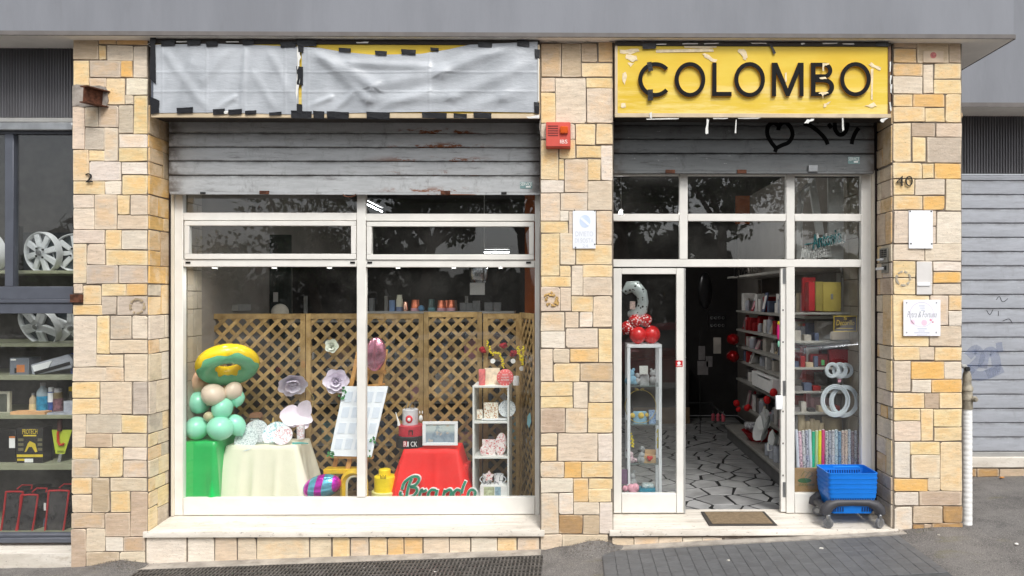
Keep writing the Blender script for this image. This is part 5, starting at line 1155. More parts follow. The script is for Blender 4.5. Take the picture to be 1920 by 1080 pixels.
# ------------------------------------------------------------------ tables with cloths
def drape(name, label, cat, xa, xb, ya, yb, zt, mat, flare, folds=.012, nf=9, seed=1, corner=.05, zb=FZ + .012):
    rnd = random.Random(seed); n = 96; per = []
    L1, L2 = xb - xa, yb - ya; tot = 2 * (L1 + L2)
    for i in range(n):
        s_ = tot * i / n
        if s_ < L1: p = (xa + s_, ya, 0, -1, min(s_, L1 - s_))
        elif s_ < L1 + L2: p = (xb, ya + s_ - L1, 1, 0, min(s_ - L1, L1 + L2 - s_))
        elif s_ < 2 * L1 + L2: p = (xb - (s_ - L1 - L2), yb, 0, 1, min(s_ - L1 - L2, 2 * L1 + L2 - s_))
        else: p = (xa, yb - (s_ - 2 * L1 - L2), -1, 0, min(s_ - 2 * L1 - L2, tot - s_))
        per.append(p)
    ph = [rnd.uniform(0, 6.28) for _ in range(4)]
    cx, cy = (xa + xb) / 2, (ya + yb) / 2
    rings = []
    for k in (0, .35, .75, .97): rings.append([(cx + (x - cx) * k, cy + (y - cy) * k, zt + .002 * math.sin(x * 23 + y * 17)) for x, y, *_ in per] if k else [(cx + (x - cx) * .02, cy + (y - cy) * .02, zt) for x, y, *_ in per])
    rings.append([(x + nx * .004, y + ny * .004, zt - .004) for x, y, nx, ny, e in per])
    m = 14
    for k in range(1, m + 1):
        t_ = k / m; r_ = []
        for i, (x, y, nx, ny, e) in enumerate(per):
            c = math.exp(-(e / .07) ** 2); dx, dy = x - cx, y - cy; l = math.hypot(dx, dy)
            a = 2 * math.pi * i / n
            f = folds * t_ * (math.sin(a * nf + ph[0]) + .6 * math.sin(a * nf * 1.7 + ph[1]) + .5 * math.sin(a * 3 + ph[2] + t_ * 2)) 
            off = .006 + flare * t_ + max(-.004, f)
            r_.append((x + nx * off + c * corner * t_ * dx / l, y + ny * off + c * corner * t_ * dy / l, zt - .004 - (zt - zb) * t_ + (.0 if k < m else .004 * math.sin(a * nf))))
        rings.append(r_)
    mb = MB(); mb.loops(rings, caps=False)
    return solo(name, mb, mat, label, cat, smooth=70)
GREENP = M('glossy_green_plastic', S(28, 186, 92), .28, var=.08, scale=4, spec=.55, bump=.25, bscale=9); CREAM = M('cream_cloth', S(240, 236, 214), .85, var=.03, scale=4, bump=.5, bscale=7); REDC = M('bright_red_cloth', S(232, 34, 30), .55, var=.06, scale=5, bump=.25, bscale=11)
drape('tablecloth', 'glossy green plastic tablecloth over a table under the balloons', 'tablecloth', XL + .008, -3.15, .385, .78, .62, GREENP, .014, .014, 5, 3, .03)
drape('tablecloth', 'cream cloth draped over the table with the decorated plates', 'tablecloth', -3.125, -2.50, .55, .88, .553, CREAM, .055, .020, 11, 5, .13)
drape('tablecloth', 'bright red cloth draped under the rock cake', 'tablecloth', X(757, .55), X(858, .55), .55, .84, Z(842, .55), REDC, .08, .017, 9, 9, .10)
drape('tablecloth', 'low red cloth bulging beside the white cube shelf', 'tablecloth', X(852, .66), X(876, .66), .68, .86, Z(872, .66), REDC, .012, .006, 5, 2, .02)

# ------------------------------------------------------------------ balloons
MINT = M('mint_latex', S(158, 234, 204), .22, var=.03, spec=.55); PEACH = M('cream_latex', S(234, 214, 194), .3, var=.03, spec=.55); BLUSH = M('blush_latex', S(226, 184, 152), .3, var=.03, spec=.55); BEIGEL = M('beige_latex', S(200, 186, 150), .3, var=.03, spec=.55)
REDL = M('red_latex', S(216, 40, 42), .22, var=.04, spec=.6)
def mk_conf():
    s = N('confetti_latex'); s.pr(.25, 0, .6)
    v = s.n('ShaderNodeTexVoronoi'); v.inputs['Scale'].default_value = 46; s.l(s.vec, v.inputs['Vector'])
    s.color(s.mix(s.ramp(v.outputs['Distance'], .34, .38), S(246, 226, 226), S(196, 30, 34))); return keep(s)
CONF = mk_conf()
def balloon(label, px, py, rx, ry, Y, mat, tilt=0, grp='balloons piled on the green table'):
    if grp == 'balloons piled on the green table': Y -= .13
    k = (6 + Y) / F; c = P(px, py, Y); rot = Matrix.Rotation(R(tilt), 3, 'Y')
    a, b = rx * k, ry * k; n = 20; prof = []
    for i in range(13):
        t = math.pi * i / 12; rr = math.sin(t); zz = -math.cos(t)
        if zz < 0: rr *= (1 - .16 * zz * zz)
        prof.append((max(.004, rr * a), zz * b * (1.06 if zz < 0 else 1)))
    prof = [(.008, -b * 1.16), (.004, -b * 1.08)] + prof
    mb = MB().lathe((c.x, c.y, c.z), prof, n, mat=rot)
    return solo('balloon', mb, mat, label, 'balloon', grp, smooth=80)
balloon('mint balloon touching the window edge low on the green table', 369, 803, 22, 21, .62, MINT, 70); balloon('largest mint balloon low in front on the green table', 413, 803, 24, 22, .60, MINT, 20)
balloon('mint balloon half hidden behind the low front one', 442, 797, 17, 21, .72, MINT, -30); balloon('mint balloon in the middle of the pile over the front one', 417, 766, 21, 18, .66, MINT, 110)
balloon('mint balloon at the window edge beside the cream balloon', 373, 755, 21, 20, .70, MINT, 60); balloon('dark mint balloon peeking out under the smaller cream one', 444, 746, 14, 16, .76, MINT, 0)
balloon('large cream balloon under the donut float', 400, 740, 22, 20, .62, PEACH, 30); balloon('smaller cream balloon under the donut rim', 437, 733, 18, 15, .72, PEACH, -60)
balloon('blush pink balloon behind the donut float', 372, 716, 18, 20, .74, BLUSH, 20); balloon('tiny beige balloon between the mint ones', 391, 781, 9, 9, .60, BEIGEL)
# donut pool float
FLY = M('yellow_vinyl', S(240, 206, 30), .22, var=.05, spec=.6, bump=.25, bscale=14); FLG = M('pale_green_vinyl', S(116, 196, 150), .22, var=.06, spec=.6, bump=.3, bscale=14)
c = P(427, 684, .55); k = 6.55 / F
t = thing('donut_float', 'inflatable yellow donut float with mint green icing on the balloon pile', 'pool float', tuple(c))
mt = Matrix.Translation(c) @ Matrix.Rotation(R(-22), 4, 'Y') @ Matrix.Rotation(R(-33), 4, 'X')
def torus_part(nm, Rr, r, m, f0, f1, wob=0, dr=0):
    mb = MB(); nu, nv = 56, 14
    def f(u, v):
        a = u * 2 * math.pi; lo = f0 + wob * (.12 * math.sin(5 * a) + .08 * math.sin(9 * a + 1)); hi = f1 - wob * (.12 * math.sin(6 * a + 2) + .08 * math.sin(11 * a))
        b = R(1) * 0 + (lo + (hi - lo) * v)
        rr = r + dr + .0012 * math.sin(a * 26)
        return mt @ Vector((math.cos(a) * (Rr + rr * math.cos(b)), math.sin(a) * (Rr + rr * math.cos(b)), rr * math.sin(b)))
    mb.grid(f, nu, nv); bmesh.ops.remove_doubles(mb.bm, verts=mb.bm.verts, dist=.0005); build(nm, mb, m, t, smooth=180)
torus_part('ring', 37 * k, 18 * k, FLY, 0, 2 * math.pi); torus_part('icing', 37 * k, 18 * k, FLG, math.pi + .6, 2 * math.pi - .7, 1, .003)

# ------------------------------------------------------------------ on the cream table
ZT = .557
def plate(label, px, py, r, Y, tiltx, tilty, mat, name='plate', th=.006, grp='decorated plates'):
    c = P(px, py, Y); rr = r * (6 + Y) / F; rot = Matrix.Rotation(R(tilty), 3, 'Y') @ Matrix.Rotation(R(tiltx), 3, 'X')
    return solo(name, MB().lathe(c, [(rr * .6, 0), (rr, .012), (rr, .012 + th * .4), (rr * .62, th), (.002, th)], 32, mat=rot), mat, label, name, grp)
def mk_deco(name, base, ink, scale, thr):
    s = N(name); s.pr(.35, 0, .5); v = s.n('ShaderNodeTexVoronoi'); v.inputs['Scale'].default_value = scale * 1.3
    nz = s.n('ShaderNodeTexNoise'); nz.inputs['Scale'].default_value = scale * 2; s.l(s.vec, nz.inputs['Vector'])
    ad = s.n('ShaderNodeMix', data_type='RGBA', blend_type='LINEAR_LIGHT'); ad.inputs['Factor'].default_value = .6 / scale; s.l(s.vec, ad.inputs['A']); s.l(nz.outputs['Color'], ad.inputs['B']); s.l(ad.outputs['Result'], v.inputs['Vector'])
    c = s.mix(s.ramp(v.outputs['Distance'], .16 + thr * 2, .24 + thr * 2), ink, base)
    b = s.math('ABSOLUTE', s.math('SUBTRACT', s.noise(scale * .8, (1, 1, 1), 2), .5), 0); c = s.mix(s.ramp(b, .012, .03, .8, 0), c, ink); s.color(c); return keep(s)
DECO1 = mk_deco('grey_scroll_china', S(232, 236, 238), S(120, 136, 150), 60, .03); DECO2 = mk_deco('blue_scroll_china', S(236, 240, 244), S(120, 190, 200), 22, .02); DECO3 = mk_deco('pink_scroll_china', S(238, 236, 240), S(206, 130, 140), 26, .02)
plate('grey patterned plate standing behind another on the cream table', 478, 814, 27, .72, 58, -18, DECO1); plate('grey scrolled plate lying in front at the table corner', 463, 824, 23, .60, 62, -14, DECO1)
plate('blue edged plate leaning near the middle of the cream table', 518, 815, 24, .68, 66, 6, DECO2); plate('small pink scrolled plate in front of the blue edged one', 531, 817, 18, .60, 64, 4, DECO3)
t = thing('chalet_model', 'small wooden chalet model frame on the cream table', 'ornament', tuple(P(477, 800, .85)))
build('roof', MB().prism([(P(470, 782, .85).x, P(470, 782, .85).z), (P(491, 782, .85).x, P(491, 782, .85).z), (P(489, 774, .85).x, P(489, 774, .85).z), (P(473, 774, .85).x, P(473, 774, .85).z)], .80, .88), M('cinnamon_wood', S(150, 110, 84), .7), t)
build('body', pbox(467, 782.3, 487, 801, .82, .06), M('brown_wood', S(122, 92, 72), .7), t); build('sign_strip', pbox(470, 785, 485, 788, .818, .003), PAPER, t); build('snow_scene', pbox(474, 792, 483, 800, .818, .003), PAPER, t)
mb = MB(); a = P(512, 803, .84); mb.lathe((a.x, a.y, ZT), [(.012, 0), (.012, .008), (.0075, .012), (.0065, .19), (.002, .2)], 12); solo('taper_candle', mb, M('gold_wax', S(206, 178, 110), .4), 'thin gold taper candle standing on the cream table', 'candle')
cup('white cup with purple sketches on the cream table', 561, 797, 824, 15, DECO3, [(.9, 0), (1, 1)], Y=.62, grp=None, name='paper_cup')
for a, b, lab, m in (((472, 829), (505, 831), 'grey folded fan lying before the plates', M('sage_paper', S(160, 172, 160), .7)), ((505, 829), (527, 829), 'sage green fan tip beside the blue edged plate', M('sage_paper', None)), ((548, 830), (578, 827), 'teal fan lying before the white cup', M('teal_paper', S(96, 176, 170), .6))):
    p, q = P(*a, .585), P(*b, .585); p.z = q.z = ZT + .006; solo('hand_fan', MB().tube([p, (p + q) / 2 + Vector((0, 0, .004)), q], [.010, .009, .004], 6, flat=.5), m, lab, 'fan', 'folded fans')
# big paper flowers
LILAC = M('lilac_crepe', S(244, 236, 250), .8, var=.08, bump=.3, bscale=40); PALEP = M('pale_pink_crepe', S(246, 234, 246), .8, var=.08, bump=.3, bscale=40); WHITEC = M('ivory_crepe', S(236, 240, 228), .8, var=.06)
def petal(mb, c, d, up, L, w, curl, n=6):
    d = d.normalized(); s_ = d.cross(up).normalized(); up = s_.cross(d).normalized()
    def f(u, v):
        t = v; wd = w * math.sin(math.pi * min(.98, .12 + .8 * t)) * (1.0)
        return c + d * (L * t) + s_ * ((u - .5) * 2 * wd) + up * (curl * t * t + .25 * wd * (2 * u - 1) ** 2)
    mb.grid(f, n, 6); g = 1
def flower(label, px, py, r, Y, mat, rings, tiltx, tilty, name='paper_flower', layers=None):
    c = P(px, py, Y); rr = r * (6 + Y) / F
    rot = Matrix.Rotation(R(tilty), 3, 'Z') @ Matrix.Rotation(R(tiltx), 3, 'X')
    t = thing(name, label, 'paper flower', tuple(c), 'big paper flowers on the trellis'); rnd = random.Random(int(px))
    for li, (n, rad, lift) in enumerate(rings):
        for k in range(n):
            a = 2 * math.pi * (k + .5 * (li % 2)) / n + rnd.uniform(-.1, .1)
            d = rot @ Vector((math.cos(a), -lift, math.sin(a))); up = rot @ Vector((-math.cos(a) * lift, -1, -math.sin(a) * lift))
            mb = MB(); petal(mb, c + rot @ Vector((0, -.006 * li, 0)), d, up, rr * rad, rr * rad * .55, rr * .18)
            build('petal', mb, mat, t, smooth=180)
    return t
flower('ivory paper rose high on the trellis', 624, 648, 15, .9, WHITEC, [(5, 1, .3), (5, .8, .8), (4, .55, 1.6)], 0, 0)
flower('full lilac paper rose above the white board', 631, 714, 25, .84, LILAC, [(6, 1, .15), (6, .85, .45), (5, .68, .9), (4, .48, 1.6), (3, .3, 3)], 0, 12)
flower('open lilac paper flower seen from the side', 548, 713, 30, .86, LILAC, [(7, 1, .35), (6, .75, .8), (4, .5, 1.6)], 35, 25)
bw = P(566, 781, .80); t = thing('paper_flower', 'pink paper bow flower tied above the white cup', 'paper flower', tuple(bw), 'big paper flowers on the trellis')
for d, L_, w_ in (((-1, -.25, .12), .19, .10), ((-.8, -.1, -.25), .17, .08), ((.5, -.2, .85), .19, .075), ((.2, .1, .9), .13, .06), ((.75, -.3, -.25), .15, .05), ((.45, -.3, -.7), .14, .06), ((-.1, -.3, -.8), .10, .05)):
    mb = MB(); petal(mb, bw, Vector(d), Vector((.1, -1, .3)), L_, w_, .03); build('petal', mb, PALEP, t, smooth=180)
a = P(575, 700, .93); mb = MB(); mb.tube([P(565, 715, .9), P(578, 730, .9), P(588, 745, .88), P(585, 765, .86)], .003, 6); solo('gold_wire', mb, M('thin_gold', S(186, 166, 100), .4, .4), 'thin gold wire stem curling between the paper flowers', 'wire')

# ------------------------------------------------------------------ easel, board, stool, egg
EW = mk_wood('honey_easel_wood', S(186, 132, 72), S(214, 164, 98))
t = thing('easel', 'honey coloured wooden easel holding the white board', 'easel', tuple(P(665, 940, .75)))
def beam(nm, a, b, w, d, m, par): 
    a, b = Vector(a), Vector(b); dd = (b - a).normalized(); s_ = dd.cross(Vector((0, 1, 0))).normalized() * w / 2; q = Vector((0, d / 2, 0))
    return build(nm, MB().hull([a - s_ - q, a + s_ - q, a + s_ + q, a - s_ + q], [b - s_ - q, b + s_ - q, b + s_ + q, b - s_ + q]), m, par, smooth=0)
beam('leg', P(612, 950, .62), P(672, 660, .78), .036, .02, EW, t); beam('leg', P(672, 950, .62), P(724, 655, .78), .036, .02, EW, t); beam('leg', P(652, 880, .60), P(700, 650, .82), .04, .02, EW, t)
beam('cross_bar', P(670, 697, .745), P(724, 697, .745), .035, .018, EW, t); beam('cross_bar', P(612, 856, .60), P(700, 858, .60), .02, .05, EW, t); beam('cross_bar', P(690, 723, .73), P(722, 720, .73), .02, .018, EW, t)
t = thing('seating_board', 'white board with rows of paper pockets leaning on the easel', 'board', tuple(P(660, 855, .62)))
bd4 = [P(618, 854, .575), P(697, 856, .575), P(728, 724, .70), P(645, 724, .70)]; nn = Vector((0, -.008, -.002))
build('panel', MB().hull(bd4, [p + nn for p in bd4]), M('white_board', S(236, 240, 246), .5, var=.02), t)
def onb(u, v): return (bd4[0] * (1 - u) + bd4[1] * u) * (1 - v) + (bd4[3] * (1 - u) + bd4[2] * u) * v
PK = M('tracing_paper', S(214, 222, 234), .6, var=.05)
for r_ in range(4):
    for c_ in range(4):
        u0, v0 = .08 + c_ * .235, .10 + r_ * .225; q = [onb(u0, v0), onb(u0 + .16, v0), onb(u0 + .16, v0 + .15), onb(u0, v0 + .15)]
        build('pocket', MB().hull([p + nn * 1.05 for p in q], [p + nn * 1.5 for p in q]), PK, t, smooth=0)
LEAFG = M('leaf_green', S(64, 140, 78), .6, var=.2)
rnd = random.Random(8)
for cu, cv in ((.04, .95), (.02, .85), (.95, .25), (.9, .05), (.08, .02), (.02, .04)):
    mb = MB()
    for k in range(7):
        p = onb(cu, cv) + nn * 1.6 + Vector((rnd.uniform(-.02, .02), -.006, rnd.uniform(-.02, .02))); a = rnd.uniform(0, 6.3); d = Vector((math.cos(a), -.3, math.sin(a)))
        petal(mb, p, d, Vector((0, -1, 0)), .025, .008, .004, 2)
    build('leaf_sprig', mb, LEAFG, t, smooth=180)
YST = M('yellow_stool_plastic', S(232, 190, 36), .4)
t = thing('step_stool', 'yellow arched plastic stool in front of the easel', 'stool', tuple(P(655, 945, .5)))
def archp(px0, px1, pt, w, Y): 
    cx = (px0 + px1) / 2; rx = (px1 - px0) / 2; return [P(px0, 965, Y)] + [P(cx - rx * math.cos(R(k * 15)), pt + rx * 1.05 - rx * 1.05 * math.sin(R(k * 15)), Y) for k in range(13)] + [P(px1, 965, Y)]
build('arch', MB().tube(archp(644, 684, 885, 0, .50), .030, 4, flat=1.3), YST, t); build('seat', pbox(606, 880, 682, 889, .56, .12, .004), YST, t); build('inner_rim', MB().tube(archp(650, 679, 893, 0, .49), .011, 4), M('cream_rim', S(232, 228, 206), .5), t)
def mk_egg():
    s = N('striped_foil'); s.pr(.15, .6, .6); w_ = s.n('ShaderNodeTexWave'); w_.inputs['Scale'].default_value = 2.3; w_.inputs['Distortion'].default_value = 7; w_.inputs['Detail'].default_value = 0; w_.inputs['Detail Scale'].default_value = 1.0
    s.l(s.co.outputs['Object'], w_.inputs['Vector']); s.color(s.mix(s.ramp(w_.outputs['Fac'], .42, .5), S(206, 36, 190), S(110, 190, 216))); s.bump(s.noise(30, (1, 1, 1), 3), .3); return keep(s)
mb = MB(); c = P(604, 912, .49); k = 6.49 / F; mb.ell(c, 36 * k, 20 * k, 22 * k, Matrix.Rotation(R(-14), 3, 'Y'), 28); solo('foil_egg', mb, mk_egg(), 'purple and blue striped foil egg balloon by the window', 'balloon')
mb = MB(); c = P(704, 664, .62); k = 6.62 / F; mb.ell(c, 20 * k, 12 * k, 32 * k, Matrix.Rotation(R(6), 3, 'Y'), 24); solo('foil_balloon', mb, M('pink_foil', S(206, 140, 160), .16, .8, var=.2, scale=10, bump=.35, bscale=24), 'shiny pink foil balloon floating above the easel', 'balloon')

# ------------------------------------------------------------------ cakes, picture, letters
def tier(nm, px, py0, py1, w, Y, mat, par, dy=0):
    b = P(px, py1, Y); h = (py1 - py0) * (6 + Y) / F; r = w / 2 * (6 + Y) / F
    return build(nm, MB().lathe((b.x, Y + r + dy, b.z), [(r, 0), (r, h - .006), (r - .006, h), (.002, h)], 32), mat, par)
CK = M('black_icing', S(40, 38, 40), .5); CR = M('red_icing', S(190, 44, 60), .5); CW = M('grey_white_icing', S(206, 206, 210), .5)
YC = .57
t = thing('rock_cake', 'three tier rock themed cake in black, red and white', 'cake', tuple(P(763, 842, YC)))
tier('bottom_tier', 763, 820, 842, 52, YC, CK, t); tier('middle_tier', 766, 800, 820, 47, YC + .015, CR, t); tier('top_tier', 766, 769, 800, 29, YC + .07, CW, t)
build('name_plate', pbox(755, 826, 784, 839, YC - .004, .02), BLACK, t); build('print', pbox(756, 827, 762.5, 838, YC - .007, .003), M('red_icing', None), t)
for i, chh in enumerate('RICK'): lettering('lettering', chh, PAPER if i != 1 else WHITE, 757 + i * 6.6, 828, 762.6 + i * 6.6 - (i == 1) * 3, 837.5, YC - .0075, t, .001)
build('music_note', pbox(766, 807, 774, 809, YC + .012, .01), BLACK, t); build('music_note', pbox(766, 809.2, 767.5, 816, YC + .012, .01), BLACK, t); build('music_note', pbox(772.5, 809.2, 774, 816, YC + .012, .01), BLACK, t)
mb = MB(); c = P(767, 786, YC + .07); mb.ell(c, .033, .012, .036, n=14); build('red_badge', mb, M('red_sugar', S(206, 30, 50), .4), t)
mb = MB(); c = P(767, 787, YC + .056); mb.ell(c, .015, .006, .017, n=12); build('badge_centre', mb, PAPER, t)
for q in ([(759, 770), (764, 753)], [(770, 757), (768, 763), (772, 768), (778, 764), (778, 754), (773, 754), (769, 760)]): build('topper', MB().tube([P(x, y, YC + .1) for x, y in q], .004, 6), STEEL, t)
build('guitar', MB().tube([P(748, 798, YC + .03), P(747, 791, YC + .03), P(744, 780, YC + .03), P(742, 773, YC + .03)], [.013, .01, .004, .004], 8), PAPER, t); build('figurine', MB().ell(P(789, 784, YC + .05), .018, .012, .028, n=10).ell(P(787, 773, YC + .05), .005, .005, .014, n=8).ell(P(792, 773, YC + .05), .005, .005, .014, n=8), M('white_sugar', S(224, 224, 224), .5), t)
t = thing('photo_frame', 'white picture frame with a pale photo leaning on the red cloth', 'picture frame', tuple(P(826, 835, .56)))
for q in ((792, 790.5, 858, 796), (792, 830, 858, 835.5), (792, 796.2, 798, 829.8), (852, 796.2, 858, 829.8)): build('frame', pbox(*q, .555, .02, .002), WHITE, t)
def mk_photo():
    s = N('faded_photo'); s.pr(.25, 0, .5); g = s.n('ShaderNodeSeparateXYZ'); s.l(s.co.outputs['Generated'], g.inputs[0])
    c = s.mix(s.ramp(g.outputs['Z'], .45, .75), S(150, 166, 178), S(196, 208, 206)); c = s.mix(s.ramp(s.noise(12), .5, .62, 0, .6), c, S(112, 130, 150)); c = s.mix(s.ramp(s.noise(17), .6, .68, 0, .7), c, S(206, 186, 162)); s.color(c); return keep(s)
build('photo', pbox(798, 796, 852, 830, .566, .004), mk_photo(), t)
YK_ = M('yellow_icing', S(240, 214, 34), .4)
t = thing('yellow_cake', 'plain bright yellow two tier cake at the window foot', 'cake', tuple(P(718, 950, .47)))
tier('bottom_tier', 717, 897, 958, 41, .45, YK_, t); tier('top_tier', 718.5, 882, 897, 22, .50, YK_, t); tier('cake_board', 717, 926, 960, 54, .43, M('pale_yellow_board', S(226, 222, 150), .5), t)
mb = MB(); q = P(698, 924, .436); 
for k in range(5): mb.tube([P(714 + k * 2.2, 898, .448), P(713 + k * 2.6, 891 + (k % 2) * 2, .446)], .003, 5)
build('icing_strand', mb, BLACK, t)
t = thing('name_letters', 'green and white foam script letters spelling Brando', 'letters', tuple(P(818, 945, .44)))
GRL = M('green_foam', S(40, 142, 112), .5); WHL = M('white_foam', S(238, 238, 236), .6)
strokes = [[(352, 1060), (372, 960), (398, 895)], [(318, 985), (340, 925), (400, 882), (445, 880), (458, 905), (430, 945), (385, 962)], [(385, 962), (432, 970), (440, 1000), (405, 1040), (350, 1050)], [(310, 1000), (305, 1025), (325, 1035)],
           [(455, 1050), (478, 985), (490, 1000), (520, 985)], [(595, 990), (560, 985), (535, 1010), (530, 1045)], [(605, 985), (590, 1050)], [(650, 1050), (668, 985)], [(660, 1010), (700, 985), (720, 1000), (708, 1050)], [(795, 995), (765, 985), (738, 1010), (735, 1045)], [(835, 915), (812, 970), (795, 1050)], [(850, 1045), (862, 1000), (890, 985), (915, 1005), (905, 1045)]]
for st in strokes:
    spray(st, .0145, .437, t, 'letter_back', 4.32, 680, 690, WHL, .03); spray([(x - 2, y + 2) for x, y in st], .0108, .430, t, 'letter', 4.32, 680, 690, GRL, .006)

# ------------------------------------------------------------------ white cube shelf with gifts
t = thing('cube_shelf', 'white three compartment cube shelf unit standing on end', 'shelf unit', tuple(P(930, 950, .55)))
ux0, ux1 = X(886, .52), X(954.5, .52); yb0, yb1 = .52, .85; zt_ = Z(723.5, .52)
LAM = M('white_laminate', S(228, 230, 226), .45, var=.03)
th = .016
build('side_panel', MB().box(ux0, ux0 + th, yb0, yb1, FZ, zt_ - th), LAM, t); build('side_panel', MB().box(ux1 - th, ux1, yb0, yb1, FZ, zt_ - th), LAM, t); build('top', MB().box(ux0, ux1, yb0 - .001, yb1, zt_ - th, zt_), LAM, t)
for py in (792, 858, 934): build('shelf', MB().box(ux0 + th, ux1 - th, yb0, yb1, Z(py, .52) - th / 2, Z(py, .52) + th / 2), LAM, t)
for py, yy in ((745, .8), (790, .56), (789, .8), (855, .56), (855, .8)): build('screw', MB().box(ux1, ux1 + .003, yy, yy + .01, Z(py, .52), Z(py, .52) + .01), STEEL, t)
FLO = mk_deco('red_floral_print', S(240, 232, 230), S(206, 60, 70), 40, .05); FLO2 = mk_deco('gold_floral_print', S(240, 236, 222), S(190, 130, 80), 34, .05)
def fr(label, px0, py0, px1, py1, Y, m, name='gift_tile', cat='frame', dep=.02, grp='gifts on the cube shelf'):
    o = solo(name, pbox(px0, py0, px1, py1, Y, dep, .002), m, label, cat, grp); return o
fr('square cream tile with an animal picture in the top compartment', 907, 755, 934, 785, .60, FLO2); fr('small floral card in the top compartment', 894, 768, 905, 786, .58, FLO2, 'gift_card', 'card', .004)
plate('oval white plaque edge in the top compartment', 951, 766, 16, .62, 84, 0, DECO1, 'plaque', .006, 'gifts on the cube shelf'); fr('flat white tray in the top compartment', 903, 785.5, 950, 788, .56, WHITE, 'tray', 'tray', .1)
fr('red floral square dish standing in the middle compartment', 904, 824, 929, 854, .60, FLO, 'dish', 'dish'); mb = MB(); mb.ell(P(906, 845, .57), .030, .01, .045, n=14); solo('dish', mb, FLO, 'small rounded red floral dish in the middle compartment', 'dish', 'gifts on the cube shelf')
mb = MB(); mb.ell(P(939, 833, .60), .052, .008, .105, Matrix.Rotation(R(6), 3, 'Y'), 20); solo('plate', mb, FLO, 'tall oval red floral plate in the middle compartment', 'plate', 'gifts on the cube shelf')
def mug(label, px, py0, py1, w, Y, m, hs=1):
    b = P(px, py1, Y); h = (py1 - py0) * (6 + Y) / F; r = w / 2 * (6 + Y) / F
    t = thing('mug', label, 'mug', tuple(b), 'mugs in the cube shelf'); build('body', MB().lathe((b.x, b.y + r, b.z), [(r * .95, 0), (r, .004), (r, h), (r * .9, h), (r * .88, .01)], 20), m, t)
    build('handle', MB().tube([(b.x + hs * (r + (.018 if 0 < k < 6 else -.002) * math.sin(math.pi * k / 6) * 1.3), b.y + r, b.z + h * (.2 + .6 * k / 6)) for k in range(7)], .005, 6), WHITE, t)
MUGP = mk_deco('printed_mug', S(236, 236, 238), S(70, 80, 92), 16, .012)
mug('printed white mug behind the red star ornament', 912, 891, 911, 17, .58, MUGP, -1); mug('printed white mug with its handle towards the window edge', 934, 891, 911, 18, .58, MUGP)
st_ = MB(); c = P(917, 893, .56); pts = []
for k in range(10):
    a = R(90 + 36 * k); r_ = .052 if k % 2 == 0 else .03; pts.append((c.x + math.cos(a) * r_, c.z + math.sin(a) * r_))
st_.prism(pts, .555, .563); solo('star_ornament', st_, FLO, 'red floral star ornament leaning on the printed mug', 'ornament')
t = thing('gift_box', 'white gift box with two printed pictures in the lowest compartment', 'box', tuple(P(925, 935, .55))); build('carton', pbox(900, 910.5, 952, 934, .545, .12, .002), PAPER, t)
build('picture', pbox(907, 913, 927, 929, .543, .001), M('green_print', S(196, 206, 170), .6, var=.3, scale=40), t); build('picture', pbox(928, 913, 939, 929, .543, .001), M('blue_print', S(150, 180, 196), .6, var=.3, scale=40), t)
cup('pink banded tumbler with a white lid on the cube shelf', 903, 693, 723, 13, M('pink_print_cup', S(226, 120, 120), .5, var=.25, scale=30), [(.9, 0), (1, .75), (1, .9), (.95, 1)], Y=.56, grp=None, name='tumbler')
fr('cream card with flowers on top of the cube shelf', 909, 690, 937, 722, .62, M('floral_card', S(236, 222, 196), .7, var=.25, scale=18), 'greeting_card', 'card', .006, None)
t = thing('round_box', 'round coral box lid with white lettering on the cube shelf', 'box lid', tuple(P(947, 722, .56)))
c = P(947, 708, .56); rr = 15.5 * 6.56 / F
build('disc', MB().lathe((c.x, c.y, c.z), [(rr, -.03), (rr, .002), (rr - .004, .005), (.002, .005)], 36, 'Y'), M('coral_card', S(232, 112, 112), .5), t)
for s_, y0, y1, x0, x1 in (('TANTI', 701, 704, 941, 952), ('AUGURI', 706, 709, 940, 954), ('AMORE', 711, 714, 939, 955)): lettering('lettering', s_, PAPER, x0, y0, x1, y1, c.y - .0055, t, .0006)
for k in range(14):
    a = 2 * math.pi * k / 14; q = P(947 + 12.8 * math.cos(a), 708 + 12.8 * math.sin(a), c.y - .0055); build('dot', MB().box(q.x - .003, q.x + .003, q.y - .0006, q.y, q.z - .003, q.z + .003), PAPER, t)
cup('white candle jar behind the coral box lid', 967, 706, 723, 12, WHITE, [(1, 0), (1, 1)], Y=.7, grp=None, name='candle_jar')
# flowers and tags on the trellis
ROSE = M('dark_red_rose', S(164, 24, 36), .7, var=.25, scale=30); MIM = M('mimosa_yellow', S(236, 214, 40), .8, var=.15)
for px, py, lab in ((906, 657, 'dark red rose hanging at the trellis post'), (944, 648, 'dark red rose highest on the narrow trellis'), (963, 663, 'dark red rose beside the yellow mimosa')):
    mb = MB(); c = P(px, py, .9); rnd = random.Random(px)
    for k in range(9): mb.ell(c + Vector((rnd.uniform(-.02, .02), rnd.uniform(-.012, .012), rnd.uniform(-.018, .018))), .024, .016, .02, Euler((rnd.uniform(0, 3), rnd.uniform(0, 3), 0)).to_matrix(), 8)
    solo('rose', mb, ROSE, lab, 'rose', 'roses on the trellis')
def mimosa(label, path, n, Y, spread):
    t = thing('mimosa_sprig', label, 'flower sprig', tuple(P(*path[0], Y)), 'mimosa sprigs'); rnd = random.Random(int(path[0][0] * 3))
    pts = [P(x, y, Y) for x, y in path]; build('stem', MB().tube(pts, .002, 5), LEAFG, t); mb = MB()
    for i in range(n):
        f = i / n * (len(pts) - 1); a = int(f); p = pts[a].lerp(pts[a + 1], f - a)
        mb.ell(p + Vector((rnd.gauss(0, spread), rnd.uniform(-.015, 0), rnd.gauss(0, spread * .6))), .008, .008, .008, n=6)
    o = build('blossom', mb, MIM, t); o['kind'] = 'stuff'
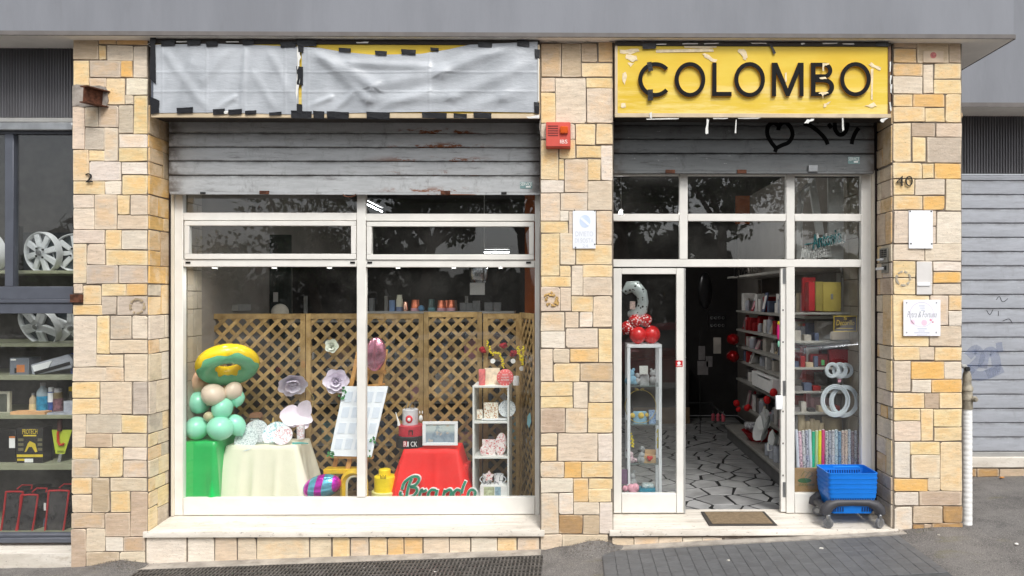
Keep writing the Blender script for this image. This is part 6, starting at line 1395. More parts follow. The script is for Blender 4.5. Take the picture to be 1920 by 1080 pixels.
mimosa('mimosa sprig hanging below the first rose', [(912, 640), (918, 655), (924, 668)], 16, .88, .008); mimosa('mimosa sprig arching over the narrow trellis', [(925, 662), (936, 662), (942, 674), (944, 690)], 34, .88, .006)
mimosa('mimosa sprig standing beside the folded trellis', [(970, 650), (973, 662), (979, 680)], 40, .8, .006); mimosa('mimosa sprig nearest the window edge', [(982, 650), (981, 668), (980, 686)], 40, .8, .006)
for px, py, lab in ((924, 677, 'round white tag beneath the first mimosa sprig'), (962, 677, 'round white tag under the rose by the mimosa'), (978, 691, 'round white tag hanging lowest from the mimosa')):
    c = P(px, py, .86); solo('gift_tag', MB().lathe(c, [(.023, -.002), (.023, .002)], 20, 'Y'), PAPER, lab, 'tag', 'round white tags')
mb = MB(); q = [P(x, y, .7) for x, y in ((991, 775), (996, 768), (998, 785), (994, 797), (990, 790))]; mb.prism([(p.x, p.z) for p in q], .55, .553); solo('gift_tag', mb, M('pale_teal_card', S(140, 196, 206), .6), 'pale teal leaf shaped tag on the folded trellis', 'tag')
# ================================================================== BEHIND THE GLASS DOOR
CABF = M('white_cabinet_frame', S(226, 230, 234), .35, var=.03)
t = thing('glass_cabinet', 'tall white framed glass display cabinet behind the door leaf', 'cabinet', tuple(P(1207, 950, .55)))
cx0, cx1, cy0, cy1 = X(1176, .5), X(1241, .5), .5, .78; ctop = Z(646, .5)
for x in (cx0, cx1 - .028):
    for y in (cy0, cy1 - .02): build('post', MB().box(x, x + .028, y, y + .02, FZ, ctop - .032, .002), CABF, t)
build('top', MB().box(cx0, cx1, cy0 - .002, cy1, ctop - .03, ctop, .002), CABF, t); build('base', MB().box(cx0, cx1, cy0, cy1, FZ, FZ + .05), CABF, t)
CLRG = GLASS
lv = (724, 797, 871)
for py in lv: build('glass_shelf', MB().box(cx0 + .005, cx1 - .005, cy0 + .01, cy1 - .01, Z(py, .5) - .006, Z(py, .5)), M('shelf_glass_edge', S(110, 122, 122), .1, var=.05), t)
build('glass_front', MB().box(cx0 + .029, cx1 - .029, cy0 + .006, cy0 + .009, FZ + .06, ctop - .033), GLASS, t, smooth=0)
balloon('plain red balloon at the front of the cabinet top', 1196, 628, 16, 16, .56, REDL, 0, 'red balloons on the cabinet'); balloon('plain red balloon at the back of the cabinet top', 1221, 627, 17, 17, .64, REDL, 0, 'red balloons on the cabinet')
balloon('red confetti balloon low beside the plain one', 1177, 614, 13, 13, .58, CONF, 30, 'red balloons on the cabinet'); balloon('red confetti balloon under the spotted foil balloon', 1191, 601, 13, 12, .56, CONF, 0, 'red balloons on the cabinet'); balloon('red confetti balloon behind the other two', 1210, 600, 13, 12, .6, CONF, -20, 'red balloons on the cabinet')
def mk_spots():
    s = N('spotted_foil'); s.pr(.3, .2, .6); v = s.n('ShaderNodeTexVoronoi'); v.inputs['Scale'].default_value = 26; s.l(s.vec, v.inputs['Vector'])
    s.color(s.mix(s.ramp(v.outputs['Distance'], .22, .27), S(24, 24, 26), S(216, 228, 228))); return keep(s)
SPOT = mk_spots(); k = 6.62 / F; c = P(1188, 560, .62)
t = thing('spotted_balloon', 'clear balloon with a white black spotted half and a gift card', 'balloon', tuple(c))
mb = MB(); mb.tube([P(1170, 548, .6), P(1180, 538, .59), P(1192, 538, .58), P(1203, 550, .57), P(1206, 566, .57), P(1204, 580, .58), P(1192, 589, .6), P(1178, 588, .62)], [.03, .055, .062, .055, .05, .055, .05, .025], 14); bmesh.ops.scale(mb.bm, vec=(1, .7, 1), verts=mb.bm.verts, space=Matrix.Translation(-c)); build('spotted_shell', mb, SPOT, t, smooth=80)
build('dark_centre', MB().ell(P(1183, 563, .66), .085, .03, .12, Matrix.Rotation(R(-20), 3, 'Y'), 18), BLACK, t); build('gift_card', pbox(1181, 565, 1191, 580, .535, .003), M('card_print', S(226, 200, 190), .6, var=.3, scale=60), t)
fl_ = lambda mb, px, py, r, Y=.56: mb.ell(P(px, py, Y), r * (6 + Y) / F, r * .6 * (6 + Y) / F, r * (6 + Y) / F, n=10)
BLUEC = M('baby_blue_gift', S(140, 186, 214), .6, var=.25, scale=30); PINKG = M('soft_pink_gift', S(232, 170, 186), .7, var=.2, scale=30); GREYG = M('grey_gift', S(176, 178, 182), .6, var=.2, scale=30); GOLD = M('gold_ribbon', S(206, 176, 72), .35, .3)
def figure(name, label, cat, parts, m, grp='favours in the glass cabinet'):
    mb = MB()
    for p in parts: fl_(mb, *p)
    return solo(name, mb, m, label, cat, grp)
figure('soft_toy', 'pale blue baby toy on the top glass shelf', 'toy', [(1183, 700, 7), (1185, 712, 9), (1177, 714, 6), (1191, 716, 6), (1180, 693, 3), (1188, 693, 3)], BLUEC); boxed('gift_card', 'white card standing on the top glass shelf', 'card', 1199, 686, 1215, 702, .55, .004, PAPER)
boxed('gift_box', 'grey and white favour box below the white card', 'box', 1200, 703, 1217, 723, .57, .06, GREYG); figure('soft_toy', 'grey toy at the end of the top glass shelf', 'toy', [(1224, 700, 6), (1224, 712, 7), (1221, 693, 2.5), (1228, 694, 2.5)], GREYG); figure('soft_toy', 'small grey toy between the blue toy and card', 'toy', [(1195, 704, 5), (1195, 714, 6)], GREYG)
t = thing('gold_hoop', 'thin gold hoop with a yellow ribbon bow inside the cabinet', 'hoop', tuple(P(1201, 794, .56)))
build('hoop', MB().tube([P(1201 + 29 * math.cos(a), 762 + 31 * math.sin(a), .56) for a in [2 * math.pi * k / 40 for k in range(40)]], .003, 6, True), GOLD, t)
for s_ in (-1, 1): build('bow', MB().ell(P(1199 + s_ * 5, 730, .55), .022, .012, .011, Matrix.Rotation(R(-20 * s_), 3, 'Y'), 10), GOLD, t)
boxed('gift_box', 'pale blue and yellow cloud favour on the second glass shelf', 'box', 1187, 772, 1213, 796, .56, .04, BLUEC, bev=.008); figure('soft_toy', 'two yellow bears sitting on the blue cloud favour', 'toy', [(1186, 779, 5), (1202, 779, 6), (1213, 778, 4)], M('bear_yellow', S(232, 196, 80), .7)); boxed('gift_bag', 'blue printed bag at the end of the second glass shelf', 'bag', 1217, 770, 1230, 795, .57, .05, mk_deco('blue_bag_print', S(160, 190, 226), S(80, 110, 190), 40, .06))
mimosa('mimosa sprig at the third glass shelf by the wall', [(1180, 808), (1184, 825), (1187, 838)], 26, .56, .008); mimosa('mimosa sprig hanging down the cabinet post', [(1233, 806), (1234, 825), (1234, 840)], 24, .56, .005)
boxed('wooden_chest', 'small open wooden chest with a red heart in it', 'chest', 1207, 855, 1230, 870, .55, .08, M('light_wood_box', S(206, 170, 130), .6)); boxed('wooden_tray', 'upright tan tray behind the small wooden chest', 'tray', 1209, 843, 1230, 853, .61, .02, MATS['light_wood_box']); figure('sugar_heart', 'red sugar heart lying in the wooden chest', 'heart', [(1216, 858, 3.5, .54), (1221, 858, 3.5, .54), (1218, 861, 3.5, .54)], REDL)
figure('favour_bag', 'grey cloth favour bag tied at its neck', 'bag', [(1202, 862, 8), (1203, 853, 6), (1204, 845, 3), (1204, 841, 5)], GREYG); figure('soft_toy', 'striped pink and grey toy on the third glass shelf', 'toy', [(1184, 862, 7), (1182, 852, 6), (1177, 844, 3.5), (1192, 863, 4)], mk_deco('pink_stripe', S(226, 200, 206), S(150, 110, 130), 40, .08)); figure('wicker_wheel', 'small wicker wheel favour by the cloth bag', 'favour', [(1199, 868, 4)], M('wicker', S(170, 140, 90), .7))
figure('soft_toy', 'tall grey rabbit toy at the cabinet foot', 'toy', [(1186, 893, 6), (1186, 905, 9), (1184, 918, 10), (1189, 884, 3)], GREYG); figure('tulle_puff', 'pink tulle puff at the cabinet foot', 'tulle', [(1183, 915, 8, .5), (1191, 914, 8, .5), (1172, 916, 6, .5), (1187, 921, 8, .5)], PINKG)
boxed('wooden_wing', 'dusky purple wing shape beside the cabinet foot', 'ornament', 1165, 880, 1178, 908, .5, .006, M('dusky_purple', S(120, 96, 120), .7)); boxed('baby_shoe_box', 'flat turquoise box on the cabinet floor', 'box', 1199, 917, 1229, 926, .54, .1, M('turquoise_card', S(64, 160, 190), .6)); boxed('lace_cushion', 'white lace cushion on the turquoise box', 'cushion', 1204, 908, 1226, 917, .56, .08, mk_deco('lace', S(226, 232, 234), S(150, 190, 200), 40, .05), bev=.012)
t = thing('door_sticker', 'small red square sticker with a white flower on the door leaf', 'sticker', tuple(P(1273, 688, .3))); build('sticker', pbox(1267, 676, 1280, 688, .2995, .001), M('sticker_red', S(196, 30, 36), .5), t)
for k in range(5):
    a = R(90 + 72 * k); q = P(1273 + 1.8 * math.cos(a), 681 - 1.8 * math.sin(a), .2985); build('petal', MB().ell(q, .0075, .0006, .0075, n=8), PAPER, t)
build('print', pbox(1269, 685, 1278, 686.3, .2985, .0008), PAPER, t)

# ------------------------------------------------------------------ wall shelving beside the doorway
SHM = M('dusty_grey_shelf', S(168, 166, 160), .5, .1, var=.1); 
t = thing('wall_shelving', 'long grey wall shelving filled with gifts beside the doorway', 'shelving', (2.3, 2.2, FZ))
gx, gb = 2.2, 2.545
levels = [.42, .80, 1.05, 1.24, 1.46, 1.71, 2.16]
ya, yb = .84, 3.75
build('plinth', MB().box(2.08, gb, ya, yb, FZ, .13, .003), M('grey_plinth', S(112, 112, 112), .5), t); build('base_deck', MB().box(2.05, gb, ya, yb, .131, .165, .004), SHM, t); build('back_panel', MB().box(gb, gb + .015, ya, yb, FZ, 2.4), M('grey_back_panel', S(120, 116, 110), .7), t)
for z in levels: build('shelf', MB().box(gx - (.12 if z > 2 else 0) + (.08 if z < .5 else 0), gb - .002, ya, yb, z - .028, z, .003), SHM, t)
for y in (ya, 1.8, 2.76, yb): build('upright', MB().box(gb - .04, gb - .004, y, y + .03, .17, 2.12), SHM, t)
rnd = random.Random(77); kinds = ('gift_box', 'glass_jar', 'picture_frame', 'book', 'packet')
PAL = [(206, 204, 200), (176, 170, 162), (120, 116, 116), (196, 178, 150), (150, 30, 34), (86, 96, 120), (60, 58, 60), (200, 150, 160), (226, 224, 220)]
cnt = {}; ORD = ['', 'first ', 'second ', 'third ', 'fourth ', 'fifth ', 'sixth ', 'seventh ', 'eighth ', 'ninth ']
PN = ['white', 'pale grey', 'dark grey', 'cream', 'red', 'slate blue', 'black', 'pink', 'bright white']
PM = [M('shelf_goods_' + n.replace(' ', '_'), S(*c), .5, var=.15, scale=14) for n, c in zip(PN, PAL)]
LN = ['lowest', 'second', 'third', 'fourth', 'fifth', 'sixth', 'top']
for li, z in enumerate(levels[:-1]):
    y = ya + .05; gap = levels[li + 1] - z - .05
    while y < yb - .15:
        d = rnd.uniform(.04, .13); h = min(gap, rnd.uniform(.09, .24)); kd = rnd.choice(kinds); ci = rnd.choice((0, 0, 1, 2, 3, 4, 4, 5, 6, 7, 7, 8, 8)); w_ = rnd.uniform(.08, .2)
        key = (li, ci, kd); cnt[key] = cnt.get(key, 0) + 1; lab = f'{ORD[cnt[key]]}{PN[ci]} {kd.replace("_", " ")} from the street on the {LN[li]} shelf beside the doorway'; x0 = gx + rnd.uniform(.09 if z < .5 else .02, .14)
        g = 'gifts on the wall shelving'
        if kd == 'glass_jar':
            tt = thing(kd, lab, 'jar', (x0 + .05, y + .05, z), g); r_ = min(.05, d / 2)
            build('body', MB().lathe((x0 + .05, y + .05, z), [(r_ * .9, 0), (r_, .01), (r_, h * .8), (r_ * .7, h * .85)], 14), CLR, tt); build('lid', MB().lathe((x0 + .05, y + .05, z), [(r_ * .75, h * .85), (r_ * .75, h)], 14), PM[ci], tt)
        elif kd == 'picture_frame':
            tt = thing(kd, lab, 'picture frame', (x0, y, z), g); lean = .05
            A = [Vector((x0, y, z + .001)), Vector((x0, y + d, z + .001)), Vector((x0 + lean, y + d, z + h)), Vector((x0 + lean, y, z + h))]; nq = Vector((-.012, 0, .003))
            build('frame', MB().hull(A, [p + nq for p in A]), PM[ci], tt, smooth=0); cc = sum(A, Vector()) / 4; B = [cc + (p - cc) * .7 + nq * 1.05 for p in A]; build('picture', MB().hull(B, [p + nq * .1 for p in B]), PM[(ci + 3) % 9], tt, smooth=0)
        else: solo(kd, MB().box(x0, x0 + w_, y, y + d, z + .001, z + h, .003), PM[ci], lab, kd.replace('_', ' '), g)
        y += d + rnd.uniform(.005, .03)
def on(py, px, x): # the point of a vertical plane x = const seen at a pixel
    d = _f + _r * ((px - PPX) / F) + _u * ((PPY - py) / F); return CAM + d * (x / d.x)
for i, (s_, px0, px1, py0, py1) in enumerate((('LOVE', 1376, 1400, 503, 519), ('HAPPY', 1403, 1432, 500, 512))):
    a = on(520, px0, 2.12)
    o = lettering('letter_sign', s_, BLACK if i == 0 else PM[1], px0, py0, px1, py1, on(510, (px0 + px1) / 2, 2.1).y, None, .03); tag(o, ['black standing LOVE letters on top of the wall shelving', 'pale letter strip beside the LOVE letters'][i], 'letters')
# bright things close to the doorway
def sbox(name, label, cat, px, py, w, h, dp, m, x=2.16, bev=.004):
    p = on(py, px, x); return solo(name, MB().box(x, x + dp, p.y, p.y + w, p.z, p.z + h, bev), m, label, cat)
sbox('storage_box', 'large white box with a dark red lid edge on the shelving', 'box', 1448, 740, .9, .17, .3, PAPER); sbox('album', 'dark red album lying on the large white box', 'album', 1444, 715, .55, .025, .25, M('dark_red', None))
WCLOTH = M('white_crepe_paper', S(226, 228, 226), .8, var=.05); RBAS = M('red_basket', S(170, 20, 30), .5, var=.2, scale=30)
p = on(832, 1425, 2.22); t = thing('gift_basket', 'shallow red basket lined with striped cloth near the doorway', 'basket', (p.x, p.y, .166)); 
bpt = Vector((2.24, on(838, 1424, 2.24).y, .166)); build('bowl', MB().lathe(bpt, [(.12, 0), (.2, .11), (.215, .115), (.2, .10), (.1, .02)], 26), RBAS, t)
def blob(nm, c, rx, ry, rz, m, par, seed, amp=.25, n=18):
    mb = MB(); mb.ell(c, rx, ry, rz, n=n); rnd = random.Random(seed); ph = [rnd.uniform(0, 6) for _ in range(6)]
    for v in mb.bm.verts:
        d = v.co - Vector(c); f = 1 + amp * (math.sin(d.x * 40 + ph[0]) * math.sin(d.z * 45 + ph[1]) + .6 * math.sin(d.y * 60 + ph[2])); v.co = Vector(c) + d * f
    return build(nm, mb, m, par, smooth=60)
blob('striped_cloth', bpt + Vector((-.05, .03, .15)), .12, .14, .06, mk_deco('grey_striped_cloth', S(206, 206, 208), S(120, 122, 130), 30, .12), t, 3)
for i, (px, py, r_) in enumerate(((1438, 806, .14), (1458, 828, .10), (1444, 788, .12))):
    q = on(py, px, 2.16)
    tt = thing('paper_wrap', ['crumpled white wrapping paper over the red basket', 'white paper fan drooping over the glasses', 'white paper peak behind the red basket'][i], 'wrapping paper', tuple(q), 'white wrapping papers'); rr_ = random.Random(i)
    for k in range(5):
        ang = math.pi * (k + .5) / 5 + rr_.uniform(-.2, .2); mb = MB(); petal(mb, q + Vector((0, 0, -r_ * .4)), Vector((-.35 - .2 * rr_.random(), math.cos(ang), math.sin(ang) * .9)), Vector((-1, 0, .4)), r_ * 1.7, r_ * .95, -r_ * .3); build('sheet', mb, WCLOTH, tt, smooth=180)
for i, (px, py) in enumerate(((1381, 756), (1385, 768), (1402, 764), (1438, 748), (1450, 737))):
    p = on(py, px, 2.15); tt = thing('fabric_rose', ['red fabric rose over the far end of the low shelf', 'red fabric rose below the farthest one', 'red fabric rose before the grey cone', 'red fabric rose with leaves near the door jamb', 'red fabric rose touching the door jamb'][i], 'rose', tuple(p), 'red fabric roses'); blob('bloom', p, .035, .045, .04, M('fabric_red', S(206, 26, 30), .7), tt, i, .3, 12)
for i in range(3):
    p = on(781 + i * .5, 1337 + i * 9.5, 2.02); tt = thing('soap_bottle', ['pink bottle hanging farthest from the door', 'pink bottle hanging in the middle of three', 'pink bottle hanging nearest the red basket'][i], 'bottle', tuple(p), 'pink bottles hanging in a row')
    build('body', MB().lathe((p.x, p.y, p.z - .06), [(.022, 0), (.026, .01), (.026, .09), (.012, .105)], 14), M('pink_soap', S(206, 96, 110), .3), tt); build('hook', MB().tube([(p.x, p.y, p.z + .045), (p.x, p.y, p.z + .08)], .005, 6), STEEL, tt)
    mb = MB()
solo('hook_rail', MB().box(2.01, 2.03, on(770, 1357, 2.02).y - .05, on(770, 1335, 2.02).y + .12, on(769, 1346, 2.02).z, on(769, 1346, 2.02).z + .012), STEEL, 'steel hook rail holding three pink bottles', 'rail')
for i, (px, py) in enumerate(((1374, 636), (1374, 668))): p = on(py, px, 2.1); tt = thing('heart_balloon', ['dark red heart balloon above the other in the doorway', 'dark red heart balloon below the other in the doorway'][i], 'balloon', tuple(p), 'dark red heart balloons'); blob('heart', p, .08, .13, .075, M('wine_red_foil', S(150, 14, 20), .25, .3), tt, i, .05)
t = thing('key_ring_board', 'black board of round metal key rings hanging in the dim doorway', 'key ring board', tuple(P(1345, 615, 4.2))); build('board', pbox(1329, 584, 1362, 617, 4.2, .03), BLACK, t)
for r_ in range(2):
    for c_ in range(4): cc = P(1335 + c_ * 7, 596 + r_ * 14, 4.19); build('ring', MB().tube([cc + Vector((math.cos(a) * .017, 0, math.sin(a) * .017)) for a in [2 * math.pi * k / 14 for k in range(14)]], .005, 5, True), STEEL, t)
for i, (px, py, w_, h) in enumerate(((1345, 648, 14, 30), (1316, 662, 12, 26), (1330, 678, 12, 20), (1318, 690, 20, 26))): boxed('card_rack', ['pale card pack on the dim stand in the doorway', 'dim card pack highest on the wire stand', 'dim card pack in the middle of the wire stand', 'patterned card pack lowest on the wire stand'][i], 'card pack', px - w_ / 2, py - h / 2, px + w_ / 2, py + h / 2, 4.0, .02, PM[(1, 2, 2, 2)[i]])
solo('wire_stand', MB().box(P(1312, 800, 4.05).x, P(1312, 800, 4.05).x + .012, 4.05, 4.06, FZ, Z(620, 4.05)).box(P(1290, 757, 4.05).x, P(1340, 757, 4.05).x, 4.05, 4.06, Z(757, 4.05), Z(755, 4.05)), BLACKIRON, 'thin black wire card stand in the doorway', 'stand')
solo('counter', MB().box(.85, 1.75, 4.9, 5.3, FZ, .95, .01), M('dark_counter', S(52, 46, 44), .6), 'dark counter at the back of the shop', 'counter'); solo('cardboard_sheet', MB().box(.9, 1.75, 4.86, 4.89, FZ, .22), M('tan_board', S(128, 104, 76), .8), 'tan board along the foot of the dark counter', 'board')
mb = MB(); mb.ell(P(1322, 545, 3.6), .10, .05, .25, n=12); solo('sequin_dress', mb, M('black_sequin', S(30, 30, 32), .3, .4, var=.9, scale=120), 'dark sequin dress hanging in the dim shop', 'dress')
p = on(600, 1460, 2.15); tt = thing('hanging_toy', 'bright pink and yellow hanging toy at the door jamb', 'toy', tuple(P(1459, 645, .7))); build('body', MB().ell(P(1459, 622, .7), .014, .014, .08, n=12), M('hot_pink', S(226, 40, 130), .5), tt); build('head', MB().ell(P(1460, 606, .7), .013, .013, .02, n=10), M('toy_yellow', S(226, 206, 40), .5), tt); build('tail', MB().ell(P(1460, 645, .7), .012, .012, .03, n=10), MINT, tt)
for i in range(3): p = Vector((2.12, on(868, 1440 + i * 8, 2.12).y, .166)); tt = thing('glass_vase', ['clear glass vase at the end of the base deck', 'clear glass vase in the middle of three', 'clear glass vase nearest the red basket'][i], 'vase', tuple(p), 'clear glass vases'); build('body', MB().lathe(p, [(.03, 0), (.035, .005), (.035, .13 + .02 * i), (.031, .13 + .02 * i), (.03, .01)], 16), CLR, tt)
# ------------------------------------------------------------------ vitrine with wrapping paper
VZ = lambda py: Z(py, .6)
vs_ = thing('vitrine_shelving', 'grey glass edged shelves behind the fixed pane by the door', 'shelving', tuple(P(1550, 930, .6)))
for py in (586, 640, 690, 735, 775): build('shelf', MB().box(X(1487, .62), 2.545, .62, .80, VZ(py) - .02, VZ(py), .002), SHM, vs_)
for x in (X(1487, .62), 2.53): build('upright', MB().box(x, x + .014, .785, .80, FZ, VZ(520)), SHM, vs_)
RDB = M('red_album_cover', S(186, 20, 34), .35, var=.08); GLD = M('gold_album_cover', S(196, 176, 84), .35, .25, var=.08)
boxed('album', 'tall red album standing at the back of the top vitrine shelf', 'album', 1505, 520, 1529, 583, .74, .04, RDB); boxed('album', 'bright red album spine beside the gold album', 'album', 1516.5, 529, 1528, 583, .64, .1, RDB)
t = thing('album', 'large gold album with a small silver clasp in the vitrine', 'album', tuple(P(1553, 583, .63))); build('spine', pbox(1529, 528, 1543, 583, .645, .08, .003), M('dull_gold', S(166, 150, 72), .4, .25), t); build('cover', pbox(1543.3, 529, 1577, 584, .635, .09, .003), GLD, t); build('clasp', pbox(1558, 551, 1562, 561, .632, .004), STEEL, t)
t = thing('acrylic_sign', 'gold framed acrylic panel with gold lettering in the vitrine', 'panel', tuple(P(1584, 633, .45)))
for q in ((1563, 592, 1607, 593.5), (1563, 620.5, 1607, 622), (1563, 593.6, 1564.3, 620.4), (1605.7, 593.6, 1607, 620.4)): build('frame', pbox(*q, .448, .004), GOLD, t)
build('panel', pbox(1564.5, 593.7, 1605.5, 620.3, .452, .004), M('smoked_acrylic', S(66, 58, 54), .15), t); lettering('lettering', 'Decorillo', GOLD, 1568, 600, 1602, 610, .4515, t, .0008, shear=.2); lettering('lettering', 'S', GOLD, 1582, 594.5, 1588, 599.5, .4515, t, .0008); build('print_line', pbox(1568, 615, 1600, 616.2, .4512, .0006), GOLD, t)
boxed('paper_stack', 'upright cream and white paper samples by the gold framed panel', 'paper', 1560, 622.3, 1595, 637, .64, .05, M('cream_paper', S(206, 190, 166), .7)); boxed('white_card', 'pale card leaning beside the gold framed panel', 'card', 1588, 594, 1601, 637, .70, .01, PAPER)
boxed('red_bag', 'red leather bag lying deep on a vitrine shelf', 'bag', 1556, 655, 1612, 685, .68, .08, M('deep_red_leather', S(150, 26, 34), .4), bev=.012); boxed('red_bag', 'smaller dark red bag beside the red leather bag', 'bag', 1520, 664, 1554, 687, .70, .08, M('dark_red', None), bev=.012)
rnd = random.Random(5)
seq = {}
for py, lo in ((640, 1490), (690, 1490), (735, 1490), (775, 1490)):
    x = lo
    while x < 1535 + (py == 775) * 40:
        w_ = rnd.uniform(7, 15); h = rnd.uniform(8, 24); ci = rnd.choice((1, 2, 2, 5, 6, 6, 4, 3)); seq[py, ci] = seq.get((py, ci), 0) + 1; boxed('packet', f'{["", "first", "second", "third", "fourth", "fifth"][seq[py, ci]]} {PN[ci]} packet from the door jamb on the shelf {["under the albums", "under the red bags", "behind the small wire coil", "above the paper rolls"][(640, 690, 735, 775).index(py)]}', 'packet', x, py - h, x + w_, py - .3, .66, .08, PM[ci], 'packets in the vitrine'); x += w_ + rnd.uniform(1, 7)
WIRE = M('pale_coated_wire', S(206, 214, 220), .35, var=.06)
def coil(label, cs, rx, ry, n, tube, Y, tilt):
    t = thing('wire_coil', label, 'wire coil', tuple(P(*cs[0], Y)), 'coils of pale wire'); rnd = random.Random(int(rx))
    for ci, (cx, cy) in enumerate(cs):
        for k in range(n):
            dx, dy, dr = rnd.uniform(-1.2, 1.2), rnd.uniform(-1.2, 1.2), rnd.uniform(-5, 1); dyy = .008 * k / n + .03 * ci
            build('wire_loop', MB().tube([P(cx + dx + (rx + dr) * math.cos(a), cy + dy + (ry + dr) * math.sin(a), Y + dyy) for a in [2 * math.pi * q / 36 for q in range(36)]], tube, 5, True), WIRE, t)
coil('small triple coil of pale wire hanging in the vitrine', [(1561, 694), (1574, 694), (1586, 695)], 13, 13.5, 9, .0048, .46, 0); coil('large double coil of pale wire hanging in the vitrine', [(1566, 751), (1583, 752)], 26, 29, 12, .0055, .43, 0)
for (px, py), lab in (((1574, 712), 'pink tag hanging between the two wire coils'), ((1543, 680), 'green tag beside the small wire coil')): boxed('price_tag', lab, 'tag', px - 3, py - 5, px + 3, py + 5, .5, .003, PINKG if px > 1550 else LEAFG)
for i, (px, w_, py0) in enumerate(((1505, 14, 778), (1516, 9, 790), (1524, 11, 786), (1533, 12, 789), (1540, 14, 794), (1566, 36, 785))):
    cup(['stack of tan paper bowls at the back of the vitrine', 'slim tan paper tube before the bowls', 'taller tan paper tube in the middle', 'tan paper tube with a lid', 'short tan paper pot', 'broad tan paper drum behind the paper rolls'][i], px, py0, 822, w_, M('tan_card', S(176, 160, 130), .8), [(1, 0), (1, .97), (.95, 1)], .66 + (i == 5) * .03, None, 'tan card pots in the vitrine', 'card_pot')
cols = [((214, 220, 234), 0), ((226, 190, 206), 1), ((206, 206, 210), 1), ((176, 180, 196), 1), ((206, 216, 226), 0), ((20, 176, 130), 0), ((176, 206, 150), 0), ((220, 216, 30), 0), ((206, 60, 120), 0), ((196, 196, 196), 1), ((170, 174, 186), 1), ((206, 206, 210), 1), ((186, 206, 216), 1), ((120, 160, 190), 1), ((216, 196, 186), 1), ((226, 206, 190), 1), ((206, 216, 226), 1), ((190, 170, 170), 1), ((226, 226, 230), 1), ((206, 180, 190), 1)]
CN = ['pale blue', 'pink patterned', 'silver dotted', 'lilac grey patterned', 'icy blue', 'emerald green', 'pale green', 'bright yellow', 'magenta', 'white speckled', 'grey blue patterned', 'silver leaf', 'ice patterned', 'blue floral', 'peach floral', 'cream floral', 'sky striped', 'mauve floral', 'white dotted', 'rose floral']
for i, ((r, g, b), pat) in enumerate(cols):
    px = 1494 + i * 6.15; lean = -5 + i * .35 if i < 5 else (1.5 if i < 9 else 0)
    m = mk_deco(f'wrap_{i}', S(r, g, b), S(r * .55, g * .55, b * .6), 30 + i, .05) if pat else M(f'wrap_{i}', S(r, g, b), .4)
    a = P(px - lean, 940, .43); b_ = P(px + lean * .2, 806 + (i * 7) % 4, .47); t = thing('paper_roll', f'{CN[i]} roll of wrapping paper in the vitrine row', 'paper roll', tuple(a), 'rolls of wrapping paper')
    build('roll', MB().tube([a, b_], .0145, 12), m, t); build('core', MB().tube([b_, b_ + (b_ - a).normalized() * .004], .010, 12), PAPER, t)
t = thing('cardboard_box', 'brown cardboard box with a green vegetable print behind the pane', 'box', tuple(P(1510, 930, .36))); build('carton', pbox(1486, 878, 1536, 944, .36, .03, .002), M('brown_cardboard', S(156, 126, 88), .8, var=.08), t)
GPR = M('dark_green_print', S(52, 96, 54), .7); mb = MB(); mb.prism([(P(1500 + 13 * math.cos(a), 901 + 4.5 * math.sin(a), .36).x + .04, P(1500, 901 + 4.5 * math.sin(a), .36).z) for a in [2 * math.pi * k / 20 for k in range(20)]], .3585, .3595); build('print', mb, GPR, t)
for q in ([(1502, 893), (1508, 884), (1514, 886)], [(1510, 894), (1518, 884), (1524, 888)], [(1516, 896), (1524, 890)]): build('print', MB().tube([P(x, y, .358) for x, y in q], .002, 5), GPR, t)
lettering('print', 'ZUCCHINE', GPR, 1497, 907, 1527, 911, .3595, t, .0008)
# upper vitrine panes: foam letters and white arches
t = thing('foam_name', 'teal and white foam script letters spelling Antonio', 'letters', tuple(P(1552, 450, .62))); TEAL = M('teal_foam', S(24, 112, 118), .5)
lettering('letter_back', 'Antonio', WHL, 1524, 432, 1586, 462, .64, t, .05, shear=.45, bold=.02, rot=(0, R(-14), 0)); lettering('letter', 'Antonio', TEAL, 1522, 434, 1580, 461, .59, t, .02, shear=.45, bold=.01, rot=(0, R(-14), 0)); a = P(1508, 458, .6); b_ = P(1584, 452, .6)
build('underline', MB().tube([P(1508, 459, .6), P(1545, 452, .6), P(1568, 446, .6), P(1584, 454, .6)], [.005, .012, .014, .014], 4), TEAL, t)
t = thing('foam_name', 'stack of plain white foam script letters under the teal ones', 'letters', tuple(P(1525, 486, .66)))
for i in range(5): lettering('letter', 'Annalisa', WHL, 1498 + i * 5, 462 - i * 2, 1548 + i * 4, 486, .62 + i * .03, t, .02, shear=.5, bold=.02, rot=(0, R(-10), 0))
solo('shelf', MB().box(X(1488, .6), 2.545, .60, .82, VZ(487) - .02, VZ(487)), SHM, 'white shelf under the foam letters in the upper pane', 'shelf')
WL = M('white_arch_board', S(206, 206, 204), .6); 
t = thing('foam_numeral', 'tall white foam numeral one leaning in the top pane', 'numeral', tuple(P(1545, 455, .74)))
mb = MB(); q = [P(x, y, .75) for x, y in ((1514, 322), (1527, 322), (1546, 440), (1532, 440))]; mb.prism([(p.x, p.z) for p in q], .75, .79); build('stroke', mb, WL, t)
t = thing('foam_arch', 'white foam arch standing behind the leaning numeral', 'arch', tuple(P(1512, 486, .78))); build('arch', MB().tube([P(1500, 486, .78), P(1499, 400, .78), P(1503, 365, .78), P(1514, 350, .78), P(1526, 345, .78)], .03, 4), WL, t)
boxed('foam_board', 'broad white foam panel beside the tiled pier in the top pane', 'panel', 1553, 322, 1582, 486, .70, .03, WL)

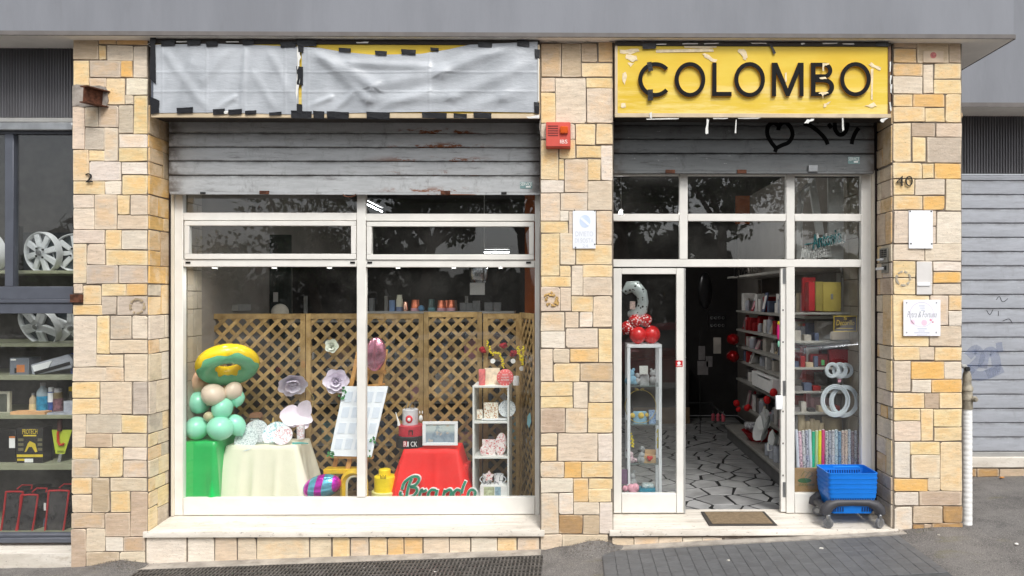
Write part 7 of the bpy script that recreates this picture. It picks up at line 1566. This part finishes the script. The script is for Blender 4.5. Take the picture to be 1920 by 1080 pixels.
# ------------------------------------------------------------------ on the door sill
zs = lambda y: Z(995, -.035) + (Z(964, .31) - Z(995, -.035)) * (y + .035) / .345 + .0015
t = thing('doormat', 'tan doormat with a dark rubber border on the door sill', 'doormat', (1.3, .1, zs(.1)))
o4 = [(P(1314, 961, .33).x, .335), (P(1434, 961, .33).x, .335), (P(1461, 986, .0).x, .045), (P(1331, 986, .0).x, .045)]
i4 = [(o4[0][0] + .03, .32), (o4[1][0] - .03, .32), (o4[2][0] - .035, .068), (o4[3][0] + .035, .068)]
mb = MB(); mb.hull([(x, y, zs(y) + .0005) for x, y in o4], [(x + (1.3 - x) * .012, y + (.19 - y) * .03, zs(y) + .008) for x, y in o4]); build('border', mb, M('dark_rubber', S(66, 62, 58), .8, bump=.4), t)
mb = MB(); mb.hull([(x, y, zs(y) + .0085) for x, y in i4], [(x, y, zs(y) + .011) for x, y in i4]); build('pile', mb, M('tan_pile', S(138, 120, 96), .95, var=.15, scale=30, bump=.9, bscale=200), t)
BLU = M('bright_blue_plastic', S(18, 118, 214), .32, var=.05, spec=.5); BLUD = M('deep_blue_plastic', S(14, 92, 178), .35)
DG = M('dark_grey_trolley_plastic', S(66, 66, 70), .5, var=.1); WH = M('grey_caster_rubber', S(118, 118, 120), .5)
def basket(label, z0, z1, f, holes, seedx):
    """an open tapering basket: X 1.92..2.45 at the rim"""
    cx, cy = (X(1553, .0) + X(1648, .0)) / 2, .16
    t = thing('shopping_basket', label, 'basket', (cx, cy, z0), 'blue shopping baskets')
    hw, hd = .209 * f, .16 * f
    def rr(k, z, ins=0): 
        w, d, c = hw * k - ins, hd * k - ins, .03; pts = []
        for sx, sy, a0 in ((1, -1, -90), (1, 1, 0), (-1, 1, 90), (-1, -1, 180)):
            for q in range(4): a = R(a0 + 30 * q); pts.append((cx + sx * (w - c) + c * math.cos(a), cy + sy * (d - c) + c * math.sin(a), z))
        return pts
    h = z1 - z0
    build('body', MB().loops([rr(.86, z0), rr(.93, z0 + h * .55), rr(.985, z1 - .03), rr(.97, z1 - .03, .004), rr(.91, z0 + h * .55, .004), rr(.85, z0 + .006, .004)], caps=True), BLU, t, smooth=50)
    build('rim', MB().loops([rr(.95, z1 - .05), rr(.985, z1 - .05), rr(.995, z1 - .012), rr(1.012, z1 - .010), rr(1.012, z1), rr(.965, z1), rr(.95, z1 - .05)], caps=False), BLU, t, smooth=30)
    sl = MB()
    if holes:
        for i in range(-8, 9):
            if holes == 2 and abs(i) < 4: continue
            for zz0, zz1 in ((z0 + h * .25, z0 + h * .62),):
                x = cx + i * .025; y = cy - hd * .92 - .006; sl.box(x - .007, x + .007, y, y + .008, zz0, zz1)
        for i in range(-3, 4): y = cy + i * .03; x = cx - hw * .92 - .003; sl.box(x, x + .006, y - .007, y + .007, z0 + h * .3, z0 + h * .6)
        o = build('slot', sl, BLUD, t, smooth=0); o['kind'] = 'stuff'
    return t, cx, cy, hw, hd
zb = lambda py: Z(py, .02)
zbase = zs(.1)
lowb, cx, cy, hw, hd = basket('lowest blue shopping basket held between the trolley bumpers', zb(965), zb(924), .97, 0, 0)
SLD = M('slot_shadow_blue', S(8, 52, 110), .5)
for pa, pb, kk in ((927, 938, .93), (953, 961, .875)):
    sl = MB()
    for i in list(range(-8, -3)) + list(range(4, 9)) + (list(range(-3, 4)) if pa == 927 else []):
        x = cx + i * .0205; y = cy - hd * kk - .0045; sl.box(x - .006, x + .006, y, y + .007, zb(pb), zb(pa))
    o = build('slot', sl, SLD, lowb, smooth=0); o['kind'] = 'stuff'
for i, py in enumerate((915, 906, 897)): basket(['second blue shopping basket nested in the stack', 'third blue shopping basket showing only its rim', 'fourth blue shopping basket showing only its rim'][i], zb(958 - 9 * (i + 1)), zb(py), .985 + .005 * i, 0, i)
t, cx, cy, hw, hd = basket('topmost blue shopping basket with its handles folded down', zb(930), zb(888), 1.0, 0, 5)
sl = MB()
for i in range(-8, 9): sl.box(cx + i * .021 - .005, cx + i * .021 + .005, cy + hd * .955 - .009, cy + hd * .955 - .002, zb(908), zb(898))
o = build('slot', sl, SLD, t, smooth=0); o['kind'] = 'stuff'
for s_ in (-1, 1): build('handle', MB().tube([(cx - hw * .5, cy + s_ * .012, zb(887) + .004), (cx - hw * .48, cy + s_ * .012, zb(887) + .010), (cx + hw * .48, cy + s_ * .012, zb(887) + .010), (cx + hw * .5, cy + s_ * .012, zb(887) + .004)], .008, 6), BLU, t)
t = thing('basket_trolley', 'dark grey wheeled trolley carrying the stack of blue baskets', 'trolley', (cx, cy, zbase))
for s_ in (-1, 1):
    y = cy + s_ * .135
    pts = [Vector((cx - .235, y, zbase + .098)), Vector((cx - .226, y, zbase + .135)), Vector((cx - .19, y, zbase + .172)), Vector((cx - .13, y, zbase + .192)), Vector((cx, y, zbase + .194)), Vector((cx + .13, y, zbase + .192)), Vector((cx + .19, y, zbase + .172)), Vector((cx + .226, y, zbase + .135)), Vector((cx + .235, y, zbase + .098))]
    build('bumper', MB().tube(pts, [.045, .05, .044, .032, .028, .032, .044, .05, .045], 12), DG, t)
for s_ in (-1, 1): build('side_bar', MB().tube([(cx + s_ * .222, cy - .13, zbase + .13), (cx + s_ * .228, cy, zbase + .15), (cx + s_ * .222, cy + .13, zbase + .13)], .032, 8), DG, t)
for sx in (-1, 1):
    for sy in (-1, 1):
        q = Vector((cx + sx * .215, cy + sy * .135 - .035, zs(cy + sy * .135) + .041))
        wr = Matrix.Rotation(R(25 * sx), 3, 'Z')
        w_ = build('caster', MB().lathe(q, [(.026, -.013), (.041, -.011), (.041, .011), (.026, .013)], 22, 'Y', mat=wr), WH, t); build('hub', MB().lathe(q, [(.022, -.0155), (.022, .0155)], 14, 'Y', mat=wr), STEEL, w_); build('fork', MB().box(q.x - .012, q.x + .012, q.y - .02, q.y + .02, q.z + .030, q.z + .07, .004), STEEL, w_)

# ================================================================== ACROSS THE STREET (seen as reflections in the panes)
BARK = M('bark', S(84, 70, 58), .95, var=.35, scale=10, bump=.7, bscale=12); LEAF = M('street_tree_leaf', S(70, 88, 44), .7, var=.4, scale=3)
def tree(label, x, y, h, cr, seed, n=2600):
    rnd = random.Random(seed); zg = gz(x); t = thing('street_tree', label, 'tree', (x, y, zg), 'trees across the street')
    top = Vector((x + rnd.uniform(-.4, .4), y, zg + h * .45)); build('trunk', MB().tube([(x, y, zg - .1), (x + .05, y, zg + h * .2), top], [.26, .2, .15], 10), BARK, t)
    cl = []; lm = MB()
    for k in range(9):
        a = rnd.uniform(0, 6.28); e = top + Vector((math.cos(a) * cr * rnd.uniform(.4, .9), math.sin(a) * cr * rnd.uniform(.4, .9), h * rnd.uniform(.1, .5))); mid = top.lerp(e, .5) + Vector((0, 0, -.2)); lm.tube([top, mid, e], [.1, .06, .02], 6); cl += [(e, rnd.uniform(.8, 1.5)), (mid, rnd.uniform(.5, 1.0))]
    build('limb', lm, BARK, t); mb = MB()
    for i in range(n):
        c, r_ = rnd.choice(cl); d = Vector((rnd.gauss(0, 1), rnd.gauss(0, 1), rnd.gauss(0, .8))).normalized() * r_ * rnd.uniform(.3, 1); p = c + d
        u = Vector((rnd.gauss(0, 1), rnd.gauss(0, 1), rnd.gauss(0, 1))).normalized() * .13; v = u.orthogonal().normalized() * .07; v.rotate(Matrix.Rotation(rnd.uniform(0, 6), 3, u)); mb.quad(p - u, p + v, p + u, p - v)
    o = build('crown', mb, LEAF, t, smooth=0); o['kind'] = 'stuff'
tn = ['tall', 'broad', 'leaning', 'bushy', 'dark', 'spreading', 'slim', 'old', 'low']
for i, (x, y, h, cr) in enumerate(((-9, -19, 6.5, 2.6), (-5.0, -17, 8.5, 3.0), (-1.6, -18.5, 9.5, 3.0), (1.8, -17, 9, 3.0), (5.0, -18, 9, 2.9), (8.5, -19, 9, 3.0), (-14, -22, 5.0, 2.4), (-20, -24, 4.8, 2.6), (13, -20, 9, 3.0))): tree(f'{tn[i]} street tree across the road, mirrored in the panes', x, y, h, cr, i + 1)
mb = MB(); rnd = random.Random(55)
for i in range(9000):
    x = rnd.uniform(-40, 30); p = Vector((x, -27 + rnd.uniform(-1, 1), gz(x) + rnd.uniform(0, 1) ** .8 * (4.2 + 1.2 * math.sin(x * .5) + .8 * math.sin(x * 1.3)))); u = Vector((rnd.gauss(0, 1), rnd.gauss(0, 1), rnd.gauss(0, 1))).normalized() * .4; v = u.orthogonal().normalized() * .25; mb.quad(p - u, p + v, p + u, p - v)
tag(build('hedge_belt', mb, M('far_hedge_leaf', S(52, 60, 40), .8, var=.4, scale=1), smooth=0), kind='stuff')
def car(label, x0, y, L, paint, seed, roof=1.42, van=False):
    z = gz(x0 + L / 2); t = thing('parked_car', label, 'car', (x0 + L / 2, y, z), 'cars parked across the street'); W2 = .86
    def prof(pts, inset, y0, y1): return [(x0 + px * L, pz) for px, pz in pts]
    low = [(.0, .32), (.01, .62), (.05, .78), (.24, .90), (.30, .94), (.86, .96), (.97, .90), (1.0, .6), (.99, .30)]
    mb = MB(); rings = []
    for yy, k in ((-W2, .96), (-W2 + .06, 1.0), (W2 - .06, 1.0), (W2, .96)): rings.append([(x0 + L / 2 + (px - .5) * L * k, y + yy, z + .3 + (pz - .3) * (k if pz > .5 else 1)) for px, pz in low])
    mb.loops(rings); build('body', mb, paint, t, smooth=35)
    cab = [(.25, .92), (.40, roof - .06), (.48, roof), (.78, roof), (.88, roof - .1), (.95, .95)]; rings = []
    for yy, k in ((-W2 + .05, 0), (-W2 + .22, 1), (W2 - .22, 1), (W2 - .05, 0)): rings.append([(x0 + px * L, y + yy, z + (pz if k else min(pz, .95))) for px, pz in cab])
    mb = MB(); mb.loops(rings); build('cabin', mb, paint, t, smooth=30)
    gm = M('dark_car_glass', S(30, 34, 38), .08, spec=.8)
    for s_ in (-1, 1):
        for wpts in ([(.34, .98), (.43, roof - .1), (.56, roof - .08), (.56, .98)], [(.585, .98), (.585, roof - .08), (.76, roof - .09), (.80, .98)]):
            A = [];
            for px, pz in wpts: f = (pz - .95) / (roof - .95); A.append(Vector((x0 + px * L, y + s_ * (W2 - .05 - .17 * f + .008), z + pz)))
            build('side_window', MB().hull(A, [p + Vector((0, s_ * .006, 0)) for p in A]), gm, t, smooth=0)
    for px in (.19, .80):
        for s_ in (-1, 1):
            q = Vector((x0 + px * L, y + s_ * (W2 - .08), z + .31)); w_ = build('wheel', MB().lathe(q, [(.2, -.1), (.31, -.09), (.31, .09), (.2, .1)], 24, 'Y'), BLACK, t); build('rim', MB().lathe(q, [(.2, -.105), (.05, -.11), (.05, .11), (.2, .105)], 18, 'Y'), STEEL, w_)
    for s_ in (-1, 1): build('mirror', MB().ell((x0 + .33 * L, y + s_ * (W2 + .1), z + 1.0), .06, .1, .07, n=10), paint, t); build('headlight', MB().ell((x0 + .03 * L, y + s_ * .62, z + .68), .06, .16, .08, n=10), WHITE, t); build('tail_light', MB().ell((x0 + .985 * L, y + s_ * .66, z + .78), .04, .12, .1, n=10), REDL, t)
PR = lambda n, c: M(n, c, .18, .3, var=.02, spec=.7)
car('red car parked behind the viewer, mirrored in the door', .0, -8.3, 3.9, PR('car_paint_red', S(150, 30, 40)), 1); car('silver car parked behind the viewer, mirrored beside the door', 4.4, -8.3, 4.2, PR('car_paint_silver', S(190, 194, 200)), 2)
car('white car parked behind the viewer, mirrored in the window', -5.0, -8.4, 4.3, PR('car_paint_white', S(214, 216, 218)), 3); car('grey car parked behind the viewer near the wheel shop', -10.0, -8.4, 4.2, PR('car_paint_grey', S(110, 114, 120)), 4)
